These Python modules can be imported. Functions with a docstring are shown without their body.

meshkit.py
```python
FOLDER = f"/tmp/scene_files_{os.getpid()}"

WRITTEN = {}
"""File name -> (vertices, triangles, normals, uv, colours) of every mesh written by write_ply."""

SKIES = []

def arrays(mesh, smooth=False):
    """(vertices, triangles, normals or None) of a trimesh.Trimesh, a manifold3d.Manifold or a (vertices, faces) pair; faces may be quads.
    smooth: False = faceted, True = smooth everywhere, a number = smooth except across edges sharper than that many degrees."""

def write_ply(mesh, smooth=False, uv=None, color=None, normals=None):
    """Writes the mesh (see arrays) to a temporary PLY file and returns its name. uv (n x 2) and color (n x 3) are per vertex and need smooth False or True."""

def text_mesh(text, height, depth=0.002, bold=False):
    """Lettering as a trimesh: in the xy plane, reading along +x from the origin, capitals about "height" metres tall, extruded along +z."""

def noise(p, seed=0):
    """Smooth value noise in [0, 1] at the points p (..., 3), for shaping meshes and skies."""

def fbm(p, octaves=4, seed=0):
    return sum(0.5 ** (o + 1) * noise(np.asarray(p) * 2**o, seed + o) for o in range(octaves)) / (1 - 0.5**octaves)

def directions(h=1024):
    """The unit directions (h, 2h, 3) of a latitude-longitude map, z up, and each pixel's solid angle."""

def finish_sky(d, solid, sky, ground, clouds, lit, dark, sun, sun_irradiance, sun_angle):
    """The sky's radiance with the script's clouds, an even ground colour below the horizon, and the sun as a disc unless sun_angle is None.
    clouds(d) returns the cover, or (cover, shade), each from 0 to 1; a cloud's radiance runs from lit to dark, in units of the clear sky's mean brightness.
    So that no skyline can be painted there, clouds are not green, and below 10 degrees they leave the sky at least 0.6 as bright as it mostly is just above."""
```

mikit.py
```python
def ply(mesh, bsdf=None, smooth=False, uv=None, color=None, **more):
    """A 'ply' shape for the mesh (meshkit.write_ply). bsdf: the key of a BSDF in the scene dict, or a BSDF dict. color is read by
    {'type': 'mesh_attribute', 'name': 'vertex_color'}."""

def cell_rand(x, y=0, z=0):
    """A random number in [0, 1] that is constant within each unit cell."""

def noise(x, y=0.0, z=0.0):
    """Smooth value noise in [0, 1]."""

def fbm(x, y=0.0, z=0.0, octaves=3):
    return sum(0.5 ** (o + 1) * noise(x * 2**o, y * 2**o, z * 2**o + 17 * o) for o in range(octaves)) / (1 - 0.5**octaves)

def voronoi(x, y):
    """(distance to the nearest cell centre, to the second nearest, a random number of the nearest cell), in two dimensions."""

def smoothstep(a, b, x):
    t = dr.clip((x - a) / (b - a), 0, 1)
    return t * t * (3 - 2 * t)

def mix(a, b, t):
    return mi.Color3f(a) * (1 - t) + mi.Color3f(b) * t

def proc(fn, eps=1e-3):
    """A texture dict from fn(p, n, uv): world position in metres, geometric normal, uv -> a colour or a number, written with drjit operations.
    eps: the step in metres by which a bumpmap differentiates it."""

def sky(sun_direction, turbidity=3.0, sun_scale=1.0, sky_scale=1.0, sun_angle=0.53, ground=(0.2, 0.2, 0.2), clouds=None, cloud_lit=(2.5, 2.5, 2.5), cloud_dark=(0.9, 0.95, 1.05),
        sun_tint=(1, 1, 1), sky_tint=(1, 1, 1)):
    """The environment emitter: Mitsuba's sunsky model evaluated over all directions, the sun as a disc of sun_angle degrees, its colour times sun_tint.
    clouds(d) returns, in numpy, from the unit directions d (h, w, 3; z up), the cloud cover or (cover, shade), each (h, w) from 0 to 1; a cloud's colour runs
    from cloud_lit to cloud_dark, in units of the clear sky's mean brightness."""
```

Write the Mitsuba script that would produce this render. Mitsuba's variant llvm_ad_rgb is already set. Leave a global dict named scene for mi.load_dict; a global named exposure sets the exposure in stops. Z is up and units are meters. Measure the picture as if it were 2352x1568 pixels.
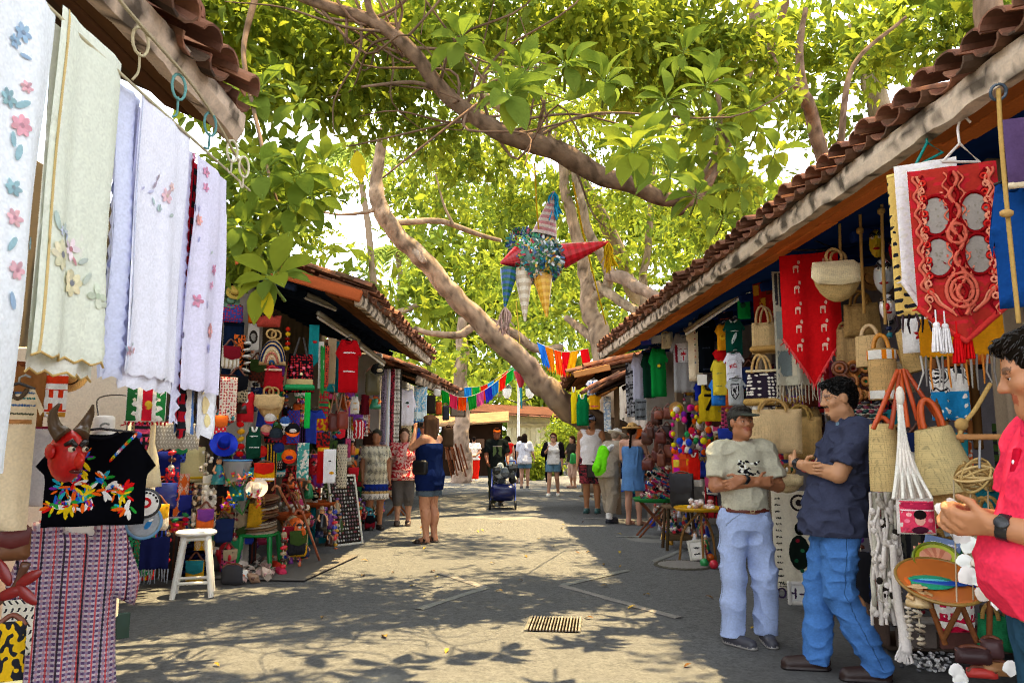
import math, random, numpy as np, mitsuba as mi, drjit as dr, mikit, meshkit
from mikit import proc, smoothstep, mix
from scipy.spatial import Delaunay, cKDTree
T = mi.ScalarTransform4f
scene, labels = {}, {}
rng = np.random.default_rng(7)
PI = math.pi
# ---------------------------------------------------------------- camera, sky, exposure
CAM = np.array([0.0, 0.0, 1.38]); FOC = 1700.0
YAW, PITCH = math.radians(0.81), math.radians(7.87)
FW = np.array([-math.sin(YAW) * math.cos(PITCH), math.cos(YAW) * math.cos(PITCH), math.sin(PITCH)])
RT = np.array([math.cos(YAW), math.sin(YAW), 0.0]); UP = np.cross(RT, FW)
scene['camera'] = {'type': 'perspective', 'fov': math.degrees(2 * math.atan(1176 / FOC)), 'fov_axis': 'x', 'near_clip': 0.05, 'far_clip': 400.0,
                   'to_world': T().look_at(origin=CAM.tolist(), target=(CAM + FW).tolist(), up=[0, 0, 1])}
exposure = 3.5
SUN = (0.19, 0.10, 0.975)
def cloud_cover(d):
    n = meshkit.fbm(d * np.array([3.0, 3.0, 5.0]), octaves=4, seed=3)
    return np.clip(0.72 + 1.1 * (n - 0.5), 0.3, 1.0), np.clip((n - 0.62) * 1.2, 0, 0.3)
scene['sky'] = mikit.sky(SUN, turbidity=3, sun_angle=0.53, sun_tint=(1.0, 0.9, 0.58), ground=(0.22, 0.21, 0.19), clouds=cloud_cover, cloud_lit=(3.1, 3.15, 3.25), cloud_dark=(1.8, 1.9, 2.0))

def ray(px, py):
    return FW + RT * (px - 1176) / FOC - UP * (py - 784) / FOC
def at(px, py, y):            # a sight line of the survey picture met by the plane at depth y
    d = ray(px, py); return CAM + d * (y / d[1])
def on_ground(px, py, z=0.0):
    d = ray(px, py); return CAM + d * ((z - CAM[2]) / d[2])
def at_height(px, py, z):
    return on_ground(px, py, z)
def mpp(y):                   # metres in one survey pixel at depth y
    return y / FOC

def H(s, k=1.0):
    a = np.array([int(s[i:i + 2], 16) for i in (0, 2, 4)]) / 255.0
    return np.where(a < 0.04045, a / 12.92, ((a + 0.055) / 1.055) ** 2.4) * k
def col(c):
    return H(c) if isinstance(c, str) else np.asarray(c, float)

# ---------------------------------------------------------------- noise from one tiling table (64 cells to a side), so that materials stay cheap
TN = 64
_r = np.random.default_rng(2).uniform(size=(TN, TN, TN))
def _octave(k):
    from scipy.ndimage import zoom
    a = _r[:k, :k, :k]; a = np.pad(a, 1, mode='wrap'); z = zoom(a, TN / k, order=1, grid_mode=True, mode='grid-constant'); o = int(TN / k); return z[o:o + TN, o:o + TN, o:o + TN]
_f = 0.5 * _octave(8) + 0.3 * _octave(16) + 0.2 * _octave(32); _f = np.clip((_f - 0.5) * 1.55 + 0.5, 0, 1)
TABN, TABF = mi.Float(_r.ravel().astype(np.float32)), mi.Float(_f.ravel().astype(np.float32))
def _look(tab, x, y, z):
    p = [mi.Float(v) for v in (x, y, z)]; i = [dr.floor(v) for v in p]; t = [v - a for v, a in zip(p, i)]
    k = [mi.UInt32(mi.Int32(v) & (TN - 1)) for v in i]; k1 = [(v + 1) & (TN - 1) for v in k]
    def g(a, b, c): return dr.gather(mi.Float, tab, (a * TN + b) * TN + c)
    def e(a, b): return dr.lerp(g(a, b, k[2]), g(a, b, k1[2]), t[2])
    return dr.lerp(dr.lerp(e(k[0], k[1]), e(k[0], k1[1]), t[1]), dr.lerp(e(k1[0], k[1]), e(k1[0], k1[1]), t[1]), t[0])
def noise(x, y=0.0, z=0.0): return _look(TABN, x, y, z)
def fbm(x, y=0.0, z=0.0, octaves=3): return _look(TABF, mi.Float(x) * 8, mi.Float(y) * 8, mi.Float(z) * 8)
def cheap(x, y, z): return dr.gather(mi.Float, TABN, (mi.UInt32(mi.Int32(dr.floor(mi.Float(x))) & 63) * TN + mi.UInt32(mi.Int32(dr.floor(mi.Float(y))) & 63)) * TN + mi.UInt32(mi.Int32(dr.floor(mi.Float(z))) & 63))
# ---------------------------------------------------------------- materials
# Every mesh carries its own colour in its uv: u packs the colour (6 bits a channel), v = lightness of the grain + 2 * (weave or print code).
def unpack(uv):
    q = dr.floor(uv.x + 0.5); r = dr.floor(q / 4096); g = dr.floor((q - r * 4096) / 64); b = q - r * 4096 - g * 64; code = dr.floor(uv.y / 2 + 1e-4)
    c = mi.Color3f(r, g, b) / 63.0; return c * c * (0.6 + 0.4 * c) * (uv.y - 2 * code), code
LUTX = np.arange(64) / 63.0; LUTY = LUTX ** 2 * (0.6 + 0.4 * LUTX)
def pack(c):
    i = np.clip(np.round(np.interp(np.clip(c, 0, 1), LUTY, np.arange(64.0))), 0, 63); return i[:, 0] * 4096 + i[:, 1] * 64 + i[:, 2]
def f_plain(p, n, uv): return unpack(uv)[0]
def f_cloth(p, n, uv):
    base, code = unpack(uv); ink = dr.floor(code / 16 + 0.01); k = code - 16 * ink; u, v = p.x + 0.8 * p.y, p.z
    cu, cv = dr.floor(u * 30), dr.floor(v * 34); r = cheap(cu, cv, 3.0); d1 = dr.hypot(u * 30 - cu - 0.3 - 0.4 * cheap(cu, cv, 5.0), v * 34 - cv - 0.3 - 0.4 * r)
    a, b = dr.sin(u * 110), dr.sin(v * 110)
    du, dv = dr.abs(u * 11 - dr.floor(u * 11) - 0.5), dr.abs(v * 7 - dr.floor(v * 7) - 0.5); ring = du + dv
    nz = noise(u * 60, v * 60 + (k - 8) * 3, 2.0)
    w = dr.select(k < 1.5, dr.select(dr.abs(dr.sin(u * 60)) > 0.55, 1.0, 0.0),
        dr.select(k < 2.5, dr.select(a * b > 0.45, 1.0, 0.0),
        dr.select(k < 3.5, dr.select((d1 < 0.33) & (r > 0.2), 1.0, 0.0),
        dr.select(k < 4.5, dr.select(((ring > 0.16) & (ring < 0.27)) | ((ring > 0.37) & (ring < 0.45)) | (ring < 0.06), 1.0, 0.0),
        dr.select(k < 5.5, smoothstep(0.52, 0.56, nz),
        dr.select(k < 6.5, dr.select((dr.abs(dr.sin(v * 42)) > 0.8) | ((dr.abs(dr.sin(v * 14 + 1)) > 0.75) & (a > 0.0)), 1.0, 0.0),
        dr.select((dr.abs(dr.sin(u * 95 + 1.5 * dr.sin(v * 60))) < 0.5) & (dr.abs(dr.sin(v * 90)) < 0.75), 1.0, 0.0)))))))
    w = dr.select(k < 0.5, 0.0, w)
    inkc = dr.select(ink < 0.5, mi.Color3f(0.018, 0.018, 0.022), dr.select(ink < 1.5, mi.Color3f(0.72, 0.68, 0.60), mi.Color3f(0.5, 0.02, 0.03)))
    c = mix(base, inkc, w)
    sgn = dr.sin(u * 150) * dr.sin(v * 165); wv = dr.select(sgn > 0, dr.abs(dr.sin(u * 300)), dr.abs(dr.sin(v * 330)))
    straw = base * (1.0 - 0.36 * (1 - smoothstep(0.1, 0.6, wv))) * (0.9 + 0.25 * nz)
    ch, cg = dr.sin(u * 2 * PI / 0.034), dr.sin(v * 2 * PI / 0.026)
    pd = mix((0.50, 0.42, 0.43), (0.11, 0.06, 0.13), dr.select((ch > 0.0) & (cg > -0.1), 1.0, 0.0) * dr.select((v > 0.93) & (v < 1.03), 0.15, 1.0)); pd = mix(pd, (0.20, 0.13, 0.22), dr.select((ch <= 0.0) & (cg > -0.1), 0.75, 0.0))
    pd = mix(pd, (0.42, 0.10, 0.13), dr.select((ch < -0.4) & (cg < 0.0), 0.6, 0.0))
    pd = mix(pd, (0.55, 0.04, 0.03), dr.select(dr.abs(dr.sin(u * PI / 0.085)) > 0.985, 0.8, 0.0)); pd = mix(pd, (0.01, 0.01, 0.015), dr.select(dr.abs(dr.sin(u * PI / 0.125 + 0.9)) > 0.99, 0.9, 0.0))
    return dr.select(k < 7.5, c * (0.88 + 0.24 * noise(p.x * 160, p.y * 160, p.z * 160)), dr.select(k < 8.5, straw, pd * (0.85 + 0.3 * nz)))
def bsdf(name, d):
    scene[name] = {'type': 'twosided', 'b': d} if d['type'] != 'principledthin' else d
PLAIN = proc(f_plain)
def f_wrinkle(p, n, uv): return fbm(p.x * 2.3, p.y * 2.3, p.z * 1.7)
bsdf('cloth', {'type': 'bumpmap', 'arbitrary': proc(f_wrinkle, 0.004), 'scale': 0.007, 'b': {'type': 'diffuse', 'reflectance': proc(f_cloth)}})
bsdf('gloss', {'type': 'principled', 'base_color': PLAIN, 'roughness': 0.3, 'specular': 0.5})
bsdf('skin', {'type': 'principled', 'base_color': PLAIN, 'roughness': 0.5, 'specular': 0.45})
bsdf('leaf', {'type': 'principledthin', 'base_color': PLAIN, 'roughness': 0.38, 'spec_trans': 0.0, 'diff_trans': 1.0, 'eta': 1.45})
ALIAS = {'soft': 'cloth', 'leather': 'skin', 'wood': 'cloth', 'paper': 'leaf', 'waxy_leaf': 'leaf', 'foil': 'gloss', 'clay': 'cloth', 'mortar': 'cloth', 'plaster': 'cloth', 'bark': 'cloth', 'bark_red': 'cloth', 'joint': 'cloth', 'print_dark': 'cloth', 'print_light': 'cloth', 'print_red': 'cloth', 'straw': 'cloth', 'plaid': 'cloth', 'knit': 'cloth'}
INK = {'print_dark': 0, 'print_light': 16, 'print_red': 32}
GRAIN = {}
def F(p, k, seed=0, o=4): return meshkit.fbm(p * np.asarray(k, float), o, seed)
def S(a, b, x):
    t = np.clip((x - a) / (b - a), 0, 1); return t * t * (3 - 2 * t)
def L3(a, b, t): return np.asarray(a) * (1 - t[:, None]) + np.asarray(b) * t[:, None]
GRAIN['clay'] = lambda p, c: L3(L3((0.40, 0.15, 0.075), (0.16, 0.075, 0.05), F(p, 9)), (0.05, 0.045, 0.035), S(0.5, 0.66, F(p, 5, 3)) * 0.75)
GRAIN['mortar'] = lambda p, c: L3(L3((0.74, 0.60, 0.45), (0.50, 0.39, 0.28), F(p, 40, 1, 2)), (0.05, 0.04, 0.03), S(0.47, 0.6, F(p, (11, 11, 13))) * 0.9)
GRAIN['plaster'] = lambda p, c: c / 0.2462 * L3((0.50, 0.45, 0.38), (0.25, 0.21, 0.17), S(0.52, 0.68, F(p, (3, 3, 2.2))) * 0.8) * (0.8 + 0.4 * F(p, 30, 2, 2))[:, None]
GRAIN['bark'] = lambda p, c: L3(L3((0.17, 0.105, 0.065), (0.42, 0.31, 0.21), F(p, (7, 7, 3.2))), (0.47, 0.42, 0.34), S(0.52, 0.64, F(p, 3.5, 4)) * 0.55) * (0.6 + 0.75 * F(p, (30, 30, 12), 1, 2))[:, None] * (1 - 0.55 * S(0.56, 0.68, F(p, (12, 12, 5), 8)))[:, None]
GRAIN['bark_red'] = lambda p, c: L3((0.09, 0.06, 0.042), (0.34, 0.225, 0.155), F(p, 10)) * (1 - 0.5 * S(0.55, 0.66, F(p, (16, 16, 9), 8)))[:, None] * (0.55 + 0.85 * F(p, 40, 1, 2))[:, None]
GRAIN['joint'] = lambda p, c: L3((0.27, 0.265, 0.245), (0.16, 0.158, 0.15), F(p, 40, 1, 2))
GRAIN['knit'] = lambda p, c: c * (0.82 + 0.36 * (0.6 * meshkit.noise(p * 120, 3) + 0.4 * F(p, (14, 14, 5), 5, 3)))[:, None]
GRAIN['wood'] = lambda p, c: c * (0.55 + 0.9 * F(p, (45, 45, 6), 1, 3))[:, None]
FINE_EDGE = {'plaster': 0.25, 'wood': 0.4, 'mortar': 0.06, 'joint': 0.06}
# the asphalt
def f_road(p, n, uv):
    big = fbm(p.x * 0.11, p.y * 0.11, 0.3); grit = noise(p.x * 95, p.y * 95, 1.0); g2 = noise(p.x * 38 + 7, p.y * 38, 5.0)
    c = mix((0.108, 0.108, 0.109), (0.190, 0.188, 0.185), big) * (0.62 + 0.45 * grit + 0.32 * g2)
    st = fbm(p.x * 0.29 + 4, p.y * 0.29, 1.7)
    c = mix(c, (0.06, 0.058, 0.055), smoothstep(0.52, 0.66, st) * 0.6)
    c = mix(c, (0.29, 0.28, 0.25), smoothstep(0.72, 0.8, fbm(p.x * 0.9, p.y * 0.75, 4.0)) * 0.5)
    w = dr.abs(noise(p.x * 1.7 + 20, p.y * 1.7, 7.0) + 0.25 * g2 * 0.4 - 0.6)
    return mix(c, (0.02, 0.02, 0.02), (1 - smoothstep(0.004, 0.014, w)) * smoothstep(0.42, 0.55, big) * 0.85)
bsdf('road', {'type': 'diffuse', 'reflectance': proc(f_road)})
# ---------------------------------------------------------------- meshes
class M:
    def __init__(s): s.v, s.f, s.c, s.u, s.n = [], [], [], [], 0
    def raw(s, v, f, c, uv=None):
        v = np.asarray(v, float).reshape(-1, 3); f = np.asarray(f, int)
        if f.shape[1] == 4: f = np.vstack([f[:, [0, 1, 2]], f[:, [0, 2, 3]]])
        c = np.broadcast_to(col(c), v.shape) if not (isinstance(c, np.ndarray) and c.ndim == 2) else c
        s.v.append(v); s.f.append(f + s.n); s.c.append(np.array(c)); s.u.append(np.zeros((len(v), 2)) if uv is None else np.asarray(uv, float)); s.n += len(v)
        return s
    def get(s): return np.vstack(s.v), np.vstack(s.f), np.vstack(s.c), np.vstack(s.u)
    def add(s, o, R=None, t=(0, 0, 0), k=1.0):
        if o.n:
            v, f, c, u = o.get(); v = v * k
            s.raw((v if R is None else v @ np.asarray(R).T) + np.asarray(t), f, c, u)
        return s
    def box(s, c, size, color, R=None, ch=0.0):
        h = np.asarray(size, float) / 2; b = min(ch, h.min() * 0.9)
        if b <= 0:
            v = np.array([[x, y, z] for x in (-1, 1) for y in (-1, 1) for z in (-1, 1)]) * h; f = BOXF
        else:
            v = np.sign(CHV) * np.where(np.abs(CHV) > 0.9, h, h - b); f = CHF
        if R is not None: v = v @ np.asarray(R).T
        return s.raw(v + np.asarray(c), f, color)
    def tube(s, pts, r, color, n=7, cap=True, uv=False):
        p = np.asarray(pts, float); r = np.broadcast_to(np.asarray(r, float), (len(p),)); t = np.gradient(p, axis=0); t /= np.linalg.norm(t, axis=1, keepdims=True) + 1e-12
        a = np.zeros_like(t); ref = np.array([0, 0, 1.0]) if abs(t[0][2]) < 0.9 else np.array([1.0, 0, 0])
        for i in range(len(p)):
            x = np.cross(t[i], ref); x /= np.linalg.norm(x) + 1e-12; a[i] = x; ref = np.cross(x, t[i])
        b = np.cross(t, a); g = np.arange(n) * 2 * PI / n
        v = p[:, None] + r[:, None, None] * (np.cos(g)[None, :, None] * a[:, None] + np.sin(g)[None, :, None] * b[:, None])
        i, j = np.meshgrid(np.arange(len(p) - 1), np.arange(n), indexing='ij')
        q = np.stack([i * n + j, i * n + (j + 1) % n, (i + 1) * n + (j + 1) % n, (i + 1) * n + j], -1).reshape(-1, 4)
        f = np.vstack([q[:, [0, 2, 1]], q[:, [0, 3, 2]]]); v = v.reshape(-1, 3)
        if cap:
            v = np.vstack([v, p[:1], p[-1:]]); k = len(p) * n; j = np.arange(n); e = (len(p) - 1) * n
            f = np.vstack([f, np.stack([0 * j + k, j, (j + 1) % n], 1), np.stack([0 * j + k + 1, e + (j + 1) % n, e + j], 1)])
        if not (isinstance(color, np.ndarray) and color.ndim == 2): return s.raw(v, f, color)
        c = np.repeat(color, n, axis=0); return s.raw(v, f, np.vstack([c, color[:1], color[-1:]]) if cap else c)
    def lathe(s, prof, color, n=16, c=(0, 0, 0), R=None, sq=1.0, ripple=None):
        p = np.asarray(prof, float); g = np.arange(n + 1) * 2 * PI / n
        rr = p[:, 0][:, None] * np.ones(n + 1) if ripple is None else p[:, 0][:, None] * ripple(g)[None]
        v = np.stack([rr * np.cos(g), rr * np.sin(g) * sq, p[:, 1][:, None] * np.ones(n + 1)], -1).reshape(-1, 3)
        i, j = np.meshgrid(np.arange(len(p) - 1), np.arange(n), indexing='ij'); w = n + 1
        q = np.stack([i * w + j, i * w + j + 1, (i + 1) * w + j + 1, (i + 1) * w + j], -1).reshape(-1, 4)
        if R is not None: v = v @ np.asarray(R).T
        uv = np.stack([(p[:, 0].max() * g[None] * np.ones((len(p), 1))), p[:, 1][:, None] * np.ones(n + 1)], -1).reshape(-1, 2)
        if isinstance(color, (list, tuple)) and len(color) == len(p) and not isinstance(color[0], float): color = np.repeat(np.array([col(x) for x in color]), w, axis=0)
        return s.raw(v + np.asarray(c), q, color, uv)
    def ell(s, c, r, color, R=None, n=8):
        r = np.broadcast_to(np.asarray(r, float), (3,)); th = np.linspace(0, PI, n // 2 + 2)
        o = M().lathe(np.stack([np.sin(th), -np.cos(th)], 1), color, n); v, f, cc, u = o.get(); v = v * r
        return s.raw((v if R is None else v @ np.asarray(R).T) + np.asarray(c), f, cc)
    def ring(s, c, rad, r, color, R=None, n=14, m=6, sq=1.0, a0=0.0, a1=2 * PI):
        full = abs(a1 - a0 - 2 * PI) < 1e-6; g = np.linspace(a0, a1, n + 1)
        p = np.stack([rad * np.cos(g), 0 * g, rad * np.sin(g) * sq], 1)
        if R is not None: p = p @ np.asarray(R).T
        return s.tube(p + np.asarray(c), r, color, m, cap=not full)
BOXF = np.array([[0, 1, 3, 2], [4, 6, 7, 5], [0, 4, 5, 1], [2, 3, 7, 6], [0, 2, 6, 4], [1, 5, 7, 3]])
CHV = np.array([np.insert(np.array([a, b]) * 0.5, k, c) for k in range(3) for c in (-1.0, 1.0) for a in (-1, 1) for b in (-1, 1)])
from scipy.spatial import ConvexHull
def hull_faces(v):
    h = ConvexHull(v); f = h.simplices.copy(); ctr = v.mean(0)
    for i, t in enumerate(f):
        if np.dot(np.cross(v[t[1]] - v[t[0]], v[t[2]] - v[t[0]]), v[t[0]] - ctr) < 0: f[i] = t[::-1]
    return f
CHF = hull_faces(np.sign(CHV) * np.where(np.abs(CHV) > 0.9, 1.0, 0.8))
def rz(a):
    c, s = math.cos(math.radians(a)), math.sin(math.radians(a)); return np.array([[c, -s, 0], [s, c, 0], [0, 0, 1]])
def rx(a):
    c, s = math.cos(math.radians(a)), math.sin(math.radians(a)); return np.array([[1, 0, 0], [0, c, -s], [0, s, c]])
def ry(a):
    c, s = math.cos(math.radians(a)), math.sin(math.radians(a)); return np.array([[c, 0, s], [0, 1, 0], [-s, 0, c]])
def curve(pts, n=8):          # a Catmull-Rom line through pts (any number of columns)
    p = np.asarray(pts, float); p = np.vstack([2 * p[0] - p[1], p, 2 * p[-1] - p[-2]]); out = []
    for i in range(1, len(p) - 2):
        t = np.linspace(0, 1, n, endpoint=False)[:, None]
        out.append(0.5 * (2 * p[i] + (p[i + 1] - p[i - 1]) * t + (2 * p[i - 1] - 5 * p[i] + 4 * p[i + 1] - p[i + 2]) * t ** 2 + (3 * p[i] - p[i - 1] - 3 * p[i + 1] + p[i + 2]) * t ** 3))
    return np.vstack(out + [p[-2:-1]])
def inside(P, poly):
    x, y = P[:, 0][:, None], P[:, 1][:, None]; a, b = poly, np.roll(poly, -1, axis=0)
    c = ((a[:, 1] > y) != (b[:, 1] > y)) & (x < (b[:, 0] - a[:, 0]) * (y - a[:, 1]) / (b[:, 1] - a[:, 1] + 1e-15) + a[:, 0])
    return c.sum(1) % 2 == 1
def drape(seed, amp=0.02, lam=0.16, top=0.25, z0=0.0, h=1.0):
    r = np.random.default_rng(seed); ph = r.uniform(0, 6.28, 4)
    def fn(P):
        x, z = P[:, 0], P[:, 1]; t = top + (1 - top) * np.clip((z0 - z) / h, 0, 1)
        return amp * t * (np.sin(x * 2 * PI / lam + ph[0] + 0.7 * np.sin(z * 3 + ph[1])) + 0.45 * np.sin(x * 2 * PI / (lam * 0.47) + ph[2] + z * 2)) + 0.3 * amp * np.sin(z * 7 + x * 4 + ph[3])
    return fn
def panel(m, outl, th, color, res=0.05, fold=None, pat=0, edge=None):
    """A soft closed body over an outline in (x, z): front towards -y, bulging by th; returns the front's depth as a function."""
    o = np.asarray(outl, float); ring = []
    for a, b in zip(o, np.roll(o, -1, axis=0)):
        k = max(1, int(np.linalg.norm(b - a) / res)); ring += [a + (b - a) * i / k for i in range(k)]
    ring = np.array(ring); lo, hi = ring.min(0), ring.max(0); edge = edge or 2.0 * res
    gx, gz = np.meshgrid(np.arange(lo[0] + res / 2, hi[0], res), np.arange(lo[1] + res / 2, hi[1], res * 0.9)); gx[::2] += res / 2
    g = np.stack([gx.ravel(), gz.ravel()], 1); tree = cKDTree(ring)
    if len(g): g = g[inside(g, ring)]
    if len(g): g = g[tree.query(g)[0] > 0.45 * res]
    P = np.vstack([ring, g]); tri = Delaunay(P + 1e-7 * np.random.default_rng(1).normal(size=P.shape)).simplices; tri = tri[inside(P[tri].mean(1), ring)]
    e = P[tri]; ar = (e[:, 1, 0] - e[:, 0, 0]) * (e[:, 2, 1] - e[:, 0, 1]) - (e[:, 1, 1] - e[:, 0, 1]) * (e[:, 2, 0] - e[:, 0, 0])
    tri = np.where((ar < 0)[:, None], tri[:, ::-1], tri); d = tree.query(P)[0]; d[:len(ring)] = 0
    bl = th * np.sqrt(1 - (1 - np.clip(d / edge, 0, 1)) ** 2); y0 = fold(P) if fold is not None else np.zeros(len(P))
    fr = np.stack([P[:, 0], y0 - bl, P[:, 1]], 1); bk = np.stack([P[:, 0], y0 + bl + 1e-4, P[:, 1]], 1)
    if callable(color): color = color(P)
    cc = color if isinstance(color, np.ndarray) and color.ndim == 2 else np.broadcast_to(col(color), fr.shape)
    uv = np.stack([P[:, 0] - lo[0] - (hi[0] - lo[0]) / 2 + pat, hi[1] - P[:, 1]], 1)
    m.raw(np.vstack([fr, bk]), np.vstack([tri, tri[:, ::-1] + len(P)]), np.vstack([cc, cc]), np.vstack([uv, uv]))
    kd = cKDTree(P)
    def surf(Q):
        dd, ii = kd.query(np.asarray(Q), k=min(3, len(P))); w = 1 / (dd + 1e-4); return (fr[ii, 1] * w).sum(1) / w.sum(1)
    return surf
def patch(m, outl, surf, color, off=0.005, res=0.02, th=0.002):
    panel(m, outl, th, color, res, lambda P: surf(P) - off)
def circle(cx, cz, r, n=10, sq=1.0, a=0.0):
    g = np.arange(n) * 2 * PI / n; x, z = r * np.cos(g), r * sq * np.sin(g); ca, sa = math.cos(a), math.sin(a)
    return np.stack([cx + x * ca - z * sa, cz + x * sa + z * ca], 1)
def letters(m, text, surf, cx, cz, h, color, bold=True, off=0.004, rot=0.0):
    t = meshkit.text_mesh(text, h, 0.003, bold); v = np.array(t.vertices); w = v[:, 0].max(); x = v[:, 0] - w / 2; z = v[:, 1] - h / 2
    ca, sa = math.cos(rot), math.sin(rot); x, z = x * ca - z * sa + cx, x * sa + z * ca + cz
    m.raw(np.stack([x, surf(np.stack([x, z], 1)) - off - v[:, 2], z], 1), np.array(t.faces), color)
def squiggle(m, surf, cx, cz, w, h, color, seed=0, rows=1):     # print too blurred to read: small strokes
    r = np.random.default_rng(seed)
    for k in range(rows):
        x = -w / 2
        while x < w / 2:
            q = h * r.uniform(0.5, 0.9); patch(m, circle(cx + x + q / 2, cz + k * h * 1.3 + r.uniform(-.1, .1) * h, h * 0.5, 6, r.uniform(.35, .8), r.uniform(0, 3)), surf, color, res=h * 0.6); x += q

# ---------------------------------------------------------------- putting things into the scene
used = {}
def uniq(k):
    n = used.get(k, -1) + 1; used[k] = n
    return k if n == 0 else f'{k}_{n:03d}'
def subdiv(v, f, c, u, e):
    for _ in range(6):
        a = v[f]; L = np.stack([np.linalg.norm(a[:, i] - a[:, (i + 1) % 3], axis=1) for i in range(3)], 1); big = L.max(1) > e
        if not big.any() or len(f) > 60000: break
        k = L.argmax(1); r = np.arange(len(f)); i0, i1, i2 = f[r, k], f[r, (k + 1) % 3], f[r, (k + 2) % 3]
        key = np.sort(np.stack([i0, i1], 1), 1); uq, inv = np.unique(key[big], axis=0, return_inverse=True); mid = np.full(len(f), -1); mid[big] = inv.ravel() + len(v)
        v = np.vstack([v, v[uq].mean(1)]); c = np.vstack([c, c[uq].mean(1)]); u = np.vstack([u, u[uq].mean(1)])
        b = big; f = np.vstack([f[~b], np.stack([i0[b], mid[b], i2[b]], 1), np.stack([mid[b], i1[b], i2[b]], 1)])
    return v, f, c, u
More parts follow.
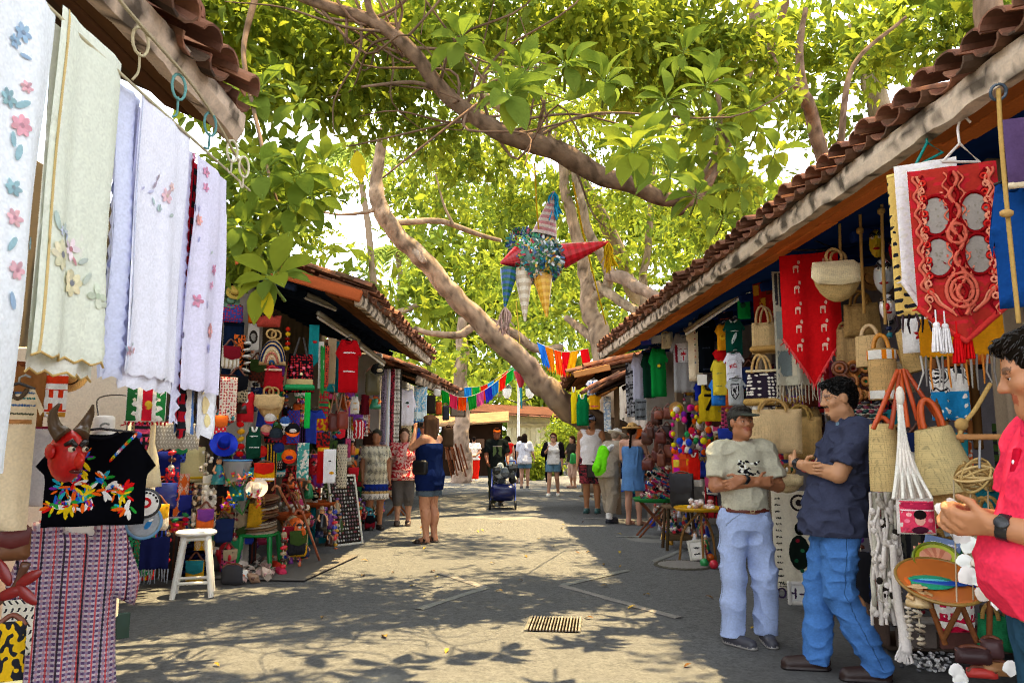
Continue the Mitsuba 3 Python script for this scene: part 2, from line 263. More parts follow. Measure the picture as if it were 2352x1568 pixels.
def shape(m, mat, smooth=True):
    v, f, c, u = m.get(); mat, _, pk = mat.partition(':'); code = INK[mat] + 1 + (int(pk) if pk else int(round(u[:, 0].mean() / 10))) if mat in INK else 8 if mat == 'straw' else 9 if mat == 'plaid' else 0
    if mat in FINE_EDGE:
        for _ in range(3): v, f, c, u = subdiv(v, f, c, u, FINE_EDGE[mat])
    n = meshkit.arrays((v, f), True)[2] if smooth else None
    if mat in GRAIN:
        c = np.clip(GRAIN[mat](v, c), 0.002, 1); base = c.mean(0); l = np.clip(c.mean(1) / base.mean(), 0.02, 1.95); u = np.stack([np.repeat(pack(base[None]), len(v)), l], 1)
    else:
        u = np.stack([pack(c), np.ones(len(v))], 1); k = u[f, 0]; bad = (k != k[:, :1]).any(1)
        if bad.any():
            x = f[bad]; ids = x.ravel(); w = np.repeat(k[bad].max(1) * 0 + u[x[:, 0], 0], 3)
            f = np.vstack([f[~bad], np.arange(len(ids)).reshape(-1, 3) + len(v)]); v = np.vstack([v, v[ids]]); u = np.vstack([u, np.stack([w, 0 * w + 1], 1)])
            if n is not None: n = np.vstack([n, n[ids]])
    u[:, 1] += 2 * code
    path = meshkit.write_ply((v, f), False, u, None, normals=n)
    return {'type': 'ply', 'filename': path, 'face_normals': n is None, 'bsdf': {'type': 'ref', 'id': ALIAS.get(mat, mat)}}
def tag(key, label=None, cat=None, group=None, kind=None):
    labels[key] = {k: v for k, v in (('label', label), ('category', cat), ('group', group), ('kind', kind)) if v}
def part(parent, name, m, mat, smooth=True, label=None, kind=None):
    if not m.n: return None
    k = uniq(f'{parent}__{name}' if parent else name); scene[k] = shape(m, mat, smooth)
    if label or kind: tag(k, label, kind=kind)
    return k
def thing(name, label, cat, group=None, kind=None):
    k = uniq(name); tag(k, label, cat, group, kind); return k
def put(name, parts, pos, yaw, label, cat, group=None, R=None):
    """parts: (part name, mesh, material, smooth) in the thing's own frame, x right, y away from the viewer, z up; a first part named '' is the thing itself."""
    key = thing(name, label, cat, group); R = rz(yaw) if R is None else R
    for p in parts:
        pn, m, mat, sm = p[:4]
        if not m.n: continue
        w = M().add(m, R, pos)
        if pn == '': scene[key] = shape(w, mat, sm)
        else: part(key, pn, w, mat, sm, p[4] if len(p) > 4 else None)
    return key
# ---------------------------------------------------------------- ground
g = M(); n_ = 40; xs = np.concatenate([np.linspace(-90, -6, 8), np.linspace(-5, 5, 21), np.linspace(6, 90, 8)]); ys = np.concatenate([np.linspace(-30, 2, 6), np.linspace(3, 30, 55), np.linspace(32, 130, 10)])
gx, gy = np.meshgrid(xs, ys); gz = 0.012 * (meshkit.fbm(np.stack([gx * 0.8, gy * 0.8, gx * 0], -1), 3, 5) - 0.5)
i, j = np.meshgrid(np.arange(len(ys) - 1), np.arange(len(xs) - 1), indexing='ij'); w = len(xs)
g.raw(np.stack([gx, gy, gz], -1).reshape(-1, 3), np.stack([i * w + j, i * w + j + 1, (i + 1) * w + j + 1, (i + 1) * w + j], -1).reshape(-1, 4), '888888')
scene['street'] = shape(g, 'road'); tag('street', 'grey worn asphalt market street dappled with sun', kind='structure')
def strip(m, a, b, wd, z=0.012, th=0.006):
    a, b = np.asarray(a), np.asarray(b); d = (b - a); L = np.linalg.norm(d[:2]); d /= L; e = np.array([-d[1], d[0]]); k = max(2, int(L / 0.15)); r = np.random.default_rng(int(L * 100))
    t = np.linspace(0, L, k + 1); wl = wd / 2 * (1 + r.uniform(-.25, .25, k + 1)); wr = wd / 2 * (1 + r.uniform(-.25, .25, k + 1)); c = a[:2] + d[:2] * t[:, None]
    L1, R1 = c + e * wl[:, None], c - e * wr[:, None]
    v = np.vstack([np.c_[L1, 0 * t + z - th], np.c_[L1 * .8 + R1 * .2, 0 * t + z], np.c_[R1 * .8 + L1 * .2, 0 * t + z], np.c_[R1, 0 * t + z - th]]); q = np.arange(k); K = k + 1
    m.raw(v, np.vstack([np.stack([q + s * K, q + (s + 1) * K, q + (s + 1) * K + 1, q + s * K + 1], 1) for s in range(3)]), '888888')
for a, b in (((1010, 1315), (1115, 1350)), ((1115, 1350), (960, 1400)), ((1440, 1310), (1290, 1345)), ((1290, 1345), (1560, 1420)), ((1660, 1225), (1500, 1290)), ((1500, 1290), (1720, 1300)), ((1340, 1190), (1470, 1195)), ((1415, 1232), (1650, 1238))):
    m = M(); strip(m, on_ground(*a), on_ground(*b), 0.09); k = uniq('street_joint'); scene[k] = shape(m, 'joint'); tag(k, kind='structure')
# ---------------------------------------------------------------- drain grate and manhole cover in the street
key = thing('drain_grate', 'rusty iron drain grate with long parallel bars sunk in the asphalt', 'drain grate')
c0 = on_ground(1272, 1436); R0 = rz(-6); gw, gl = 0.40, 0.44
for s in (-1, 1):
    part(key, 'frame_bar', M().box(c0 + R0 @ [s * gw / 2, 0, 0.008], (0.02, gl, 0.022), '77726a', R0, 0.004), 'soft', False)
m = M(); m.box(c0 + [0, 0, 0.009], (gw, gl, 0.004), '14110f', R0); part(key, 'pit', m, 'soft', False)  # thin near-black plate, its colour standing in for the shade between the bars
for i in range(17):
    part(key, 'bar', M().box(c0 + R0 @ [-gw / 2 + 0.024 * (i + 0.6), 0, 0.016], (0.0095, gl, 0.016), ('8a857c', '9a9488', '7a766e')[i % 3], R0, 0.003), 'soft', False)
key = thing('manhole_cover', 'round patched manhole cover in the shaded street beside the wooden stool', 'manhole cover')
c0 = on_ground(1570, 1298); m = M().lathe([(0, 0.018), (0.27, 0.018), (0.29, 0.013), (0.29, 0)], '777777', 36, c0); part(key, 'plate', m, 'joint', False)
m = M().lathe([(0.29, 0.005), (0.30, 0.016), (0.33, 0.016), (0.34, 0.004)], '55504a', 36, c0); part(key, 'rim', m, 'wood')

# ---------------------------------------------------------------- tiled roofs
def tile_mesh(seed, L=0.42, r0=0.098, r1=0.082, flip=False):
    r = np.random.default_rng(seed); m = M(); n = 7; g = np.linspace(0, PI, n); rows = []
    for rad_k in (0, 1):
        for t in (0.0, 0.5, 1.0):
            rad = r0 + (r1 - r0) * t - 0.014 * rad_k
            rows.append(np.stack([rad * np.cos(g), 0 * g + L * t, rad * np.sin(g) * 0.8 + r.normal(0, .002, n)], 1))
    v = np.array(rows).reshape(-1, 3); f = []
    for k in range(2):
        for t in range(2):
            a = (k * 3 + t) * n
            for i in range(n - 1): f.append([a + i, a + i + 1, a + n + i + 1, a + n + i] if k == 0 else [a + i, a + n + i, a + n + i + 1, a + i + 1])
    for t in (0, 2):
        for i in range(n - 1): f.append([t * n + i, (3 + t) * n + i, (3 + t) * n + i + 1, t * n + i + 1])
    for e in (0, n - 1):
        for t in range(2): f.append([t * n + e, (t + 1) * n + e, (4 + t) * n + e, (3 + t) * n + e])
    if flip: v = v * [1, 1, -1]
    return m.raw(v, f, '888888')
def tile_shape(i, flip):
    v, f, c, u = tile_mesh(i, flip=flip).get(); q = np.random.default_rng(i); c = L3(L3((0.36, 0.16, 0.095), (0.16, 0.085, 0.06), F(v + i * 3.1, 9, i)), (0.05, 0.045, 0.035), S(0.48, 0.64, F(v + i * 7.7, 6, i + 3)) * 0.8) * q.uniform(.65, 1.25)
    return shape(M().raw(v, f, c), 'soft', False)
COVER = [tile_shape(i, False) for i in range(8)]; PAN = [tile_shape(i + 11, True) for i in range(4)]
def frame4(o, x, y, z):
    a = np.eye(4); a[:3, 0], a[:3, 1], a[:3, 2], a[:3, 3] = x, y, z, o; return T(a)
def roof(key, A, B, side, slope, depth, courses=2, under='1a2438', pitch=0.21, jit=0.02, band=True, board='b0683c', rafters=0.55, rest=True, bandh=0.13):
    A, B = np.array(A, float), np.array(B, float); L = np.linalg.norm(B - A); e = (B - A) / L; h = np.array([e[1], -e[0], 0]) * side; h /= np.linalg.norm(h)
    s = h * math.cos(math.radians(slope)) + np.array([0, 0, math.sin(math.radians(slope))]); n = np.cross(e, s); n = n if n[2] > 0 else -n
    P = lambda a, b, c: A + e * a + s * b + n * c
    Rm = np.stack([e, s, n], 1); r = np.random.default_rng(int(L * 100))
    rk = part(key, 'roof', M().box(P(L / 2, depth / 2 + 0.02, -0.02), (L, depth, 0.04), under, Rm), 'wood', False)
    if band:
        k = int(L / 0.05); t = np.linspace(0, L, k + 1); ring = np.array([(-0.03, 0.03), (-0.05, -0.03), (-0.045, -bandh), (0.03, -bandh - 0.01), (0.06, -0.045), (0.05, 0.03)]); v = []
        for b, c in ring: v.append(A + e * t[:, None] + s * (b + 0.025 * (meshkit.fbm(np.stack([t * 7, 0 * t + b * 40, 0 * t], 1), 3) - 0.5))[:, None] + n * (c + 0.03 * (meshkit.fbm(np.stack([t * 6, 0 * t + c * 40, 0 * t + 4], 1), 3, 2) - 0.5))[:, None])
        v = np.array(v); K = k + 1; q = np.arange(k); f = np.vstack([np.stack([q + i * K, q + ((i + 1) % 6) * K, q + ((i + 1) % 6) * K + 1, q + i * K + 1], 1) for i in range(6)])
        f = np.vstack([f, [[0, K, 2 * K, 3 * K], [0, 3 * K, 4 * K, 5 * K], [k, k + 3 * K, k + 2 * K, k + K], [k, k + 5 * K, k + 4 * K, k + 3 * K]]])
        part(key, 'mortar_band', M().raw(v.reshape(-1, 3), f, '888888'), 'mortar', False)
    if board:
        x = 0.0
        while x < L - 0.1:
            ln = min(r.uniform(0.9, 1.5), L - x)
            for q in range(2): part(key, 'soffit_board', M().box(P(x + ln / 2, 0.14 + 0.165 * q, -0.068 + r.uniform(-.006, .006)), (ln - 0.012, 0.155 + r.uniform(-.02, .01), 0.03), col(board) * r.uniform(0.6, 1.1), Rm, 0.005), 'wood', False)
            x += ln
    k = int(L / rafters)
    for i in range(k + 1): part(key, 'rafter', M().box(P(0.06 + (L - 0.12) * i / k, depth / 2 + 0.34, -0.105), (0.075, depth - 0.74, 0.085), col(under) * r.uniform(.7, 1.2), Rm, 0.01), 'wood', False)
    nx = int(L / pitch)
    for cidx in range(courses):
        for i in range(nx):
            a = (i + 0.5) * L / nx
            for kind in (0, 1):
                o = P(a + kind * pitch / 2 + r.normal(0, jit * .3), -0.09 + cidx * 0.34 + r.normal(0, jit), 0.075 + 0.012 * cidx * 0 + kind * 0.045 + r.normal(0, jit * .2))
                R3 = Rm @ rz(r.normal(0, jit * 130)) @ rx(r.normal(2.0, jit * 60)); d = (PAN if kind == 0 else COVER)[int(r.integers(4 if kind == 0 else 8))]
                if kind == 1: o = o + n * 0.0
                scene[uniq(f'{key}__tile')] = {**d, 'to_world': frame4(o, R3[:, 0] * pitch / 0.21, R3[:, 1], R3[:, 2] * pitch / 0.25)}
    if rest:
        m = M(); cv, pn = tile_mesh(3).get(), tile_mesh(8, flip=True).get()
        for cidx in range(courses, int(depth / 0.34)):
            for i in range(nx):
                for kind, (v, f, c, u) in ((0, pn), (1, cv)):
                    o = P((i + 0.5) * L / nx + kind * pitch / 2, -0.09 + cidx * 0.34 + r.normal(0, jit), 0.075 + kind * 0.045); m.raw((v * [pitch / 0.21, 1, pitch / 0.21]) @ (Rm @ rz(r.normal(0, jit * 100)) @ rx(2)).T + o, f, c)
        k = part(key, 'tile_course', m, 'clay', False, kind='stuff')
    return P, Rm, L
def wall(key, a, b, z0, z1, th=0.14, c='888888', mat='plaster', name='wall'):
    a, b = np.array(a, float), np.array(b, float); d = b - a; L = np.linalg.norm(d); d /= L; Rm = np.stack([[d[0], d[1], 0], [-d[1], d[0], 0], [0, 0, 1]], 1)
    return part(key, name, M().box([(a[0] + b[0]) / 2, (a[1] + b[1]) / 2, (z0 + z1) / 2], (L, th, z1 - z0), c, Rm, 0.012), mat, False)

RS = thing('market_stall_building', 'long right hand market stall building with stained mortar eave and dark blue ceiling', 'market building')
roof(RS, (2.16, 0.6, 2.97), (1.40, 13.1, 2.97), 1, 9, 3.4, courses=2, under='1c3268', board='d87a3c', pitch=0.17, rafters=0.62, bandh=0.10)
wall(RS, (3.45, 0.2), (3.45, 13.4), 0, 3.5, c='4a4a55'); wall(RS, (3.4, 13.3), (2.2, 13.3), 0, 3.1); wall(RS, (5.1, 0.4), (3.5, 0.4), 0, 3.6)  # long back wall darkened: shade of the stall interior put into its colour
for y in (4.15, 8.3, 12.9): part(RS, 'post', M().box([2.72, y, 1.5], (0.14, 0.14, 3.0), '8a7a66', None, 0.015), 'wood', False)
LS = thing('market_stall_building', 'left foreground stall building with jumbled broken roof tiles over the hanging tablecloths', 'market building')
Pl, Rl, Ll = roof(LS, (-1.42, 3.5, 2.98), (-1.42, 0.2, 2.98), 1, 24, 2.6, courses=3, under='4a3826', jit=0.05, board='6b4a30', pitch=0.2, band=True, bandh=0.10)
wall(LS, (-3.55, 0.0), (-3.55, 4.6), 0, 3.4)
part(LS, 'post', M().box([-2.9, 3.3, 1.55], (0.13, 0.13, 3.1), '8d8272', None, 0.015), 'wood', False)
for i in range(4):    # broken ridge tiles heaped at the roof's end
    for q in range(3):
        o = Pl(0.02 + 0.05 * q, 0.12 + 0.30 * i + 0.08 * q, 0.15 + 0.075 * q); R3 = Rl @ rz(80 + rng.normal(0, 14)) @ rx(rng.normal(0, 10))
        scene[uniq(f'{LS}__tile')] = {**COVER[(i + q) % 3], 'to_world': frame4(o + [0, -.25, 0], R3[:, 0], R3[:, 1], R3[:, 2])}
LM = thing('market_stall_building', 'left middle stall building with low tiled eave and terracotta edge beam above the bags', 'market building')
Pm, Rm_, Lm_ = roof(LM, (-1.76, 14.0, 2.96), (-1.76, 7.85, 2.96), 1, 17, 3.0, courses=2, under='1c2433', pitch=0.2, board='7a5236', rafters=0.4, bandh=0.1)
part(LM, 'edge_beam', M().box(Pm(Lm_ + 0.04, 0.75, 0.0), (0.06, 1.55, 0.13), 'c8663f', Rm_, 0.012), 'wood', False)
wall(LM, (-3.9, 4.7), (-3.9, 14.2), 0, 3.6, c='4a443e'); wall(LM, (-3.65, 14.1), (-2.7, 14.1), 0, 3.1)  # long wall coloured dark to paint in the shade behind the goods
part(LM, 'pillar', M().box([-3.3, 8.6, 1.6], (0.36, 0.36, 3.2), '888888', None, 0.03), 'plaster', False)
LF = thing('market_stall_building', 'left far stall building with sagging pale tiled eave where the paper bunting starts', 'market building')
roof(LF, (-1.70, 22.0, 2.72), (-2.0, 14.3, 2.66), 1, 20, 2.6, courses=2, under='2a2620', pitch=0.21, jit=0.04, board='7a5236')
wall(LF, (-3.6, 14.3), (-3.5, 24), 0, 3.2)
RF = thing('market_stall_building', 'small right far stall with patchwork wooden eave beyond the long roof', 'market building')
roof(RF, (1.02, 14.4, 2.72), (1.05, 18.5, 2.72), 1, 12, 2.6, courses=1, under='3a2a20', board='8a5a3a', pitch=0.21, jit=0.05, band=False)
roof(RF, (1.35, 13.35, 2.30), (1.35, 15.2, 2.30), 1, 24, 0.9, courses=2, under='241c16', board='a06a3c', pitch=0.2, jit=0.03, band=False, rest=False, rafters=0.3)
part(RF, 'edge_beam', M().box([1.35, 14.33, 2.78], (0.72, 0.05, 0.12), 'b9824f', ry(-12), 0.01), 'wood', False)
wall(RF, (3.2, 13.6), (3.2, 24), 0, 3.2)
for x, y in ((1.9, 15.0), (1.8, 18.0)): part(RF, 'post', M().box([x, y, 1.35], (0.1, 0.1, 2.7), '7a6650', None, 0.01), 'wood', False)
# ---------------------------------------------------------------- the far end of the street
SH = thing('cream_shed', 'cream painted shed with plank doors closing the far end of the street', 'shed')
wall(SH, (-0.75, 36.5), (1.35, 36.5), 0, 2.75, 0.2, 'e6d9b0', 'wood')
for i in range(9): part(SH, 'plank', M().box([-0.66 + i * 0.235, 36.37, 1.12], (0.22, 0.03, 2.1), ('efe6c4', 'e2d6ae', 'e9dfba')[i % 3], None, 0.01), 'wood', False)
part(SH, 'lintel', M().box([0.3, 36.34, 2.3], (2.1, 0.08, 0.14), 'd9caa0', None, 0.01), 'wood', False)
roof(SH, (-2.9, 35.4, 3.0), (3.2, 35.4, 2.75), 1, 10, 3.0, courses=1, under='4a3020', board='7a4a34', pitch=0.26, jit=0.06, band=False) if False else None
rk = M().box([0.3, 36.9, 3.02], (5.6, 3.0, 0.07), '5a3c30', ry(3.0) @ rx(10), 0.01); part(SH, 'roof', rk, 'wood', False)
for i in range(10): part(SH, 'roof_tile', M().box([-2.2 + i * 0.55, 35.42, 2.84 - 0.028 * i], (0.5, 0.5, 0.05), ('5f4034', '4a3028', '6a4a3c')[i % 3], ry(3.0) @ rx(10), 0.012), 'wood', False)
DS = thing('dark_stall', 'low dark market stall with a ragged roof left of the cream shed', 'market stall')
wall(DS, (-3.6, 33), (-0.9, 33), 0, 2.3, 0.15, '2a2018', 'wood'); part(DS, 'roof', M().box([-2.3, 32.5, 2.45], (3.4, 2.4, 0.08), '8a6b52', ry(-4) @ rx(12), 0.01), 'wood', False)
for i in range(6): part(DS, 'shelf_box', M().box([-3.2 + i * 0.45, 32.75, 0.9 + 0.5 * (i % 2)], (0.34, 0.3, 0.4), ('6b5040', 'a08868', '40362c')[i % 3], None, 0.02), 'wood', False)
LPp = at(1191, 1075, 27.0); key = thing('street_lamp', 'white street lamp post with two lantern heads at the end of the street', 'street lamp')
part(key, 'pole', M().tube([[LPp[0], 27, 0], [LPp[0], 27, 0.5], [LPp[0], 27, 4.3]], [0.10, 0.055, 0.05], 'e9e6dc', 10), 'gloss'); part(key, 'base', M().lathe([(0.18, 0), (0.18, 0.15), (0.1, 0.4), (0.06, 0.5)], 'dcd8cc', 12, [LPp[0], 27, 0]), 'gloss')
part(key, 'arm', M().tube([[LPp[0] - .42, 27, 3.0], [LPp[0], 27, 2.85], [LPp[0] + .42, 27, 3.0]], 0.025, '3a3a36'), 'gloss')
for s in (-0.42, 0.42):
    lk = part(key, 'lantern', M().lathe([(0.06, 0), (0.15, 0.12), (0.17, 0.36), (0.0, 0.36)], 'e8e6dc', 8, [LPp[0] + s, 27, 3.02]), 'gloss')
    part(lk, 'cap', M().lathe([(0.2, 0), (0.12, 0.12), (0.0, 0.2)], '3c4640', 8, [LPp[0] + s, 27, 3.39]), 'gloss')
key = thing('metal_railing', 'thin dark metal railing beside the cream shed', 'railing')
for z in (0.55, 1.0): part(key, 'rail', M().tube([[0.9, 31, z], [2.6, 31, z]], 0.03, '3a3530'), 'gloss')
for x in (0.9, 1.45, 2.0, 2.6): part(key, 'post', M().tube([[x, 31, 0], [x, 31, 1.02]], 0.035, '3a3530'), 'gloss')
# ---------------------------------------------------------------- trees: leaves as small folded faces spread through each crown
def leaf_template(fine):
    if fine:
        t = np.linspace(0, 1, 6); w = 0.215 * np.sin(PI * t ** 1.15) ** 0.8; z = 0.10 * np.sin(PI * t) - 0.22 * t ** 2
        v = np.vstack([np.stack([0 * t, t, z], 1), np.stack([w, t, z + 0.05 * np.sin(PI * t)], 1), np.stack([-w, t, z + 0.05 * np.sin(PI * t)], 1)]); f = []
        for i in range(5):
            f += [[i, i + 1, 7 + i], [i, 7 + i, 6 + i], [i, 12 + i, 13 + i], [i, 13 + i, i + 1]]
        return v, np.array(f)
    return np.array([[0, 0, 0], [0.2, 0.45, 0.04], [0, 1, -0.06], [-0.2, 0.45, 0.04]]), np.array([[0, 1, 2], [0, 2, 3]])
FINE, COARSE = leaf_template(True), leaf_template(False)
def leaf_cloud(m, pos, d, nrm, size, color, tmpl):
    d = d / (np.linalg.norm(d, axis=1, keepdims=True) + 1e-9); x = np.cross(d, nrm); x /= np.linalg.norm(x, axis=1, keepdims=True) + 1e-9; z = np.cross(x, d); Rm = np.stack([x, d, z], 2)
    v = np.einsum('nij,kj->nki', Rm, tmpl[0]) * size[:, None, None] + pos[:, None]; k = len(tmpl[0])
    m.raw(v.reshape(-1, 3), (tmpl[1][None] + (np.arange(len(pos)) * k)[:, None, None]).reshape(-1, 3), np.repeat(color, k, axis=0))
def crown(m, c, r, twigs, per, size, cols, seed, tmpl=COARSE, hollow=0.35, droop=0.35, keep=None, core=False):
    q = np.random.default_rng(seed); d = q.normal(size=(twigs, 3)); d /= np.linalg.norm(d, axis=1, keepdims=True); rad = (hollow + (1 - hollow) * q.uniform(size=(twigs, 1)) ** 0.5)
    lump = 0.72 + 0.56 * meshkit.fbm(d * 2.2 + seed, 3, seed)[:, None]
    t = np.asarray(c) + d * rad * np.asarray(r) * lump
    if keep is not None: ok = keep(t); t, d = t[ok], d[ok]
    n = len(t); P = np.repeat(t, per, 0) + q.normal(0, size * 0.55, (n * per, 3)); D = np.repeat(d, per, 0) * 0.5 + q.normal(0, 0.8, (n * per, 3)) - [0, 0, droop]
    N = q.normal(0, 0.55, (n * per, 3)) + [0, 0, 1]; cc = np.array([col(x) for x in cols]); ci = cc[np.repeat(q.integers(len(cc), size=n), per)] * q.uniform(0.7, 1.25, (n * per, 1))
    leaf_cloud(m, P, D, N, size * q.uniform(0.7, 1.25, n * per), ci, tmpl)
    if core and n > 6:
        k = n // 2; leaf_cloud(m, np.asarray(c) + (t[:k] - np.asarray(c)) * 0.75, q.normal(size=(k, 3)), q.normal(size=(k, 3)), np.full(k, size * 2.4), ci[:k * per:per] * .8, COARSE)  # larger inner leaves in a darker tone: inner shade put into their colour
    return t
def limb(pts, n=6):
    c = curve(pts, n); j = 0.7 * c[:, 3:4] * (meshkit.fbm(np.stack([c[:, :3] * 1.3 + 9 * i for i in range(3)], 0), 3).T - 0.5) * 2.2
    c[1:-1, :3] += j[1:-1]; return c[:, :3], c[:, 3]
def limb_mesh(pts, k=12, nz=0.06):
    k = int(k * 1.6); p, r = limb(pts, 14); m = M().tube(p, r, '888888', k); v, f, c, u = m.get(); ctr = np.repeat(p, k, 0); body = v[:len(ctr)]
    v[:len(ctr)] = ctr + (body - ctr) * (1 + nz * (2.6 * (meshkit.fbm(body * 4, 3) - 0.5) + 0.9 * (meshkit.fbm(body * [16, 16, 7], 3, 4) - 0.5))[:, None] * 2); return M().raw(v, f, c)
def A4(px, py, y, r): return [*at(px, py, y), r]
GREEN = ['84922e', '728630', '949f32', '9fa836', '76883a', '8a9834']
# the rubber tree whose limb crosses above the street
RB = thing('rubber_tree', 'rubber tree with a brown limb and big glossy leaves crossing above the street', 'tree')
part(RB, 'trunk', limb_mesh([[7.2, 9.6, 0, .42], [7.1, 9.5, 2, .36], [6.9, 9.2, 4, .3], [6.4, 9.2, 6.2, .22], [6.2, 9.6, 8.5, .12]], 14), 'bark_red')
part(RB, 'limb', limb_mesh([[6.2, 9.6, 8.8, .12], A4(1750, -110, 9.3, .09), A4(1740, 60, 9.0, .085), A4(1690, 250, 8.3, .08), A4(1620, 430, 7.6, .075), A4(1550, 455, 7.2, .075), A4(1450, 420, 6.9, .085), A4(1360, 385, 6.7, .095), A4(1260, 335, 6.5, .095), A4(1140, 295, 6.3, .08), A4(1040, 225, 6.2, .07), A4(960, 130, 6.0, .062), A4(860, 55, 5.9, .055), A4(720, 5, 5.8, .045), A4(560, -60, 5.6, .03)], 12), 'bark_red')
for pts in ([A4(870, 60, 5.9, .035), A4(845, 10, 5.8, .028), A4(840, -80, 5.7, .02)], [A4(1245, 335, 6.5, .03), A4(1240, 290, 6.4, .022), A4(1250, 230, 6.2, .012)], [A4(1030, 215, 6.2, .025), A4(950, 190, 6.0, .018), A4(830, 200, 5.8, .01)],
            [A4(1560, 480, 7.2, .07), A4(1600, 430, 7.1, .05), A4(1650, 330, 7.0, .03), A4(1640, 120, 6.8, .02)], [A4(600, -40, 5.6, .03), A4(560, 120, 5.4, .02), A4(600, 330, 5.2, .014), A4(640, 470, 5.1, .008)],
            [A4(1920, 460, 8.6, .09), A4(1870, 300, 8.6, .085), A4(1845, 230, 8.4, .075), A4(1770, 140, 8.2, .055), A4(1800, 20, 8.0, .04), A4(1830, -90, 7.9, .03)], [A4(1850, 250, 8.5, .055), A4(1835, 120, 8.5, .045), A4(1850, 20, 8.5, .03)], [A4(1930, 330, 8.6, .045), A4(1960, 150, 8.7, .03), A4(2080, 40, 8.8, .02)]):
    part(RB, 'branch', limb_mesh(pts, 8), 'bark_red')
qt = np.random.default_rng(44); tl = [A4(1360, 385, 6.7, 0)[:3], A4(1140, 295, 6.3, 0)[:3], A4(1040, 225, 6.2, 0)[:3], A4(960, 130, 6.0, 0)[:3], A4(860, 55, 5.9, 0)[:3], A4(720, 5, 5.8, 0)[:3]]
for i in range(44):
    u = qt.uniform(0, 4.99); a = np.array(tl[int(u)]) * (1 - u % 1) + np.array(tl[int(u) + 1]) * (u % 1); dv = qt.normal(size=3) * [.6, .5, .6] + [0, 0, .25]; q2 = qt.normal(0, .12, 3); part(RB, 'twig', M().tube(curve([a, a + dv * .35 + q2, a + dv * .8 - q2 * .5, a + dv * 1.2 + q2], 4), np.linspace(.016, .004, 13), '6a5238', 5), 'bark_red')
qq = np.random.default_rng(11); nl = 0
LEAFV = {}
for cn, c in (('g1', '84922e'), ('g2', '728630'), ('g3', '949f32'), ('g4', '76883a'), ('y', 'd8c82e')):
    m = M(); m.raw(FINE[0] * [1.12, 1, 1], FINE[1], c); rib = M().tube([[0, -.12, .0], [0, .1, .0], [0, .6, -.05], [0, .97, -.15]], [.012, .012, .008, .003], 'a8c070', 5); v, f, c2, u = rib.get(); m.raw(v, f, c2); LEAFV[cn] = shape(m, 'waxy_leaf')
def big_leaf(pos, d, nrm, size, cn):
    d = d / np.linalg.norm(d); x = np.cross(d, nrm); x /= np.linalg.norm(x); z = np.cross(x, d); S = np.eye(4); S[:3, 0], S[:3, 1], S[:3, 2], S[:3, 3] = x * size, d * size, z * size, pos
    scene[uniq(f'{RB}__leaf')] = {**LEAFV[cn], 'to_world': T(S)}
def rosette(px, py, y, n, size, cols, tilt=(0, -0.35, 0.2), spread=1.0):
    c = at(px, py, y); ax = np.array(tilt) / np.linalg.norm(tilt); u = np.cross(ax, [0, 0, 1]); u /= np.linalg.norm(u); w = np.cross(u, ax)
    part(RB, 'twig', M().tube([c - ax * 0.3 + [0, 0, .06], c - ax * .1, c + ax * 0.03], [.012, .01, .006], '7a8a48', 6), 'soft')
    for i in range(n):
        a = i * 2.4 + qq.normal(0, .2); e = 0.75 + 0.5 * (i % 3) / 2 if i < n * .75 else 0.3
        d = (u * math.cos(a) + w * math.sin(a)) * e * spread + ax * (0.55 - 0.35 * (i % 3)) + np.array([0, 0, -0.12]); nr = ax * 1.0 + np.array([0, -0.1, 0.5]) + qq.normal(0, .3, 3); d = d + qq.normal(0, .16, 3)
        big_leaf(c + d * 0.04, d, nr, size * qq.uniform(.6, 1.12), cols[i % len(cols)])
for a in ((1452, 345, 4.6, 14, .30, ['g1', 'g3', 'g1']), (1165, 215, 5.0, 15, .32, ['g2', 'g4', 'g1']), (1480, 330, 4.9, 9, .28, ['g2', 'g1']), (625, 640, 4.5, 13, .26, ['g1', 'g4', 'g3']), (1205, 170, 5.3, 12, .3, ['g4', 'g2']), (1300, 150, 5.5, 13, .3, ['g2', 'g4']),
          (690, 400, 5.0, 12, .24, ['g2', 'g1']), (745, 380, 5.2, 11, .22, ['g1', 'g2']), (600, 400, 4.9, 12, .25, ['g2', 'g4']), (660, 470, 5.1, 11, .23, ['g1', 'g2']), (560, 520, 5.2, 11, .24, ['g4', 'g2']), (720, 455, 5.3, 10, .22, ['g2', 'g1']),
          (1390, 190, 5.6, 12, .3, ['g2', 'g4']), (1530, 230, 5.8, 12, .3, ['g4', 'g2']), (1640, 290, 6.2, 12, .3, ['g2', 'g4', 'g1']), (1720, 250, 6.4, 11, .28, ['g1', 'g2']), (1620, 200, 6.3, 10, .3, ['g4', 'g2']), (1690, 350, 6.5, 10, .28, ['g1', 'g4']), (1600, 350, 6.6, 10, .26, ['g2']),
          (1060, 90, 5.6, 11, .3, ['g4', 'g2']), (540, 240, 5.3, 9, .25, ['g2', 'g4']), (600, 205, 5.4, 9, .25, ['g4', 'g2']), (690, 235, 5.6, 9, .24, ['g2', 'g4']), (640, 540, 5.2, 9, .22, ['g4', 'g1']), (1570, 120, 6.0, 10, .26, ['g4', 'g2']), (1600, 450, 6.2, 11, .26, ['g2', 'g1', 'g4']), (1700, 430, 6.4, 11, .25, ['g4', 'g1']), (1780, 350, 6.8, 10, .26, ['g2', 'g3']), (1540, 400, 5.8, 10, .25, ['g1', 'g4']), (1660, 500, 6.6, 10, .24, ['g2', 'g4']), (1740, 290, 6.6, 10, .26, ['g3', 'g2'])):
    rosette(*a)
big_leaf(at(618, 668, 4.4), np.array([.02, -.1, -1.]), np.array([0, -1, .1]), .17, 'y'); big_leaf(at(820, 345, 6.5), np.array([.15, -.1, -1.]), np.array([0, -1, .1]), .3, 'y')
m = M()
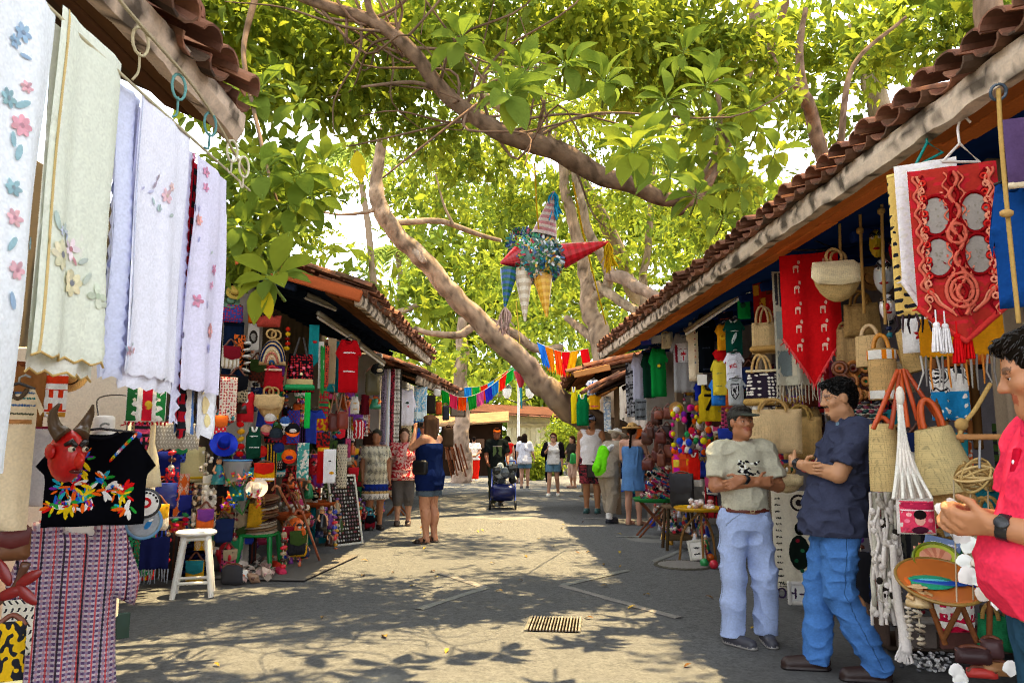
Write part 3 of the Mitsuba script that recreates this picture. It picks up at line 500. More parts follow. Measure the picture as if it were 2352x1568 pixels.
def screen_crowns(m, spots, cols, size, per, dens, seed, tmpl=COARSE, **k):
    for i, (px, py, y, rx_, rz_) in enumerate(spots):
        s = mpp(y); r = (rx_ * s, (rx_ + rz_) / 2 * s * 0.8, rz_ * s); crown(m, at(px, py, y), r, int(dens * rx_ * rz_ / 1000), per, size, cols, seed + i, tmpl, **k)
screen_crowns(m, [(640, 60, 6.6, 240, 110), (480, 40, 6.0, 120, 90), (900, 120, 7.0, 200, 120), (1110, 40, 7.4, 200, 90), (1350, 60, 7.0, 220, 110), (1560, 60, 7.6, 210, 100), (1680, 180, 7.6, 160, 150), (560, 210, 6.2, 150, 80), (620, 440, 6.4, 150, 130), (740, 200, 6.6, 140, 90), (1480, 150, 8, 150, 120), (560, 560, 6.0, 90, 90)],
              GREEN, .14, 8, 6.0, 54, FINE, hollow=0.1)
screen_crowns(m, [(1020, 300, 7.5, 120, 70), (1120, 380, 8.0, 120, 50), (860, 250, 7.2, 90, 90), (1640, 420, 8.0, 110, 80)], GREEN, .13, 8, 5.0, 140, FINE, hollow=0.1)
part(RB, 'foliage', m, 'leaf', True, kind='stuff')
# canopy straight overhead, whose gaps let the sun down on the street
m = M(); qs = np.random.default_rng(5)
for i in range(42):
    x, y = qs.uniform(-4.2, 4.5), qs.uniform(-4, 5.0) if i < 30 else qs.uniform(5, 9); crown(m, [x, y, qs.uniform(7.0, 9.0)], (1.0, 1.0, .5) if i < 30 else (.7, .7, .4), 95 if i < 30 else 34, 9, .18, GREEN, 300 + i, hollow=0.0)
for i, (x, y) in enumerate(((-.5, 2.3), (.1, 3.0), (-.3, 3.7), (.3, 4.4), (-1.0, 3.0), (.0, 1.6), (-.9, 4.2))): crown(m, [x, y, 7.6], (.8, .8, .5), 95, 9, .2, GREEN, 380 + i, hollow=0.0)  # unseen crowns added to keep direct sun off the tablecloths
k = part(RB, 'upper_foliage', m, 'leaf', True, kind='stuff')
# the leaning tree
LT = thing('leaning_tree', 'pale mottled tree trunk leaning across the street and forking upward', 'tree')
part(LT, 'trunk', limb_mesh([[3.6, 17.5, 0, .42], [2.6, 17.0, 1.2, .36], A4(1300, 935, 16, .27), A4(1230, 860, 15.6, .24), A4(1130, 765, 15, .215), A4(1045, 680, 14.6, .195), A4(965, 590, 14.2, .18), A4(905, 520, 14, .17), A4(872, 470, 13.9, .16), A4(866, 400, 13.8, .12), A4(882, 300, 13.7, .09), A4(900, 200, 13.6, .06), A4(930, 60, 13.5, .04)], 16), 'bark')
for pts in ([A4(905, 510, 14, .07), A4(1000, 508, 14.3, .06), A4(1060, 525, 14.6, .055), A4(1150, 552, 15, .04)], [A4(868, 475, 13.9, .06), A4(840, 488, 13.7, .035), A4(770, 492, 13.4, .02), A4(700, 470, 13.2, .012)], [A4(1040, 515, 14.4, .03), A4(1020, 470, 14.3, .022), A4(1000, 400, 14.2, .015)], [A4(940, 560, 14.1, .07), A4(975, 600, 13.9, .05), A4(968, 578, 13.8, .02)]):
    part(LT, 'limb', limb_mesh(pts, 8), 'bark')
m = M()
screen_crowns(m, [(980, 380, 15.5, 120, 70), (1060, 330, 16, 120, 70), (900, 430, 15, 60, 40), (1010, 460, 15.5, 100, 40), (930, 250, 15, 110, 90), (800, 420, 14.5, 50, 40), (720, 540, 14, 80, 40)], GREEN, .18, 8, 6.5, 560, hollow=0.1)
for i in range(44): crown(m, [qs.uniform(-3.6, 4.0), qs.uniform(8, 24), qs.uniform(8.5, 11)], (.75, .8, .4), 36, 9, .18, GREEN, 500 + i, hollow=0.0)
part(LT, 'crown', m, 'leaf', True, kind='stuff')
# the many-trunked tree behind the right roof
FT = thing('fig_tree', 'broad fig tree with several grey trunks and bright leaves behind the right roof', 'tree')
part(FT, 'trunk', limb_mesh([[2.2, 22, 0, .5], A4(1385, 800, 22, .34), A4(1358, 720, 22, .27), A4(1345, 640, 22, .22), A4(1330, 560, 22, .18), A4(1300, 440, 22, .16), A4(1280, 300, 22, .1)], 14), 'bark')
for pts in ([A4(1352, 690, 22, .16), A4(1400, 640, 21.6, .16), A4(1360, 550, 21.3, .14), A4(1335, 470, 21, .12), A4(1320, 380, 21, .1)], [A4(1400, 630, 21.5, .2), A4(1440, 645, 21, .19), A4(1500, 680, 20.5, .15), A4(1600, 700, 20, .1)], [A4(1370, 650, 21.8, .14), A4(1420, 690, 21.4, .14), A4(1470, 720, 21, .12), A4(1540, 760, 20.6, .08)],
            [A4(1480, 720, 24, .16), A4(1478, 640, 24, .13), A4(1492, 520, 24, .11), A4(1500, 380, 24, .08)], [A4(1380, 790, 22, .16), A4(1340, 760, 22.4, .14), A4(1300, 730, 22.6, .1)], [A4(1290, 800, 22.5, .12), A4(1230, 800, 22, .13), A4(1180, 765, 21.6, .13), A4(1110, 735, 21.2, .12), A4(1060, 765, 21, .11), A4(1000, 765, 20.8, .09), A4(950, 752, 20.6, .07)]):
    part(FT, 'limb', limb_mesh(pts, 9), 'bark')
m = M()
screen_crowns(m, [(1280, 480, 23, 150, 90), (1400, 560, 25, 150, 110), (1150, 480, 24, 130, 80), (1560, 560, 24, 120, 110), (1480, 430, 22, 160, 90), (1260, 640, 26, 130, 80), (1600, 640, 22, 100, 70), (1150, 600, 27, 110, 80), (1420, 760, 25, 120, 60), (1250, 760, 27, 120, 70), (1100, 820, 26, 130, 70), (1220, 870, 28, 120, 40)], GREEN, .32, 8, 4.2, 2600, hollow=0.1)
part(FT, 'crown', m, 'leaf', True, kind='stuff')
for (name, label, spots, cols, size, dens, seed, base) in (
    ('shade_tree', 'tall yellow green tree filling the gap beyond the left roofs', [(960, 700, 30, 130, 70), (1050, 640, 31, 140, 90), (900, 780, 27, 70, 50), (980, 830, 29, 120, 50), (860, 640, 30, 110, 60), (760, 590, 29, 80, 40), (1040, 420, 32, 130, 90), (960, 530, 31, 60, 60)], GREEN, .46, 4.2, 2600, (-8.5, 31)),
    ('shade_tree', 'wide bright green tree behind the far cream shed', [(1120, 900, 41, 190, 60), (1280, 880, 42, 150, 60), (1200, 700, 43, 170, 110), (1340, 700, 44, 150, 110), (1380, 880, 40, 100, 50), (1020, 900, 38, 70, 40)], GREEN, .6, 3.8, 2600, (2.2, 43)),
    ('shade_tree', 'sunlit yellowish tree rising above the right tiled roof', [(1950, 60, 14, 190, 110), (1760, 80, 15, 170, 110), (2120, 0, 12, 150, 90), (2200, 40, 11, 130, 90), (2080, 110, 11.5, 110, 70), (2010, 100, 12.5, 90, 60), (1900, 300, 14, 90, 70), (1850, 200, 14.5, 140, 90), (1700, 420, 15, 110, 80), (1640, 520, 16, 110, 70), (1980, 160, 13, 100, 60), (1600, 330, 17, 110, 100)], GREEN, .24, 5.2, 2900, (7.5, 14)),
    ('shade_tree', 'high leafy tree whose crown closes the top of the view', [(760, 60, 19, 170, 90), (960, 60, 20, 190, 110), (1180, 140, 22, 190, 130), (1400, 240, 22, 190, 150), (1180, 300, 24, 150, 80), (1560, 150, 20, 190, 130), (620, 20, 18, 150, 60), (1420, 60, 19, 190, 90)], GREEN, .34, 4.4, 2600, (7.5, 27))):
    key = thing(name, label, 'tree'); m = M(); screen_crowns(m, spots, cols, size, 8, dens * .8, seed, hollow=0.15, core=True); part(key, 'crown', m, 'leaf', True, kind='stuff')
    top = at(*spots[0][:3]); part(key, 'trunk', limb_mesh([[base[0], base[1], 0, .35], [base[0] * .8 + top[0] * .2, base[1], top[2] * .4, .28], [*(0.5 * np.array([base[0], base[1], top[2] * .7]) + .5 * top), .2], [*top, .1]], 10), 'bark')
key = thing('far_wood', 'mass of sunlit yellow green trees closing the view behind the market', 'trees', kind='stuff'); m = M(); q7 = np.random.default_rng(70)
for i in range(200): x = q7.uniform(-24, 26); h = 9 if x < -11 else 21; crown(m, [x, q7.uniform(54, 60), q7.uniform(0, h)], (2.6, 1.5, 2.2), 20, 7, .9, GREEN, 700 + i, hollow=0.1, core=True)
scene[key] = shape(m, 'leaf')
# slender palms against the sky
for i, (x0, y0, x1, y1, d, lab) in enumerate(((862, 690, 818, 345, 30, 'slender palm with a bare grey trunk against the white sky'), (918, 700, 912, 575, 34, 'short pale palm trunk half hidden beyond the left roof'))):
    key = thing('palm_tree', lab, 'palm tree'); b = at(x0, y0, d); t = at(x1, y1, d)
    part(key, 'trunk', M().tube([[b[0] + .3, d, 0], b, (b + t) / 2 + [.1, 0, 0], t], [.2, .15, .13, .11], 'a09684', 10), 'bark')
    m = M()
    for k in range(13):
        a = k * 2.4; dirn = np.array([math.cos(a), math.sin(a) * .8, 0]); L = 2.3 - .3 * i; s = np.linspace(0, 1, 12); mid = t + dirn * (s * L)[:, None] + np.array([0, 0, 1])[None] * (0.9 * s - 1.9 * s ** 2)[:, None] * L * .6
        sd = np.cross(dirn, [0, 0, 1.0])
        for q in (-1, 1): leaf_cloud(m, mid[1:], sd * q + dirn * .6 + np.array([[0, 0, -.5]]) + 0 * mid[1:], np.array([[0, 0, 1.0]]) + 0 * mid[1:], .75 * np.sin(PI * (s[1:] * .8 + .12)), np.repeat(col('8aa050')[None], 11, 0), COARSE)
        m.tube(mid, .02, '8a9a58', 4)
    part(key, 'frond', m, 'leaf', True, kind='stuff')
for i, (px, py, d, r, lab) in enumerate(((1255, 1055, 33, 35, 'bushy green shrub beside the cream shed door'), (1230, 1070, 29, 22, 'small broad leaved plant by the thin railing'), (1300, 1000, 34, 50, 'yellow green bush behind the railing at the street end'))):
    key = thing('shrub', lab, 'shrub'); m = M(); c = at(px, py, d); rr = r * mpp(d); c[2] = max(rr * .8, c[2]); crown(m, c, (rr, rr, rr), 260, 7, .22, GREEN, 900 + i, hollow=.1); part(key, 'foliage', m, 'leaf', True, kind='stuff'); part(key, 'stem', M().tube([[c[0], c[1], 0], c], .04, '5a4a34'), 'bark')
# ---------------------------------------------------------------- people: one continuous skin per body from blended tapered limbs, clothes as shells over it
def surface_nets(D, lo, res):
    ins = D < 0; s = [ins[i:D.shape[0] - 1 + i, j:D.shape[1] - 1 + j, k:D.shape[2] - 1 + k] for i in (0, 1) for j in (0, 1) for k in (0, 1)]
    cnt = sum(x.astype(np.int8) for x in s); act = (cnt > 0) & (cnt < 8); idx = np.full(act.shape, -1); ii = np.argwhere(act); idx[act] = np.arange(len(ii))
    C = np.array([D[ii[:, 0] + i, ii[:, 1] + j, ii[:, 2] + k] for i in (0, 1) for j in (0, 1) for k in (0, 1)]).T; O = np.array([(i, j, k) for i in (0, 1) for j in (0, 1) for k in (0, 1)], float)
    acc = np.zeros((len(ii), 3)); w = np.zeros(len(ii))
    for a in range(8):
        for b in range(a + 1, 8):
            if bin(a ^ b).count('1') == 1:
                m = (C[:, a] < 0) != (C[:, b] < 0); t = np.where(m, C[:, a] / np.where(m, C[:, a] - C[:, b], 1), 0)
                acc += np.where(m[:, None], O[a] + (O[b] - O[a]) * t[:, None], 0); w += m
    V = lo + (ii + acc / w[:, None]) * res; Fs = []
    for ax in range(3):
        u, v = (ax + 1) % 3, (ax + 2) % 3; A = np.moveaxis(ins, (ax, u, v), (0, 1, 2)); X = np.moveaxis(idx, (ax, u, v), (0, 1, 2))
        e = A[:-1, 1:-1, 1:-1] != A[1:, 1:-1, 1:-1]; q = np.argwhere(e); i, j, k = q[:, 0], q[:, 1] + 1, q[:, 2] + 1
        f = np.stack([X[i, j - 1, k - 1], X[i, j, k - 1], X[i, j, k], X[i, j - 1, k]], 1); flip = ~A[i, j, k]; f[flip] = f[flip][:, ::-1]; Fs.append(f)
    f = np.vstack(Fs); return V, f[(f >= 0).all(1)]
def cap_(a, b, ra, rb=None, k=0.02, c=None, flat=None, cut=False, sub=False): return dict(t='c', a=np.asarray(a, float), b=np.asarray(b, float), ra=ra, rb=ra if rb is None else rb, k=k, c=c, flat=flat, cut=cut, sub=sub)
def ell_(c0, r, R=None, k=0.02, c=None, sub=False): return dict(t='e', a=np.asarray(c0, float), r=np.asarray(r, float), R=R, k=k, c=c, sub=sub)
def prim_d(p, q):
    if p['t'] == 'e':
        x = q - p['a']; x = x if p['R'] is None else x @ p['R']; k0 = np.linalg.norm(x / p['r'], axis=-1); k1 = np.linalg.norm(x / p['r'] ** 2, axis=-1) + 1e-9; return k0 * (k0 - 1) / k1
    a, ab = p['a'], p['b'] - p['a']; x = q - a
    if p['flat'] is not None:
        n, s = p['flat']; n = np.asarray(n, float); h = x @ n - np.clip((x @ ab) / (ab @ ab + 1e-9), 0, 1) * (ab @ n); x = x + h[..., None] * n * (1 / s - 1)
    t = np.clip((x @ ab) / (ab @ ab + 1e-9), 0, 1); d = np.linalg.norm(x - t[..., None] * ab, axis=-1) - (p['ra'] + (p['rb'] - p['ra']) * t)
    if p['cut']: d = np.maximum(d, (q - p['b']) @ (ab / (np.linalg.norm(ab) + 1e-9)))
    return d
def sdf_mesh(prims, res, fold=None, clips=(), base='888888', two=None):
    lo, hi = np.full(3, 9e9), np.full(3, -9e9)
    for p in prims:
        if p['sub']: continue
        ext = p['r'].max() if p['t'] == 'e' else max(p['ra'], p['rb']); pts = [p['a']] if p['t'] == 'e' else [p['a'], p['b']]
        for x in pts: lo, hi = np.minimum(lo, x - ext), np.maximum(hi, x + ext)
    lo -= 3 * res + 0.01; n = np.ceil((hi - lo + 3 * res + 0.01) / res).astype(int); D = np.full(n, 0.5); ax = [lo[i] + np.arange(n[i]) * res for i in range(3)]
    for p in prims:
        ext = (p['r'].max() if p['t'] == 'e' else max(p['ra'], p['rb'])) * (1 if p['t'] == 'e' or p['flat'] is None else max(1, p['flat'][1])) + p['k'] + 3 * res; pts = np.array([p['a']] if p['t'] == 'e' else [p['a'], p['b']])
        s = [slice(max(0, int((pts[:, i].min() - ext - lo[i]) / res)), max(1, min(n[i], int((pts[:, i].max() + ext - lo[i]) / res) + 2))) for i in range(3)]
        q = np.stack(np.meshgrid(*[ax[i][s[i]] for i in range(3)], indexing='ij'), -1)
        if 0 in q.shape: continue
        d = prim_d(p, q); o = D[tuple(s)]; k = p['k']
        if p['sub']: h = np.clip(k - np.abs(o + d), 0, None) / k; D[tuple(s)] = np.maximum(o, -d) + h * h * k / 4
        else: h = np.clip(k - np.abs(o - d), 0, None) / k; D[tuple(s)] = np.minimum(o, d) - h * h * k / 4
    near = np.abs(D) < 0.08
    if fold is not None:
        amp, fr, sd = fold; ii = np.argwhere(near); P = lo + ii * res; n1 = meshkit.fbm(P * np.asarray(fr, float) + sd * 3.7, 2, sd); D[near] += amp * (1.0 * (n1 - 0.5) - 1.5 * (1 - np.abs(2 * meshkit.noise((P + 0.05 * n1[:, None]) * np.asarray(fr, float) * 1.1, sd + 2) - 1)) ** 3 + 0.25)
    if clips:
        q = np.stack(np.meshgrid(*ax, indexing='ij'), -1)
        for pt, nn in clips: D = np.maximum(D, (q - np.asarray(pt)) @ np.asarray(nn, float))
    V, f = surface_nets(D, lo, res); c = np.repeat(col(base)[None], len(V), 0); cp = [p for p in prims if p['c'] is not None]
    if cp:
        best = np.full(len(V), 0.0045 if two is None else two)
        for p in cp:
            d = np.abs(prim_d(p, V)) if not p['sub'] else prim_d(p, V); m = d < best; c[m] = col(p['c']); best[m] = d[m]
    return M().raw(V, f, c)
def hand(w, d, pn, thumb, s=1.0, curl=(0.35, 0.5, 0.4), rmin=0.0, c=None, spread=0.06):
    """palm, four unequal fingers in three bones and a thumb from the side of the palm; d along the hand, pn out of the palm, thumb the thumb's side"""
    w, d, pn, th = (np.asarray(x, float) for x in (w, d, pn, thumb)); d = d / np.linalg.norm(d); pn = pn - d * (pn @ d); pn /= np.linalg.norm(pn); th = th - d * (th @ d) - pn * (th @ pn); th = th + np.cross(pn, d) * (0.05 if th @ np.cross(pn, d) >= -1e-3 else -0.05); th /= np.linalg.norm(th); o = []; r = lambda x: max(x * s, rmin)
    for q in (-0.028, -0.009, 0.010, 0.028): o.append(cap_(w + th * q * .6 * s + d * .012 * s, w + (d * 0.088 + th * q) * s, r(.0135), r(.0118), .012, c))
    for q, L in ((0.029, .072), (0.010, .080), (-0.009, .074), (-0.027, .058)):
        p = w + (d * 0.090 + th * q) * s; a = 0.0; dd = d + th * q * spread / .03; dd /= np.linalg.norm(dd)
        for j, (fr, cu) in enumerate(zip((.45, .30, .25), curl)):
            a += cu; v = dd * math.cos(a) + pn * math.sin(a); p2 = p + v * L * fr * s; o.append(cap_(p, p2, r(.0092 - .0008 * j), r(.0084 - .0008 * j), .004, c)); p = p2
    b = w + (d * .022 + th * .026 + pn * .004) * s; v = d * .65 + th * .75 + pn * .25; v /= np.linalg.norm(v); p2 = b + v * .042 * s; v2 = d * .9 + th * .25 + pn * .4; v2 /= np.linalg.norm(v2)
    return o + [cap_(w + d * .01 * s, b, r(.013), r(.0125), .012, c), cap_(b, p2, r(.0125), r(.0105), .008, c), cap_(p2, p2 + v2 * .034 * s, r(.0102), r(.0085), .004, c)]
J0 = dict(pel=(0, 0, .53), waist=(0, .004, .61), chest=(0, 0, .715), neck=(0, -.006, .83), head=(0, .012, .925), sR=(.107, -.006, .803), eR=(.132, -.012, .635), wR=(.138, .03, .49), hR=(.05, 0, .515), kR=(.054, .01, .28), aR=(.056, -.012, .048),
          dR=(.1, .35, -1), pR=(-1, 0, 0), dL=(-.1, .35, -1), pL=(1, 0, 0), tR=(0, 1, 0), tL=(0, 1, 0))
def person(pos, head_deg, Ht, skin, label, J={}, w=1.0, belly=0.0, res=.01, look=(0, 0), outfit=(), hair=None, face=False, shoes=None, foot=(0, 0), curl=((.35, .5, .4),) * 2, female=False, hands=True, group=None, stubble=None, tattoo=None):
    key = thing('person', label, 'person', group); W = rz(head_deg); pos = np.asarray(pos, float)
    K = {k: np.array(v, float) for k, v in J0.items()}
    for k in ('s', 'e', 'w', 'h', 'k', 'a'): K[k + 'L'] = K[k + 'R'] * [-1, 1, 1]
    for k, v in J.items(): K[k] = np.array(v, float)
    for k in K:
        if k[0] not in 'dpt' or k == 'pel': K[k] = K[k] * Ht
    c = lambda a, b, ra, rb=None, k=.03, **q: cap_(K[a] if isinstance(a, str) else a, K[b] if isinstance(b, str) else b, ra * Ht, None if rb is None else rb * Ht, k, **q)
    up = K['chest'] - K['pel']; up /= np.linalg.norm(up); fw = np.array([0, 1.0, 0]); hr = rz(look[0]) @ rx(look[1]); s = 1.0 if not female else .92
    torso = [ell_(K['chest'], np.array([.098 * w, .068 * w, .105]) * Ht, k=.05), ell_(K['waist'] + [0, belly * .5, 0], np.array([.086 * w, .064 * w + belly / Ht * .6, .09]) * Ht, k=.06), ell_(K['pel'], np.array([.092 * w * (1.06 if female else 1), .07 * w, .075]) * Ht, k=.06), cap_(K['sR'] - [.02 * Ht, 0, 0], K['sL'] + [.02 * Ht, 0, 0], .040 * Ht * s, None, .05)]
    if female: torso += [ell_(K['chest'] + [x * .045 * Ht, .052 * Ht, -.012 * Ht], np.array([.04, .038, .04]) * Ht, k=.03) for x in (-1, 1)]
    arms, legs = {}, {}
    for S_ in 'RL':
        arms[S_] = [c('s' + S_, 'e' + S_, .033 * s * w ** .5, .0265 * s * w ** .5, .03), c('e' + S_, 'w' + S_, .027 * s * w ** .4, .0165 * s, .012)]
        legs[S_] = [c('h' + S_, 'k' + S_, .056 * w, .034 * w ** .6, .04), c('k' + S_, 'a' + S_, .034 * w ** .6, .0225, .02), ell_(K['k' + S_] * .66 + K['a' + S_] * .34 + [0, -.016 * Ht, 0], np.array([.03, .033, .07]) * Ht * w ** .6, k=.03)]
    hc = K['head']; hs = Ht / 1.72 * (0.98 if female else 1.0); h_ = lambda x, y, z: hc + hr @ (np.array([x, y, z]) * hs); B = []
    neck = [cap_(K['neck'] - up * .03, hc + hr @ np.array([0, -.02, -.06]), .036 * Ht * s, .032 * Ht * s, .025)]
    E = lambda x, y, z, r, k=.012, **q: ell_(h_(x, y, z), np.array(r) * hs, hr, k, **q); sk = H(skin); lip = sk * [.82, .5, .45]; dk = sk * .35
    headp = [E(0, -.012, .03, (.075, .094, .09), .02), E(0, .022, -.035, (.06, .064, .082), .03), cap_(h_(-.045, .0, -.07), h_(0, .062, -.092), .026 * hs, .024 * hs, .03), cap_(h_(.045, .0, -.07), h_(0, .062, -.092), .026 * hs, .024 * hs, .03)]
    if face or res <= .0101:
        headp += [cap_(h_(0, .078, .02), h_(0, .103, -.02), .008 * hs, .0125 * hs, .012)] + [E(x * .012, .092, -.026, (.008, .009, .007), .008) for x in (-1, 1)] + [cap_(h_(-.045, .066, .022), h_(.045, .066, .022), .013 * hs, None, .015)] + [E(x * .04, .058, -.02, (.024, .022, .02), .02) for x in (-1, 1)]
        headp += [E(x * .031, .094, .004, (.016, .012, .0085), .010, sub=True) for x in (-1, 1)] + [cap_(h_(x * .018, .0815, .025), h_(x * .05, .070, .024), .0065 * hs, .004 * hs, .006, dk) for x in (-1, 1)]
        headp += [cap_(h_(-.02, .080, -.0515), h_(.02, .080, -.0515), .0075 * hs, None, .006, lip), cap_(h_(-.016, .079, -.061), h_(.016, .079, -.061), .0085 * hs, None, .006, lip)]
    headp += [E(x * .077, -.006, -.002, (.011, .02, .032), .008) for x in (-1, 1)]
    if stubble: headp += [E(0, .074, -.095, (.024, .02, .022), .01, c=stubble), cap_(h_(-.022, .083, -.041), h_(.022, .083, -.041), .0052 * hs, None, .005, stubble)]
    B = torso + neck + headp + legs['R'] + legs['L']
    for S_ in 'RL':
        B += arms[S_]
        f0 = rz(foot[0 if S_ == 'R' else 1]) @ np.array([0, 1.0, 0]); a = K['a' + S_]; B += [cap_(a + [0, 0, -.012 * Ht], np.array([a[0], a[1], .02]) + f0 * .085 * Ht, .024 * Ht, .017 * Ht, .02), cap_(a, np.array([a[0], a[1], .022 * Ht]) - f0 * .012 * Ht, .022 * Ht, .021 * Ht, .02)]
        if hands: B += hand(K['w' + S_], K['d' + S_], K['p' + S_], K['t' + S_], Ht / 1.72 * (.92 if female else 1), curl[0 if S_ == 'R' else 1], res * .62)
    if tattoo: B += [ell_(K['eL'] * t + K['wL'] * (1 - t) + [.0, .02, 0], (.02, .02, .03), k=.001, c=tattoo) for t in (.25, .6)] + [ell_(K['sL'] * t + K['eL'] * (1 - t) + [-.01, .02, 0], (.03, .03, .035), k=.001, c=tattoo) for t in (.2, .55)]
    put_ = lambda nm, m, mat, lab=None: part(key, nm, M().add(m, W, pos), mat, True, lab)
    put_('body', sdf_mesh(B, res, base=skin, two=.012 if tattoo else None), 'skin')
    if face:
        for x in (-1, 1):
            m = M().ell(h_(x * .0315, .0725, .004), .0104 * hs, 'b8aca0', n=12); m.ell(h_(x * .0315 + .001 * look[0] / 30, .0785, .004), .0062 * hs, '1c120c', n=8); put_('eye', m, 'gloss')
            m = M().ell(h_(x * .0315, .0755, .0092), (.0138 * hs, .0125 * hs, .0066 * hs), sk * .75, hr, n=10); put_('eyelid', m, 'skin')
    infl = lambda P, d, k=None: [{**p, **({'r': p['r'] + d} if p['t'] == 'e' else {'ra': p['ra'] + d, 'rb': p['rb'] + d}), 'c': None, **({'k': k} if k else {})} for p in P]
    lerp = lambda a, b, t: a + (b - a) * t
    for it in outfit:
        kind, color = it[0], it[1]; o = it[2] if len(it) > 2 else {}; mat = o.get('mat', 'cloth'); fold = o.get('fold', .009); sd = int(o.get('seed', len(label))); loose = o.get('loose', .014)
        if kind in ('shirt', 'tank', 'jacket'):
            P = infl(torso, loose); sl = o.get('sleeve', .55); cl = [((0, 0, o.get('hem', .50) * Ht), (0, 0, -1))]
            if sl:
                for S_ in 'RL':
                    a, b, w2 = K['s' + S_], K['e' + S_], K['w' + S_]
                    if sl <= 1: P.append(cap_(a, lerp(a, b, sl), .040 * Ht * s * w ** .5 + o.get('sw', .004), .037 * Ht * s * w ** .5 + o.get('sw', .004) * 1.5, .035, cut=True))
                    else: P += [cap_(a, b, .040 * Ht * s, .034 * Ht * s, .035), cap_(b, lerp(b, w2, sl - 1), .034 * Ht * s, .027 * Ht * s, .02, cut=True)]
            P.append(cap_(K['waist'], K['pel'] - up * .03 * Ht, .09 * w * Ht + loose, .112 * w * Ht + loose, .04, flat=((0, 1, 0), .9)) if o.get('hem', .5) < .53 else P[-1]); P.append(cap_(K['neck'] - up * .05 * Ht, K['neck'] + up * .004 * Ht, .047 * Ht * s, .041 * Ht * s, .03, cut=True))
            if kind == 'tank': P += [ell_(K['s' + S_] + [(.012 if S_ == 'R' else -.012) * Ht, 0, -.01 * Ht], np.array([.042, .08, .05]) * Ht, k=.01, sub=True) for S_ in 'RL'] + [ell_(K['neck'] + [0, .03 * Ht, .0], np.array([.05, .06, .05]) * Ht, k=.01, sub=True)]
            if o.get('dark'): P += [{**x, 'c': cc} for x, cc in o['dark'](K, h_, Ht)]
            g = sdf_mesh(P, res, (fold, o.get('fr', (9, 9, 7)), sd), cl, color, two=.02); put_(o.get('name', 'shirt'), g, 'knit' if mat == 'cloth' else mat, o.get('label'))
            if o.get('collar'):
                cc = o['collar']; nk = K['neck'] + up * .008 * Ht; nx = (hc - K['neck']); nx /= np.linalg.norm(nx); Q = [cap_(nk + nx * -.01, nk + nx * .028, .050 * Ht * s, .044 * Ht * s, .004, cut=True), cap_(nk + nx * -.05, nk + nx * .07, .0375 * Ht * s, None, .004, sub=True), ell_(nk + [0, .06 * Ht, .01], (.018, .05, .05), k=.004, sub=True)]
                put_('collar', sdf_mesh(Q, min(res, .006), None, (), cc), mat)
        elif kind in ('trousers', 'shorts'):
            hm = o.get('hem', .05) * Ht; lw = o.get('lw', 1.0); P = [ell_(K['pel'] + [0, 0, -.008 * Ht], np.array([.098 * w * (1.06 if female else 1), .078 * w, .085]) * Ht, k=.04), cap_(K['pel'] - up * 0, K['waist'] + up * .03, .082 * w * Ht, .076 * w * Ht, .05, flat=((0, 1, 0), .78))]
            for S_ in 'RL':
                kn, an = K['k' + S_], K['a' + S_]; P.append(c('h' + S_, 'k' + S_, .064 * w * lw, .05 * lw * w ** .6, .03))
                if hm < kn[2]: t = (kn[2] - hm) / (kn[2] - an[2]); e = lerp(kn, an, t); P.append(cap_(kn, e, .05 * lw * Ht * w ** .6, o.get('cuff', .043) * lw * Ht, .03, cut=True))
            cl = [((0, 0, hm), (0, 0, -1)), (K['waist'] + [0, 0, o.get('rise', -.035) * Ht], (0, 0, 1))]
            g = sdf_mesh(P, res, (fold, o.get('fr', (11, 11, 6)), sd), cl, color); put_(kind, g, 'knit' if mat == 'cloth' else mat, o.get('label'))
            if face:
                kd = cKDTree(g.get()[0]); vv = g.get()[0]; sm = M(); X_ = lambda a, b: vv[kd.query(np.array([lerp(np.asarray(a), np.asarray(b), t) for t in np.linspace(0, 1, 26)]))[1]]
                for q, S_ in ((1, 'R'), (-1, 'L')):
                    h0, k0, a0 = K['h' + S_], K['k' + S_], K['a' + S_]; pw = K['pel']
                    for a, b in ((h0 + [q * .16, 0, .05], k0 + [q * .12, 0, 0]), (k0 + [q * .12, 0, 0], a0 + [q * .09, 0, 0]), (pw + [q * .09, .22, .05], pw + [q * .2, .1, -.07]), (pw + [q * .05, -.25, -.02], pw + [q * .14, -.25, -.02]), (pw + [q * .05, -.25, -.02], pw + [q * .06, -.25, -.15]), (pw + [q * .14, -.25, -.02], pw + [q * .14, -.25, -.15])): sm.tube(X_(a, b), .0022, col(color) * .45, 4)
                put_('seam', sm, 'cloth')
        elif kind == 'dress':
            tp = K['chest'] + [0, 0, o.get('top', .06) * Ht]; hm = o.get('hem', .28) * Ht; wd = o.get('wd', .13) * Ht
            P = infl(torso[:3] + torso[4:], loose) + [cap_(K['waist'] + [0, 0, .03 * Ht], (K['pel'][0], K['pel'][1] + o.get('fwd', 0), hm), .082 * w * Ht, wd, .05, flat=((0, 1, 0), o.get('flat', .75)), cut=True)]
            if o.get('sleeve'): P += [cap_(K['s' + S_] - [.01 if S_ == 'R' else -.01, 0, 0], lerp(K['s' + S_], K['e' + S_], o['sleeve']), .042 * Ht * s, .048 * Ht * s, .04, cut=True) for S_ in 'RL'] + infl(torso[3:4], loose)
            put_('dress', sdf_mesh(P, res, (fold, o.get('fr', (14, 14, 2.2)), sd), [((0, 0, hm), (0, 0, -1)), (tp, (0, 0, 1))], color), 'knit' if mat == 'cloth' else mat, o.get('label'))
            for z0, z1, cc in o.get('bands', ()): put_('hem_band', sdf_mesh(infl(P, .006), res, (fold, o.get('fr', (14, 14, 2.2)), sd), [((0, 0, z0 * Ht), (0, 0, -1)), ((0, 0, z1 * Ht), (0, 0, 1))], cc), mat)
        elif kind == 'belt':
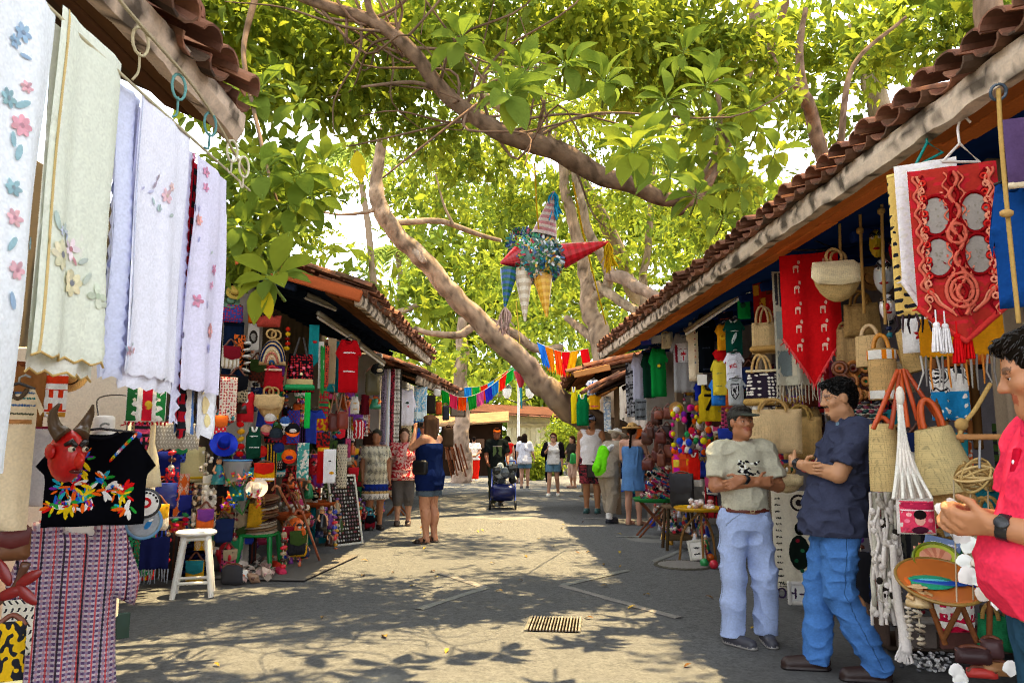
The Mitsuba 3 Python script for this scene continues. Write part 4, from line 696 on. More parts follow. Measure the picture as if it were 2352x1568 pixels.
            zc = K['waist'][2] + o.get('z', -.04) * Ht; P = [ell_(K['pel'] + [0, 0, 0], np.array([.106 * w, .086 * w, .09]) * Ht, k=.04), cap_(K['pel'], K['waist'] + up * .03, .096 * w * Ht, .092 * w * Ht + belly * .3, .05, flat=((0, 1, 0), .86))]
            put_('belt', sdf_mesh(P, min(res, .007), None, [((0, 0, zc - .018), (0, 0, -1)), ((0, 0, zc + .018), (0, 0, 1))], color), 'leather')
            put_('buckle', M().box([K['pel'][0], K['pel'][1] + .083 * w * Ht + .006, zc], (.045, .012, .038), 'b8a878', None, .005), 'foil')
        elif kind == 'cap':
            P = [E(0, -.012, .045, (.086, .104, .085), .004)]; g = sdf_mesh(P, min(res, .007), None, [(h_(0, 0, .036), -(hr @ np.array([0, -.12, 1])))], color); put_('cap', g, mat, o.get('label'))
            g = sdf_mesh([ell_(h_(0, .125, .046), np.array([.072, .066, .012]) * hs, hr @ rx(-8), .004)], min(res, .006), None, (), o.get('brim', color)); put_('cap_brim', g, mat)
        elif kind == 'hat':
            br = o.get('brim', .17); P = [E(0, -.01, .07, (.088, .10, .075), .012), E(0, -.01, .048, (br, br, .02), .03)]
            g = sdf_mesh(P, min(res, .008), (.004, (9, 9, 9), sd), [(h_(0, 0, .03), -(hr @ np.array([0, 0, 1.])))] if o.get('flatb', True) else (), color); hk = put_('hat', g, mat, o.get('label'))
            if o.get('band'): put_('hat_band', sdf_mesh([E(0, -.01, .07, (.0925, .1045, .075), .01)], .006, None, [(h_(0, 0, .062), -(hr @ np.array([0, 0, 1.]))), (h_(0, 0, .09), hr @ np.array([0, 0, 1.]))], o['band']), 'cloth')
        elif kind == 'glasses':
            m = M(); [m.ell(h_(x * .032, .094, .004), np.array([.027, .006, .019]) * hs, color, hr, 8) for x in (-1, 1)]; [m.tube([h_(x * .055, .088, .008), h_(x * .078, .0, .008)], .003, color, 5) for x in (-1, 1)]; m.tube([h_(-.01, .098, .008), h_(.01, .098, .008)], .003, color, 5); put_('sunglasses', m, 'gloss')
        elif kind == 'watch':
            S_ = o.get('side', 'L'); d = K['w' + S_] - K['e' + S_]; L = np.linalg.norm(d); d /= L; p = K['w' + S_] - d * .025; m = M().tube([p - d * .014, p - d * .012, p + d * .012, p + d * .014], [.019 * Ht, .0205 * Ht, .0205 * Ht, .019 * Ht], color, 14); put_(o.get('name', 'watch'), m, 'gloss')
            if o.get('dial'): dn = np.asarray(o['dial'], float); dn -= d * (dn @ d); dn /= np.linalg.norm(dn); put_('watch_dial', M().ell(p + dn * .0205 * Ht, (.019, .019, .006), '15171c', np.stack([d, np.cross(dn, d), dn], 1), 12), 'gloss')
        elif kind == 'fn': put_(o['name'], color(K, h_, Ht, hr), mat, o.get('label'))
    if hair:
        hcx, hk = hair[0], hair[1]; P = [E(0, -.022, .042, (.084, .096, .088), .015), E(0, -.055, -.005, (.07, .06, .075), .02)] + ([E(0, .035, .094, (.058, .055, .022), .02)] if hk != 'bald' else [])
        if hk == 'long': P += [cap_(h_(x, -.06, .03), h_(x * 1.5, -.085, -hair[2]), .052 * hs, .04 * hs, .03) for x in (-.04, 0, .04)]
        if hk == 'wavy': P += [cap_(h_(x, -.03, .03), h_(x * 1.7, -.05 + .03 * abs(x) / .06, -hair[2]), .045 * hs, .038 * hs, .03) for x in (-.06, -.03, .03, .06)] + [cap_(h_(0, -.06, .03), h_(0, -.07, -hair[2]), .05 * hs, .04 * hs, .03)]
        if hk == 'braid': P += [ell_(h_(0, -.10 - .012 * i, -.05 - .045 * i), np.array([.021, .021, .03]) * hs, k=.006) for i in range(int(hair[2] / .045))]
        if hk == 'bun': P += [E(0, -.09, .07, (.04, .04, .04), .01)]
        P += [E(0, .105, -.035, (.078, .085, .105), .012, sub=True)]
        if hk in ('short', 'bald'): P += [E(x * .082, .004, -.008, (.03, .03, .042), .006, sub=True) for x in (-1, 1)] + [cap_(h_(-.12, .02, -.06), h_(.12, .02, -.06), .05 * hs, None, .01, sub=True)]
        g = sdf_mesh(P, max(.0055, res * .75), (.004, (46, 46, 24) if hk in ('short', 'bald') else (30, 30, 8), 5), (), hcx); put_('hair', g, 'cloth')
        if face:
            v, f, _, _ = g.get(); nn = meshkit.arrays((v, f), True)[2]; q = np.random.default_rng(3); ii = q.integers(len(v), size=1500); sm = M()
            for i in ii:
                p, n_ = v[i], nn[i]; t = hr @ np.array([q.normal(0, .35), -.9 if p[1] < hc[1] + .05 else .5, -.5]); t = t - n_ * (t @ n_); t /= np.linalg.norm(t) + 1e-9; L = q.uniform(.010, .019); sm.tube([p, p + t * L * .5 + n_ * .003, p + t * L + n_ * q.uniform(.0, .003)], [.0017, .0015, .0006], col(hcx) * q.uniform(.6, 2.2), 3, cap=False)
            put_('hair_strand', sm, 'gloss', None)
    if shoes:
        for S_ in 'RL':
            f0 = rz(foot[0 if S_ == 'R' else 1]) @ np.array([0, 1.0, 0]); a = np.array([K['a' + S_][0], K['a' + S_][1], 0]); heel, toe = a - f0 * .014 * Ht, a + f0 * .098 * Ht; sc = shoes[0]
            if len(shoes) > 2 and shoes[2] == 'sandal': P = [cap_(heel + [0, 0, .012], toe + [0, 0, .012], .026 * Ht, .027 * Ht, .004, c=shoes[1], flat=((0, 0, 1), .35))] + [cap_(a + f0 * t * Ht + np.cross(f0, [0, 0, 1]) * -.025 * Ht + [0, 0, .02], a + f0 * t * Ht + np.cross(f0, [0, 0, 1]) * .025 * Ht + [0, 0, .02], .0235 * Ht, None, .004, c=sc) for t in (.065,)] + [cap_(a + [0, 0, .035 * Ht], a + [0, 0, .05 * Ht], .027 * Ht, .0255 * Ht, .004, c=sc, cut=True)]
            else: P = [cap_(heel + [0, 0, .026 * Ht], toe + [0, 0, .018 * Ht], .029 * Ht, .024 * Ht, .02, c=sc), cap_(a + [0, 0, .03 * Ht], a + [0, 0, .05 * Ht], .029 * Ht, .028 * Ht, .02, c=sc, cut=True), cap_(heel + [0, 0, .010], toe + [0, 0, .010], .030 * Ht, .027 * Ht, .003, c=shoes[1], flat=((0, 0, 1), .3))]
            put_('shoe' if len(shoes) < 3 else shoes[2], sdf_mesh(P, max(.007, res * .8), None, [((0, 0, .001), (0, 0, -1))], sc, two=.05), 'leather')
    return key, K, W, pos
def world_tube(pts, r, c, n=6): return M().tube(curve(pts, 6), r, c, n)
def front_print(K, dz, w, h, color, seed, y0, n=16):     # worn print on a chest: irregular thin strokes lying on the cloth
    r = np.random.default_rng(seed); m = M()
    for i in range(n):
        x, z = r.uniform(-w, w), r.uniform(-h, h); m.ell(K['chest'] + [x, y0 - 2.2 * x * x, dz + z], (r.uniform(.006, .022), .004, r.uniform(.004, .011)), color, ry(r.uniform(-40, 40)), 6)
    return m

# red polo, nearest at the right edge
def polo_bits(K, h_, Ht, hr):
    m = M(); [m.ell(K['chest'] + [0.0, .128 + .012 * i, .10 - .045 * i], (.007, .004, .007), 'f4e8e8', n=8) for i in range(2)]; return m
def placket(K, h_, Ht, hr): return M().box(K['chest'] + [0, .128, .075], (.034, .012, .13), 'c01830', rx(12), .004)
PX = at(2440, 1000, 2.08)
person([PX[0], 2.08, 0], 80, 1.72, 'a8714c', 'man in a bright red polo shirt clasping his hands at the right edge',
       dict(head=(-.012, .028, .918), neck=(0, .008, .825), eR=(.128, .03, .655), wR=(.04, .135, .685), eL=(-.132, .01, .65), wL=(-.045, .13, .678), dR=(-.55, .75, .12), pR=(-.6, -.4, -.6), dL=(.55, .75, .0), pL=(.7, -.3, .3), tR=(0, .3, 1), tL=(0, .3, 1)),
       w=1.12, belly=.085, res=.006, look=(-18, -16), face=True, hair=('17120f', 'short'), shoes=('2a2320', '15120f'), curl=((.75, .8, .5), (.55, .7, .5)),
       outfit=(('shirt', 'e83a56', dict(sleeve=.62, hem=.535, loose=.014, collar='d83050', fold=.006, fr=(10, 10, 12), seed=4, name='polo_shirt')), ('trousers', '2a4a5c', dict(loose=.01, seed=2)), ('belt', '1c2026', dict(z=-.045)), ('watch', '16181c', dict(side='L', dial=(-1, 0, .3), name='wristwatch')), ('fn', placket, dict(name='placket')), ('fn', polo_bits, dict(name='button', mat='gloss'))))
# navy polo, leaning back with arms folded
PX = at(1945, 1540, 4.75)
NAVY = person([PX[0] + .03, 4.75, 0], 84, 1.80, 'b3805c', 'man in navy polo shirt and blue jeans leaning back with folded arms',
       dict(pel=(0, .02, .525), waist=(0, .005, .61), chest=(0, -.03, .715), neck=(0, -.035, .83), head=(0, -.008, .925), sR=(.108, -.035, .80), sL=(-.108, -.04, .80), eR=(.128, .035, .668), wR=(-.03, .125, .69), eL=(-.132, .045, .665), wL=(.02, .145, .70), dR=(-1, -.12, -.10), pR=(0, -1, .2), dL=(1, .05, .12), pL=(-.2, -1, 0), tR=(0, .2, 1), tL=(0, .3, 1), hR=(.05, .02, .51), hL=(-.05, .02, .51), kR=(.05, .075, .285), aR=(.035, .10, .048), kL=(-.065, .045, .28), aL=(-.075, -.06, .048)),
       w=1.06, belly=.035, res=.0072, look=(8, -9), face=True, hair=('0f0d0d', 'short'), stubble='3a261c', shoes=('2c1c18', '1a1210'), foot=(0, 0), curl=((.3, .4, .3), (.5, .5, .4)),
       outfit=(('shirt', '3a4256', dict(sleeve=.74, hem=.458, collar='6f8796', fold=.016, fr=(11, 11, 13), seed=5, loose=.016, name='polo_shirt')), ('trousers', '4a76b4', dict(fold=.013, fr=(8, 8, 13), lw=.93, hem=.02, seed=7, label='faded blue jeans creased at the knees')), ('watch', '15161a', dict(side='L', dial=(0, 1, .3), name='wristwatch')), ('watch', 'c02028', dict(side='R', name='wristband'))))
# khaki tee
PX = at(1722, 1480, 5.42)
KHAKI = person([PX[0], 5.42, 0], 186, 1.655, '9c6546', 'older man in a khaki tee, dark cap and baggy pale blue jeans with folded arms',
       dict(eR=(.138, .035, .655), wR=(-.015, .115, .675), eL=(-.14, .04, .655), wL=(.055, .13, .69), dR=(-1, .0, .05), pR=(0, -1, 0), dL=(.85, .1, -.35), pL=(0, -1, -.2), tR=(0, .2, 1), tL=(0, .3, 1), aR=(.075, .0, .048), kR=(.066, .015, .28), aL=(-.085, -.02, .048), kL=(-.072, .012, .28)),
       w=1.0, belly=.03, res=.0072, look=(8, 4), face=True, hair=('2a2622', 'short'), shoes=('3c3c44', '8a8680'), foot=(28, -12), curl=((.4, .5, .4), (.5, .6, .5)),
       outfit=(('shirt', 'b2b09a', dict(sleeve=.75, hem=.556, fold=.009, fr=(11, 11, 12), seed=3, loose=.015, sw=.004)), ('trousers', 'a0b0d4', dict(fold=.014, fr=(7, 7, 6), lw=.98, rise=-.045, hem=.035, cuff=.044, seed=9, label='baggy pale blue jeans')), ('belt', '5a2418', dict(z=-.052)), ('cap', '3c3e3a', dict(brim='4a4c46')), ('watch', '101216', dict(side='L', dial=(0, 1, .2), name='wristwatch')),
               ('fn', lambda K, h_, Ht, hr: front_print(K, .025, .075, .05, '15151a', 3, .127 + .0, 34).add(front_print(K, .03, .07, .045, 'e6e4dc', 5, .125, 16)), dict(name='shirt_print'))))
# woman in the navy romper
PX = on_ground(985, 1246)
ROMP = person([PX[0], PX[1], 0], 62, 1.80, 'c48a68', 'woman in a navy strapless romper holding a camera up to her face in the sun',
       dict(eR=(.12, .10, .74), wR=(.05, .12, .885), eL=(-.125, .09, .735), wL=(-.03, .125, .88), dR=(-.3, .3, 1), pR=(-1, 0, 0), dL=(.3, .3, 1), pL=(1, 0, 0), tR=(0, -1, .2), tL=(0, -1, .2)), w=1.22, belly=.04, res=.0098, female=True, look=(-4, -4), hair=('5a4030', 'wavy', .2), shoes=('3a2a24', '55463c', 'sandal'), curl=((.8, .8, .5),) * 2,
       outfit=(('dress', '16224e', dict(top=.055, hem=.44, wd=.115, flat=.85, fold=.008, fr=(10, 10, 5), label='navy strapless romper')), ('shorts', '18244f', dict(hem=.405, lw=1.12, seed=3)), ('fn', lambda K, h_, Ht, hr: M().tube([K['sR'] + [.0, -.01, .03], K['chest'] + [0, .13, .0], K['pel'] + [-.2, .02, .1]], .012, '8a8f98', 6).tube([K['sR'] + [.0, -.01, .03], K['chest'] + [0, -.13, .0], K['pel'] + [-.2, .0, .1]], .012, '8a8f98', 6), dict(name='bag_strap')),
               ('fn', lambda K, h_, Ht, hr: M().box(K['pel'] + [-.24, .0, .10], (.10, .24, .2), '17171a', None, .03), dict(name='shoulder_bag', mat='leather')), ('fn', lambda K, h_, Ht, hr: M().box(h_(0, .15, .0), (.14, .05, .09), '1a1a1c', None, .012), dict(name='camera', mat='gloss')),
               ('fn', lambda K, h_, Ht, hr: sdf_mesh([c_ for S_ in 'RL' for c_ in [cap_(K['h' + S_] * .42 + K['k' + S_] * .58, K['h' + S_] * .35 + K['k' + S_] * .65, .074 * Ht, .073 * Ht, .01, cut=True)]], .01, None, (), '55606e'), dict(name='turned_hem'))))
# elderly seller in the printed dress
PX = on_ground(852, 1216)
person([PX[0] + .05, PX[1], 0], 205, 1.62, '96603f', 'elderly woman in a cream and black printed dress with a blue band',
       dict(), w=1.12, belly=.05, res=.011, female=True, look=(-30, 0), hair=('3a3630', 'bun'), shoes=('2a2420', '1a1614'),
       outfit=(('dress', 'cfc6ae', dict(top=.115, hem=.30, wd=.14, sleeve=.55, mat='print_dark:3', fold=.006, bands=((.385, .455, '1b2f80'), (.36, .385, 'b8925a'), (.30, .36, 'd8d2c4')))),))
# shopper behind the romper
PX = on_ground(948, 1185, 0)
person([-2.05, 12.9, 0], 190, 1.66, 'b88a70', 'shopper in pink patterned shirt half hidden behind the woman in navy', dict(), w=1.1, res=.013, female=True, hair=('4a382c', 'long', .1), shoes=('5a4a40', '2a2420'), outfit=(('shirt', 'd8b0a8', dict(mat='print_red:4', sleeve=.7, hem=.46)), ('trousers', '5c5a58', dict(hem=.2))))
# the porter with his trolley
PX = on_ground(1140, 1163)
person([PX[0], PX[1] + .15, 0], 188, 1.74, '8a5236', 'porter in an orange cap and black tee pushing a loaded blue hand trolley',
       dict(eR=(.14, .02, .64), wR=(.13, .14, .545), eL=(-.14, .02, .64), wL=(-.13, .14, .545), dR=(0, 1, -.3), dL=(0, 1, -.3), aR=(.06, .08, .048), kR=(.056, .06, .285), aL=(-.06, -.1, .06), kL=(-.056, .0, .28)), w=1.02, res=.012, shoes=('1c1c1c', '3a3a3a'), hair=('1a1614', 'short'),
       outfit=(('shirt', '1c1d20', dict(sleeve=.75, hem=.5)), ('trousers', '35372c', dict(lw=1.1)), ('cap', 'd9601e'), ('fn', lambda K, h_, Ht, hr: M().box(K['chest'] + [0, .133, -.03], (.2, .014, .22), '5a6a44', rx(4), .004).box(K['chest'] + [0, .135, .085], (.2, .014, .025), '9a948a', rx(4), .004), dict(name='shirt_print'))))
# group further down the street
PX = on_ground(1088, 1104); person([PX[0], PX[1], 0], 5, 1.66, '9a6a50', 'woman in bright red trousers and white top with hands clasped behind her', dict(eR=(.14, -.08, .64), wR=(.03, -.13, .56), eL=(-.14, -.08, .64), wL=(-.03, -.13, .55), dR=(-1, 0, 0), dL=(1, 0, 0), pR=(0, 1, 0), pL=(0, 1, 0)), w=1.2, res=.016, female=True, hair=('1c1614', 'bun'), shoes=('e8e4dc', 'd8d4cc'),
       outfit=(('shirt', 'e6ddd4', dict(sleeve=.6, hem=.47)), ('trousers', 'd42418', dict(lw=1.2)), ('fn', lambda K, h_, Ht, hr: M().tube([K['sL'] + [.0, -.03, .03], K['chest'] + [0, -.15, .0], K['pel'] + [.16, -.06, .08]], .012, '4a3a30', 6), dict(name='bag_strap'))))
person([PX[0] - .42, PX[1] + .3, 0], 170, 1.66, '8a5a44', 'person in a blue top and dark trousers beside the woman in red trousers', dict(), res=.018, hair=('1c1a20', 'short'), shoes=('222222', '222222'), outfit=(('shirt', '2a3c86', dict(sleeve=.8)), ('trousers', '25262c')))
PX = on_ground(1165, 1112); person([PX[0], PX[1], 0], 10, 1.66, 'b07c60', 'woman with short black curly hair in a red crop top and pale shorts', dict(), res=.016, female=True, hair=('17120f', 'wavy', .06), shoes=('c8b8a8', '8a7a6a'), outfit=(('shirt', 'c01e1c', dict(sleeve=0, hem=.63)), ('shorts', '9db2bc', dict(hem=.38, lw=1.15))))
person([PX[0] + .42, PX[1] + .8, 0], 10, 1.66, '9a6a50', 'person in long black clothes walking between the red top and the white top', dict(), res=.018, female=True, hair=('2a1e18', 'long', .14), shoes=('6a4a38', '3a2a20'), outfit=(('dress', '17171a', dict(top=.1, hem=.12, wd=.1, sleeve=.9)),))
PX = on_ground(1205, 1122); person([PX[0], PX[1], 0], -6, 1.70, 'b98a70', 'woman with long dark hair in a loose white tee and denim shorts walking away', dict(aR=(.05, .05, .05), aL=(-.055, -.05, .055), eR=(.15, .0, .64), wR=(.18, .05, .55)), w=1.05, res=.014, female=True, hair=('231914', 'long', .16), shoes=('33353a', 'd8d8d8'), outfit=(('shirt', 'dcdcea', dict(sleeve=.75, hem=.45, loose=.03)), ('shorts', '52708a', dict(hem=.37, lw=1.2)), ('fn', lambda K, h_, Ht, hr: M().tube([K['sL'] + [.0, -.03, .03], K['chest'] + [0.02, -.15, .0], K['pel'] + [.2, -.06, .1]], .012, '2a2420', 6), dict(name='bag_strap'))))
PX = on_ground(1272, 1139); person([PX[0], PX[1], 0], 170, 1.68, 'b98468', 'woman in sunglasses and white vest with a long black cardigan and denim shorts', dict(aR=(.07, .1, .05), kR=(.06, .07, .28), aL=(-.06, -.08, .06), eR=(.15, .02, .66), wR=(.08, .12, .73), dR=(-.2, .3, 1)), res=.013, female=True, hair=('4a241c', 'long', .08), shoes=('e6e0d6', 'e6e0d6'),
       outfit=(('tank', 'dedbd6', dict(hem=.5, sleeve=0)), ('shorts', '5c7c92', dict(hem=.38, lw=1.18)), ('glasses', '14141a'), ('fn', lambda K, h_, Ht, hr: sdf_mesh([cap_(K['sR'] + [0, -.02, 0], K['eR'], .05 * Ht, .05 * Ht, .03), cap_(K['sL'] + [0, -.02, 0], K['eL'], .05 * Ht, .05 * Ht, .03), cap_(K['sR'] + [0, -.05, 0], [.16, -.1, .42], .06, .08, .04), cap_(K['sL'] + [0, -.05, 0], [-.16, -.1, .6], .06, .06, .04)], .014, (.01, (9, 9, 4), 3), (), '1a1719'), dict(name='cardigan'))))
PX = on_ground(1312, 1120); person([PX[0] + .05, PX[1], 0], 120, 1.64, 'a87a5c', 'shopper with dark hair carrying a green bag beside the hat stand', dict(eR=(.14, .06, .66), wR=(.12, .16, .68)), res=.016, female=True, hair=('2a1c16', 'long', .1), shoes=('8a6a58', '6a5040'), outfit=(('shirt', '2c2622', dict(sleeve=.6)), ('trousers', 'b49480', dict(hem=.2)), ('fn', lambda K, h_, Ht, hr: M().box(K['pel'] + [-.2, .05, .04], (.1, .34, .34), '1c8a42', rx(8), .04), dict(name='shoulder_bag', mat='leather'))))
# three shoppers at the right stalls
PX = on_ground(1360, 1178); person([PX[0], PX[1], 0], 168, 1.97, 'a8704e', 'tall bearded man in a white tank top, cap and sunglasses with tattooed arm', dict(wR=(.135, .06, .5), wL=(-.15, .04, .5)), w=1.12, belly=.03, res=.011, hair=('1c1814', 'short'), stubble='2a1c16', shoes=('1f4a48', '20201e'), tattoo='5a5048', look=(-20, -4),
       outfit=(('tank', 'd9d3d6', dict(hem=.49, sleeve=0, loose=.012, label='white ribbed tank top')), ('shorts', '8a3a40', dict(hem=.30, lw=1.25, mat='print_dark:4', label='red and black patterned shorts')), ('cap', '8d98ae', dict(brim='2c3a5c')), ('glasses', '121216'), ('fn', lambda K, h_, Ht, hr: M().box(K['pel'] + [-.08, .17, -.16], (.3, .1, .36), '1c1a1c', None, .03), dict(name='carry_bag', mat='leather'))))
PX = on_ground(1398, 1200)
def backpack_mesh(K, h_, Ht, hr): return sdf_mesh([cap_(K['chest'] + [-.02, -.19, .02], K['pel'] + [-.02, -.17, .02], .13, .15, .03, flat=((0, 1, 0), .55)), cap_(K['chest'] + [-.02, -.29, -.12], K['pel'] + [-.02, -.27, .05], .08, .09, .02, flat=((0, 1, 0), .5))], .012, (.006, (9, 9, 9), 2), (), '6fd41e')
person([PX[0], PX[1], 0], -52, 1.72, 'b48a70', 'stooping shopper in beige clothes and white sun hat wearing a lime green backpack', dict(chest=(0, .06, .70), neck=(0, .10, .80), head=(0, .14, .885), sR=(.10, .075, .785), sL=(-.10, .075, .785), eR=(.13, .11, .63), wR=(.10, .20, .58), eL=(-.13, .10, .63), wL=(-.10, .2, .58), aR=(.07, -.06, .05), aL=(-.07, .08, .05), kL=(-.06, .06, .28)), w=1.08, res=.011, female=True, look=(0, -20), hair=('8a7a68', 'short'), shoes=('1c1e2a', '2a2a2e'),
       outfit=(('shirt', '9f9482', dict(sleeve=1.4, hem=.46, loose=.022)), ('trousers', '9a8f7c', dict(lw=1.15, hem=.1)), ('hat', 'd9d6cc', dict(brim=.175)), ('fn', backpack_mesh, dict(name='backpack', label='lime green backpack')), ('fn', lambda K, h_, Ht, hr: sdf_mesh([cap_(K['neck'] + [x * .1, .0, -.01], K['chest'] + [x * .09, -.14, .1], .05, .05, .04) for x in (-1, 1)], .012, (.008, (9, 9, 9), 2), (), 'cfd6d4'), dict(name='shawl')), ('fn', lambda K, h_, Ht, hr: M().add(sdf_mesh([cap_(K['a' + S_] + [0, 0, .02], K['a' + S_] + [0, 0, .10], .034 * Ht, .033 * Ht, .01) for S_ in 'RL'], .01, None, (), 'e4e2de')), dict(name='sock'))))
PX = on_ground(1457, 1205)
person([PX[0], PX[1], 0], -28, 1.74, 'c08c74', 'woman in a blue strapless sundress and straw hat with a long dark braid', dict(eR=(.13, .08, .66), wR=(.12, .24, .66), dR=(0, 1, .1), eL=(-.13, .04, .65), wL=(-.08, .15, .6)), w=1.03, res=.0105, female=True, hair=('1f1512', 'braid', .3), shoes=('b8876c', 'a87a60', 'sandal'),
       outfit=(('dress', '5a83b8', dict(top=.055, hem=.335, wd=.125, flat=.8, fold=.013, fr=(16, 16, 1.5), label='blue strapless sundress gathered at the top')), ('hat', 'c49a60', dict(brim=.18, band='2a2018', label='straw hat with dark band'))))
# the trolley itself
TP = on_ground(1156, 1166); key = thing('hand_trolley', 'blue hand trolley piled with bundles wrapped in clear plastic', 'trolley')
bx, by = TP[0], TP[1] - .1
part(key, 'frame', M().tube([[bx - .26, by + .55, 1.0], [bx - .26, by + .1, .25], [bx - .26, by - .3, .18]], .018, '2a3f9a').tube([[bx + .26, by + .55, 1.0], [bx + .26, by + .1, .25], [bx + .26, by - .3, .18]], .018, '2a3f9a').tube([[bx - .26, by + .55, 1.0], [bx + .26, by + .55, 1.0]], .018, '2a3f9a'), 'gloss')
part(key, 'crate', M().box([bx, by - .12, .36], (.54, .7, .34), '161f58', None, .09), 'gloss')
for x in (-.27, .27): wk = part(key, 'wheel', M().ring([bx + x, by - .38, .10], .075, .026, '1a1a1c', rz(90), 16, 7), 'gloss'); part(wk, 'hub', M().ell([bx + x, by - .38, .1], (.02, .03, .03), '8a8a8a'), 'gloss')
k2 = thing('wrapped_bundle', 'grey plastic wrapped bundles heaped on the hand trolley', 'bundle'); m = M(); r_ = np.random.default_rng(4)
for i in range(26): m.ell([bx + r_.uniform(-.24, .24), by + r_.uniform(-.4, .15), .58 + r_.uniform(0, .3)], r_.uniform(.07, .12, 3), ('aeb6bc', '5c666e', '23282c', 'c8d0d4')[i % 4], rz(r_.uniform(0, 180)), 6)
scene[k2] = shape(m, 'gloss', False)
# ---------------------------------------------------------------- goods: builders in a local frame (x right, z up, front towards -y), sized W x Hh metres
def sym(pts): p = np.array(pts, float); return np.vstack([p, (p * [-1, 1])[::-1]])
def dX(px, X): return abs(X) * FOC / abs(1200 - px)
def g_tshirt(W, Hh, c, collar=None, stripe=None, pat=None, decal=None, side=None, **o):
    m = M(); a, h = W / 2, Hh / 2; sl = o.get('sl', .34)
    out = sym([(.16 * W, h * .97), (.28 * W, h), (a, h - sl * Hh * .8), (a * .86, h - sl * Hh), (o.get('bw', .37) * W, h - sl * Hh * .72), (o.get('bw', .37) * W, -h)])
    out = np.vstack([out[:6], out[6:], [[-.08 * W, h * .93], [.08 * W, h * .93]]])
    sf = panel(m, out, .035, c, max(.04, W / 12), drape(o.get('seed', 1), .016, W * .35, .3, h, Hh), o.get('pn', 0)); P = [('shirt', m, pat or 'cloth', True)]
    m = M(); g = np.linspace(-1, 1, 7); x = g * .16 * W; z = h * .97 - .07 * Hh * (1 - g ** 2); m.tube(np.stack([x, sf(np.stack([x, z], 1)) - .004, z], 1), .010, collar or col(c) * .6, 5); P.append(('collar', m, 'cloth', True))
    if decal: m = M(); decal(m, sf, W, Hh); P.append(('print', m, 'cloth', False))
    m = M(); m.tube([[-.3 * W, 0, h * .98], [0, 0, h * 1.06], [.3 * W, 0, h * .98]], .007, '2a2420', 5).tube([[0, 0, h * 1.06], [0, 0, h * 1.14], [.02, 0, h * 1.18], [.04, 0, h * 1.15]], .005, '888880', 5); P.append(('hanger', m, 'gloss', True)); return P
def g_jersey(W, Hh, c, decal=None, trim='e8e8e0', pat=None, **o):
    m = M(); h = Hh / 2; out = sym([(.18 * W, h), (.36 * W, h * .98), (.38 * W, h * .55), (.5 * W, h * .38), (.48 * W, -h)])
    out = np.vstack([out, [[-.10 * W, h * .72], [.10 * W, h * .72]]]); sf = panel(m, out, .03, c, max(.04, W / 10), drape(o.get('seed', 2), .016, W * .4, .3, h, Hh), o.get('pn', 0)); P = [('jersey', m, pat or 'cloth', True)]
    m = M(); g = np.linspace(-1, 1, 7); x = g * .18 * W; z = h - .15 * Hh * np.sqrt(np.clip(1 - g ** 2, 0, 1)); m.tube(np.stack([x, sf(np.stack([x, z], 1)) - .004, z], 1), .012, trim, 5); P.append(('collar', m, 'cloth', True))
    if decal: m = M(); decal(m, sf, W, Hh); P.append(('print', m, 'cloth', False))
    return P
def g_trousers(W, Hh, c, **o):
    m = M(); a, h = W / 2, Hh / 2; panel(m, [(-a, -h), (-.08 * W, -h), (0, h * .4), (.08 * W, -h), (a, -h), (a * .9, h), (-a * .9, h)], .04, c, W / 8, drape(o.get('seed', 1), .02, W * .3, .4, h, Hh)); b = M().box([0, -.02, h - .02], (W * .92, .06, .045), col(c) * .7, None, .01)
    return [('trousers', m, 'cloth', True), ('waistband', b, 'cloth', True)]
def g_cloth(W, Hh, c, pat=None, pn=0, fringe=None, point=0.0, scallop=0.0, amp=.02, lam=None, decal=None, th=.012, bands=(), nfr=None, edge=None, res=None, fk=1.0, **o):
    m = M(); a, h = W / 2, Hh / 2; n = max(8, int(W / .035)); xs = np.linspace(a, -a, n + 1); zb = -h + point * Hh * np.abs(xs) / a + (scallop * np.abs(np.sin(np.arange(n + 1) * PI / 2)))
    out = np.vstack([[(-a, h)], [(a, h)], np.stack([xs, zb], 1)]) if point or scallop else [(-a, h), (a, h), (a, -h), (-a, -h)]
    sf = panel(m, out, th, c, res or max(.035, min(W, Hh) / 10), drape(o.get('seed', 1), amp, lam or max(.1, W * .5), .3, h, Hh), pn); P = [('cloth', m, pat or 'cloth', True)]
    for z0, z1, cc in bands:
        m = M(); patch(m, [(-a * .99, h - z1 * Hh), (a * .99, h - z1 * Hh), (a * .99, h - z0 * Hh), (-a * .99, h - z0 * Hh)], sf, cc, .004, max(.03, W / 10), .004); P.append(('band', m, 'cloth', True))
    if edge:
        m = M(); z = np.interp(xs[::-1], xs[::-1], zb[::-1]); q = np.stack([xs[::-1], sf(np.stack([xs[::-1], z], 1)), z], 1); m.tube(q, edge[1], edge[0], 5); P.append(('edging', m, 'cloth', True))
    if decal: m = M(); decal(m, sf, W, Hh); P.append(('print', m, 'cloth', True))
    if fringe:
        m = M(); k = nfr or int(W / .022); r = np.random.default_rng(3); L = fringe[1]; xs2 = np.linspace(-a, a, k); z = -h + point * Hh * np.abs(xs2) / a; y = sf(np.stack([xs2, z], 1))
        for i in range(k): m.tube([[xs2[i], y[i], z[i] + .005], [xs2[i] + r.normal(0, .004), y[i] - .004, z[i] - L * .5], [xs2[i] + r.normal(0, .009), y[i], z[i] - L * r.uniform(.8, 1.1)]], [.006 * fk, .0055 * fk, .003 * fk], fringe[0] if isinstance(fringe[0], str) else fringe[0][i % len(fringe[0])], 4)
        P.append(('fringe', m, 'cloth', True))
    return P
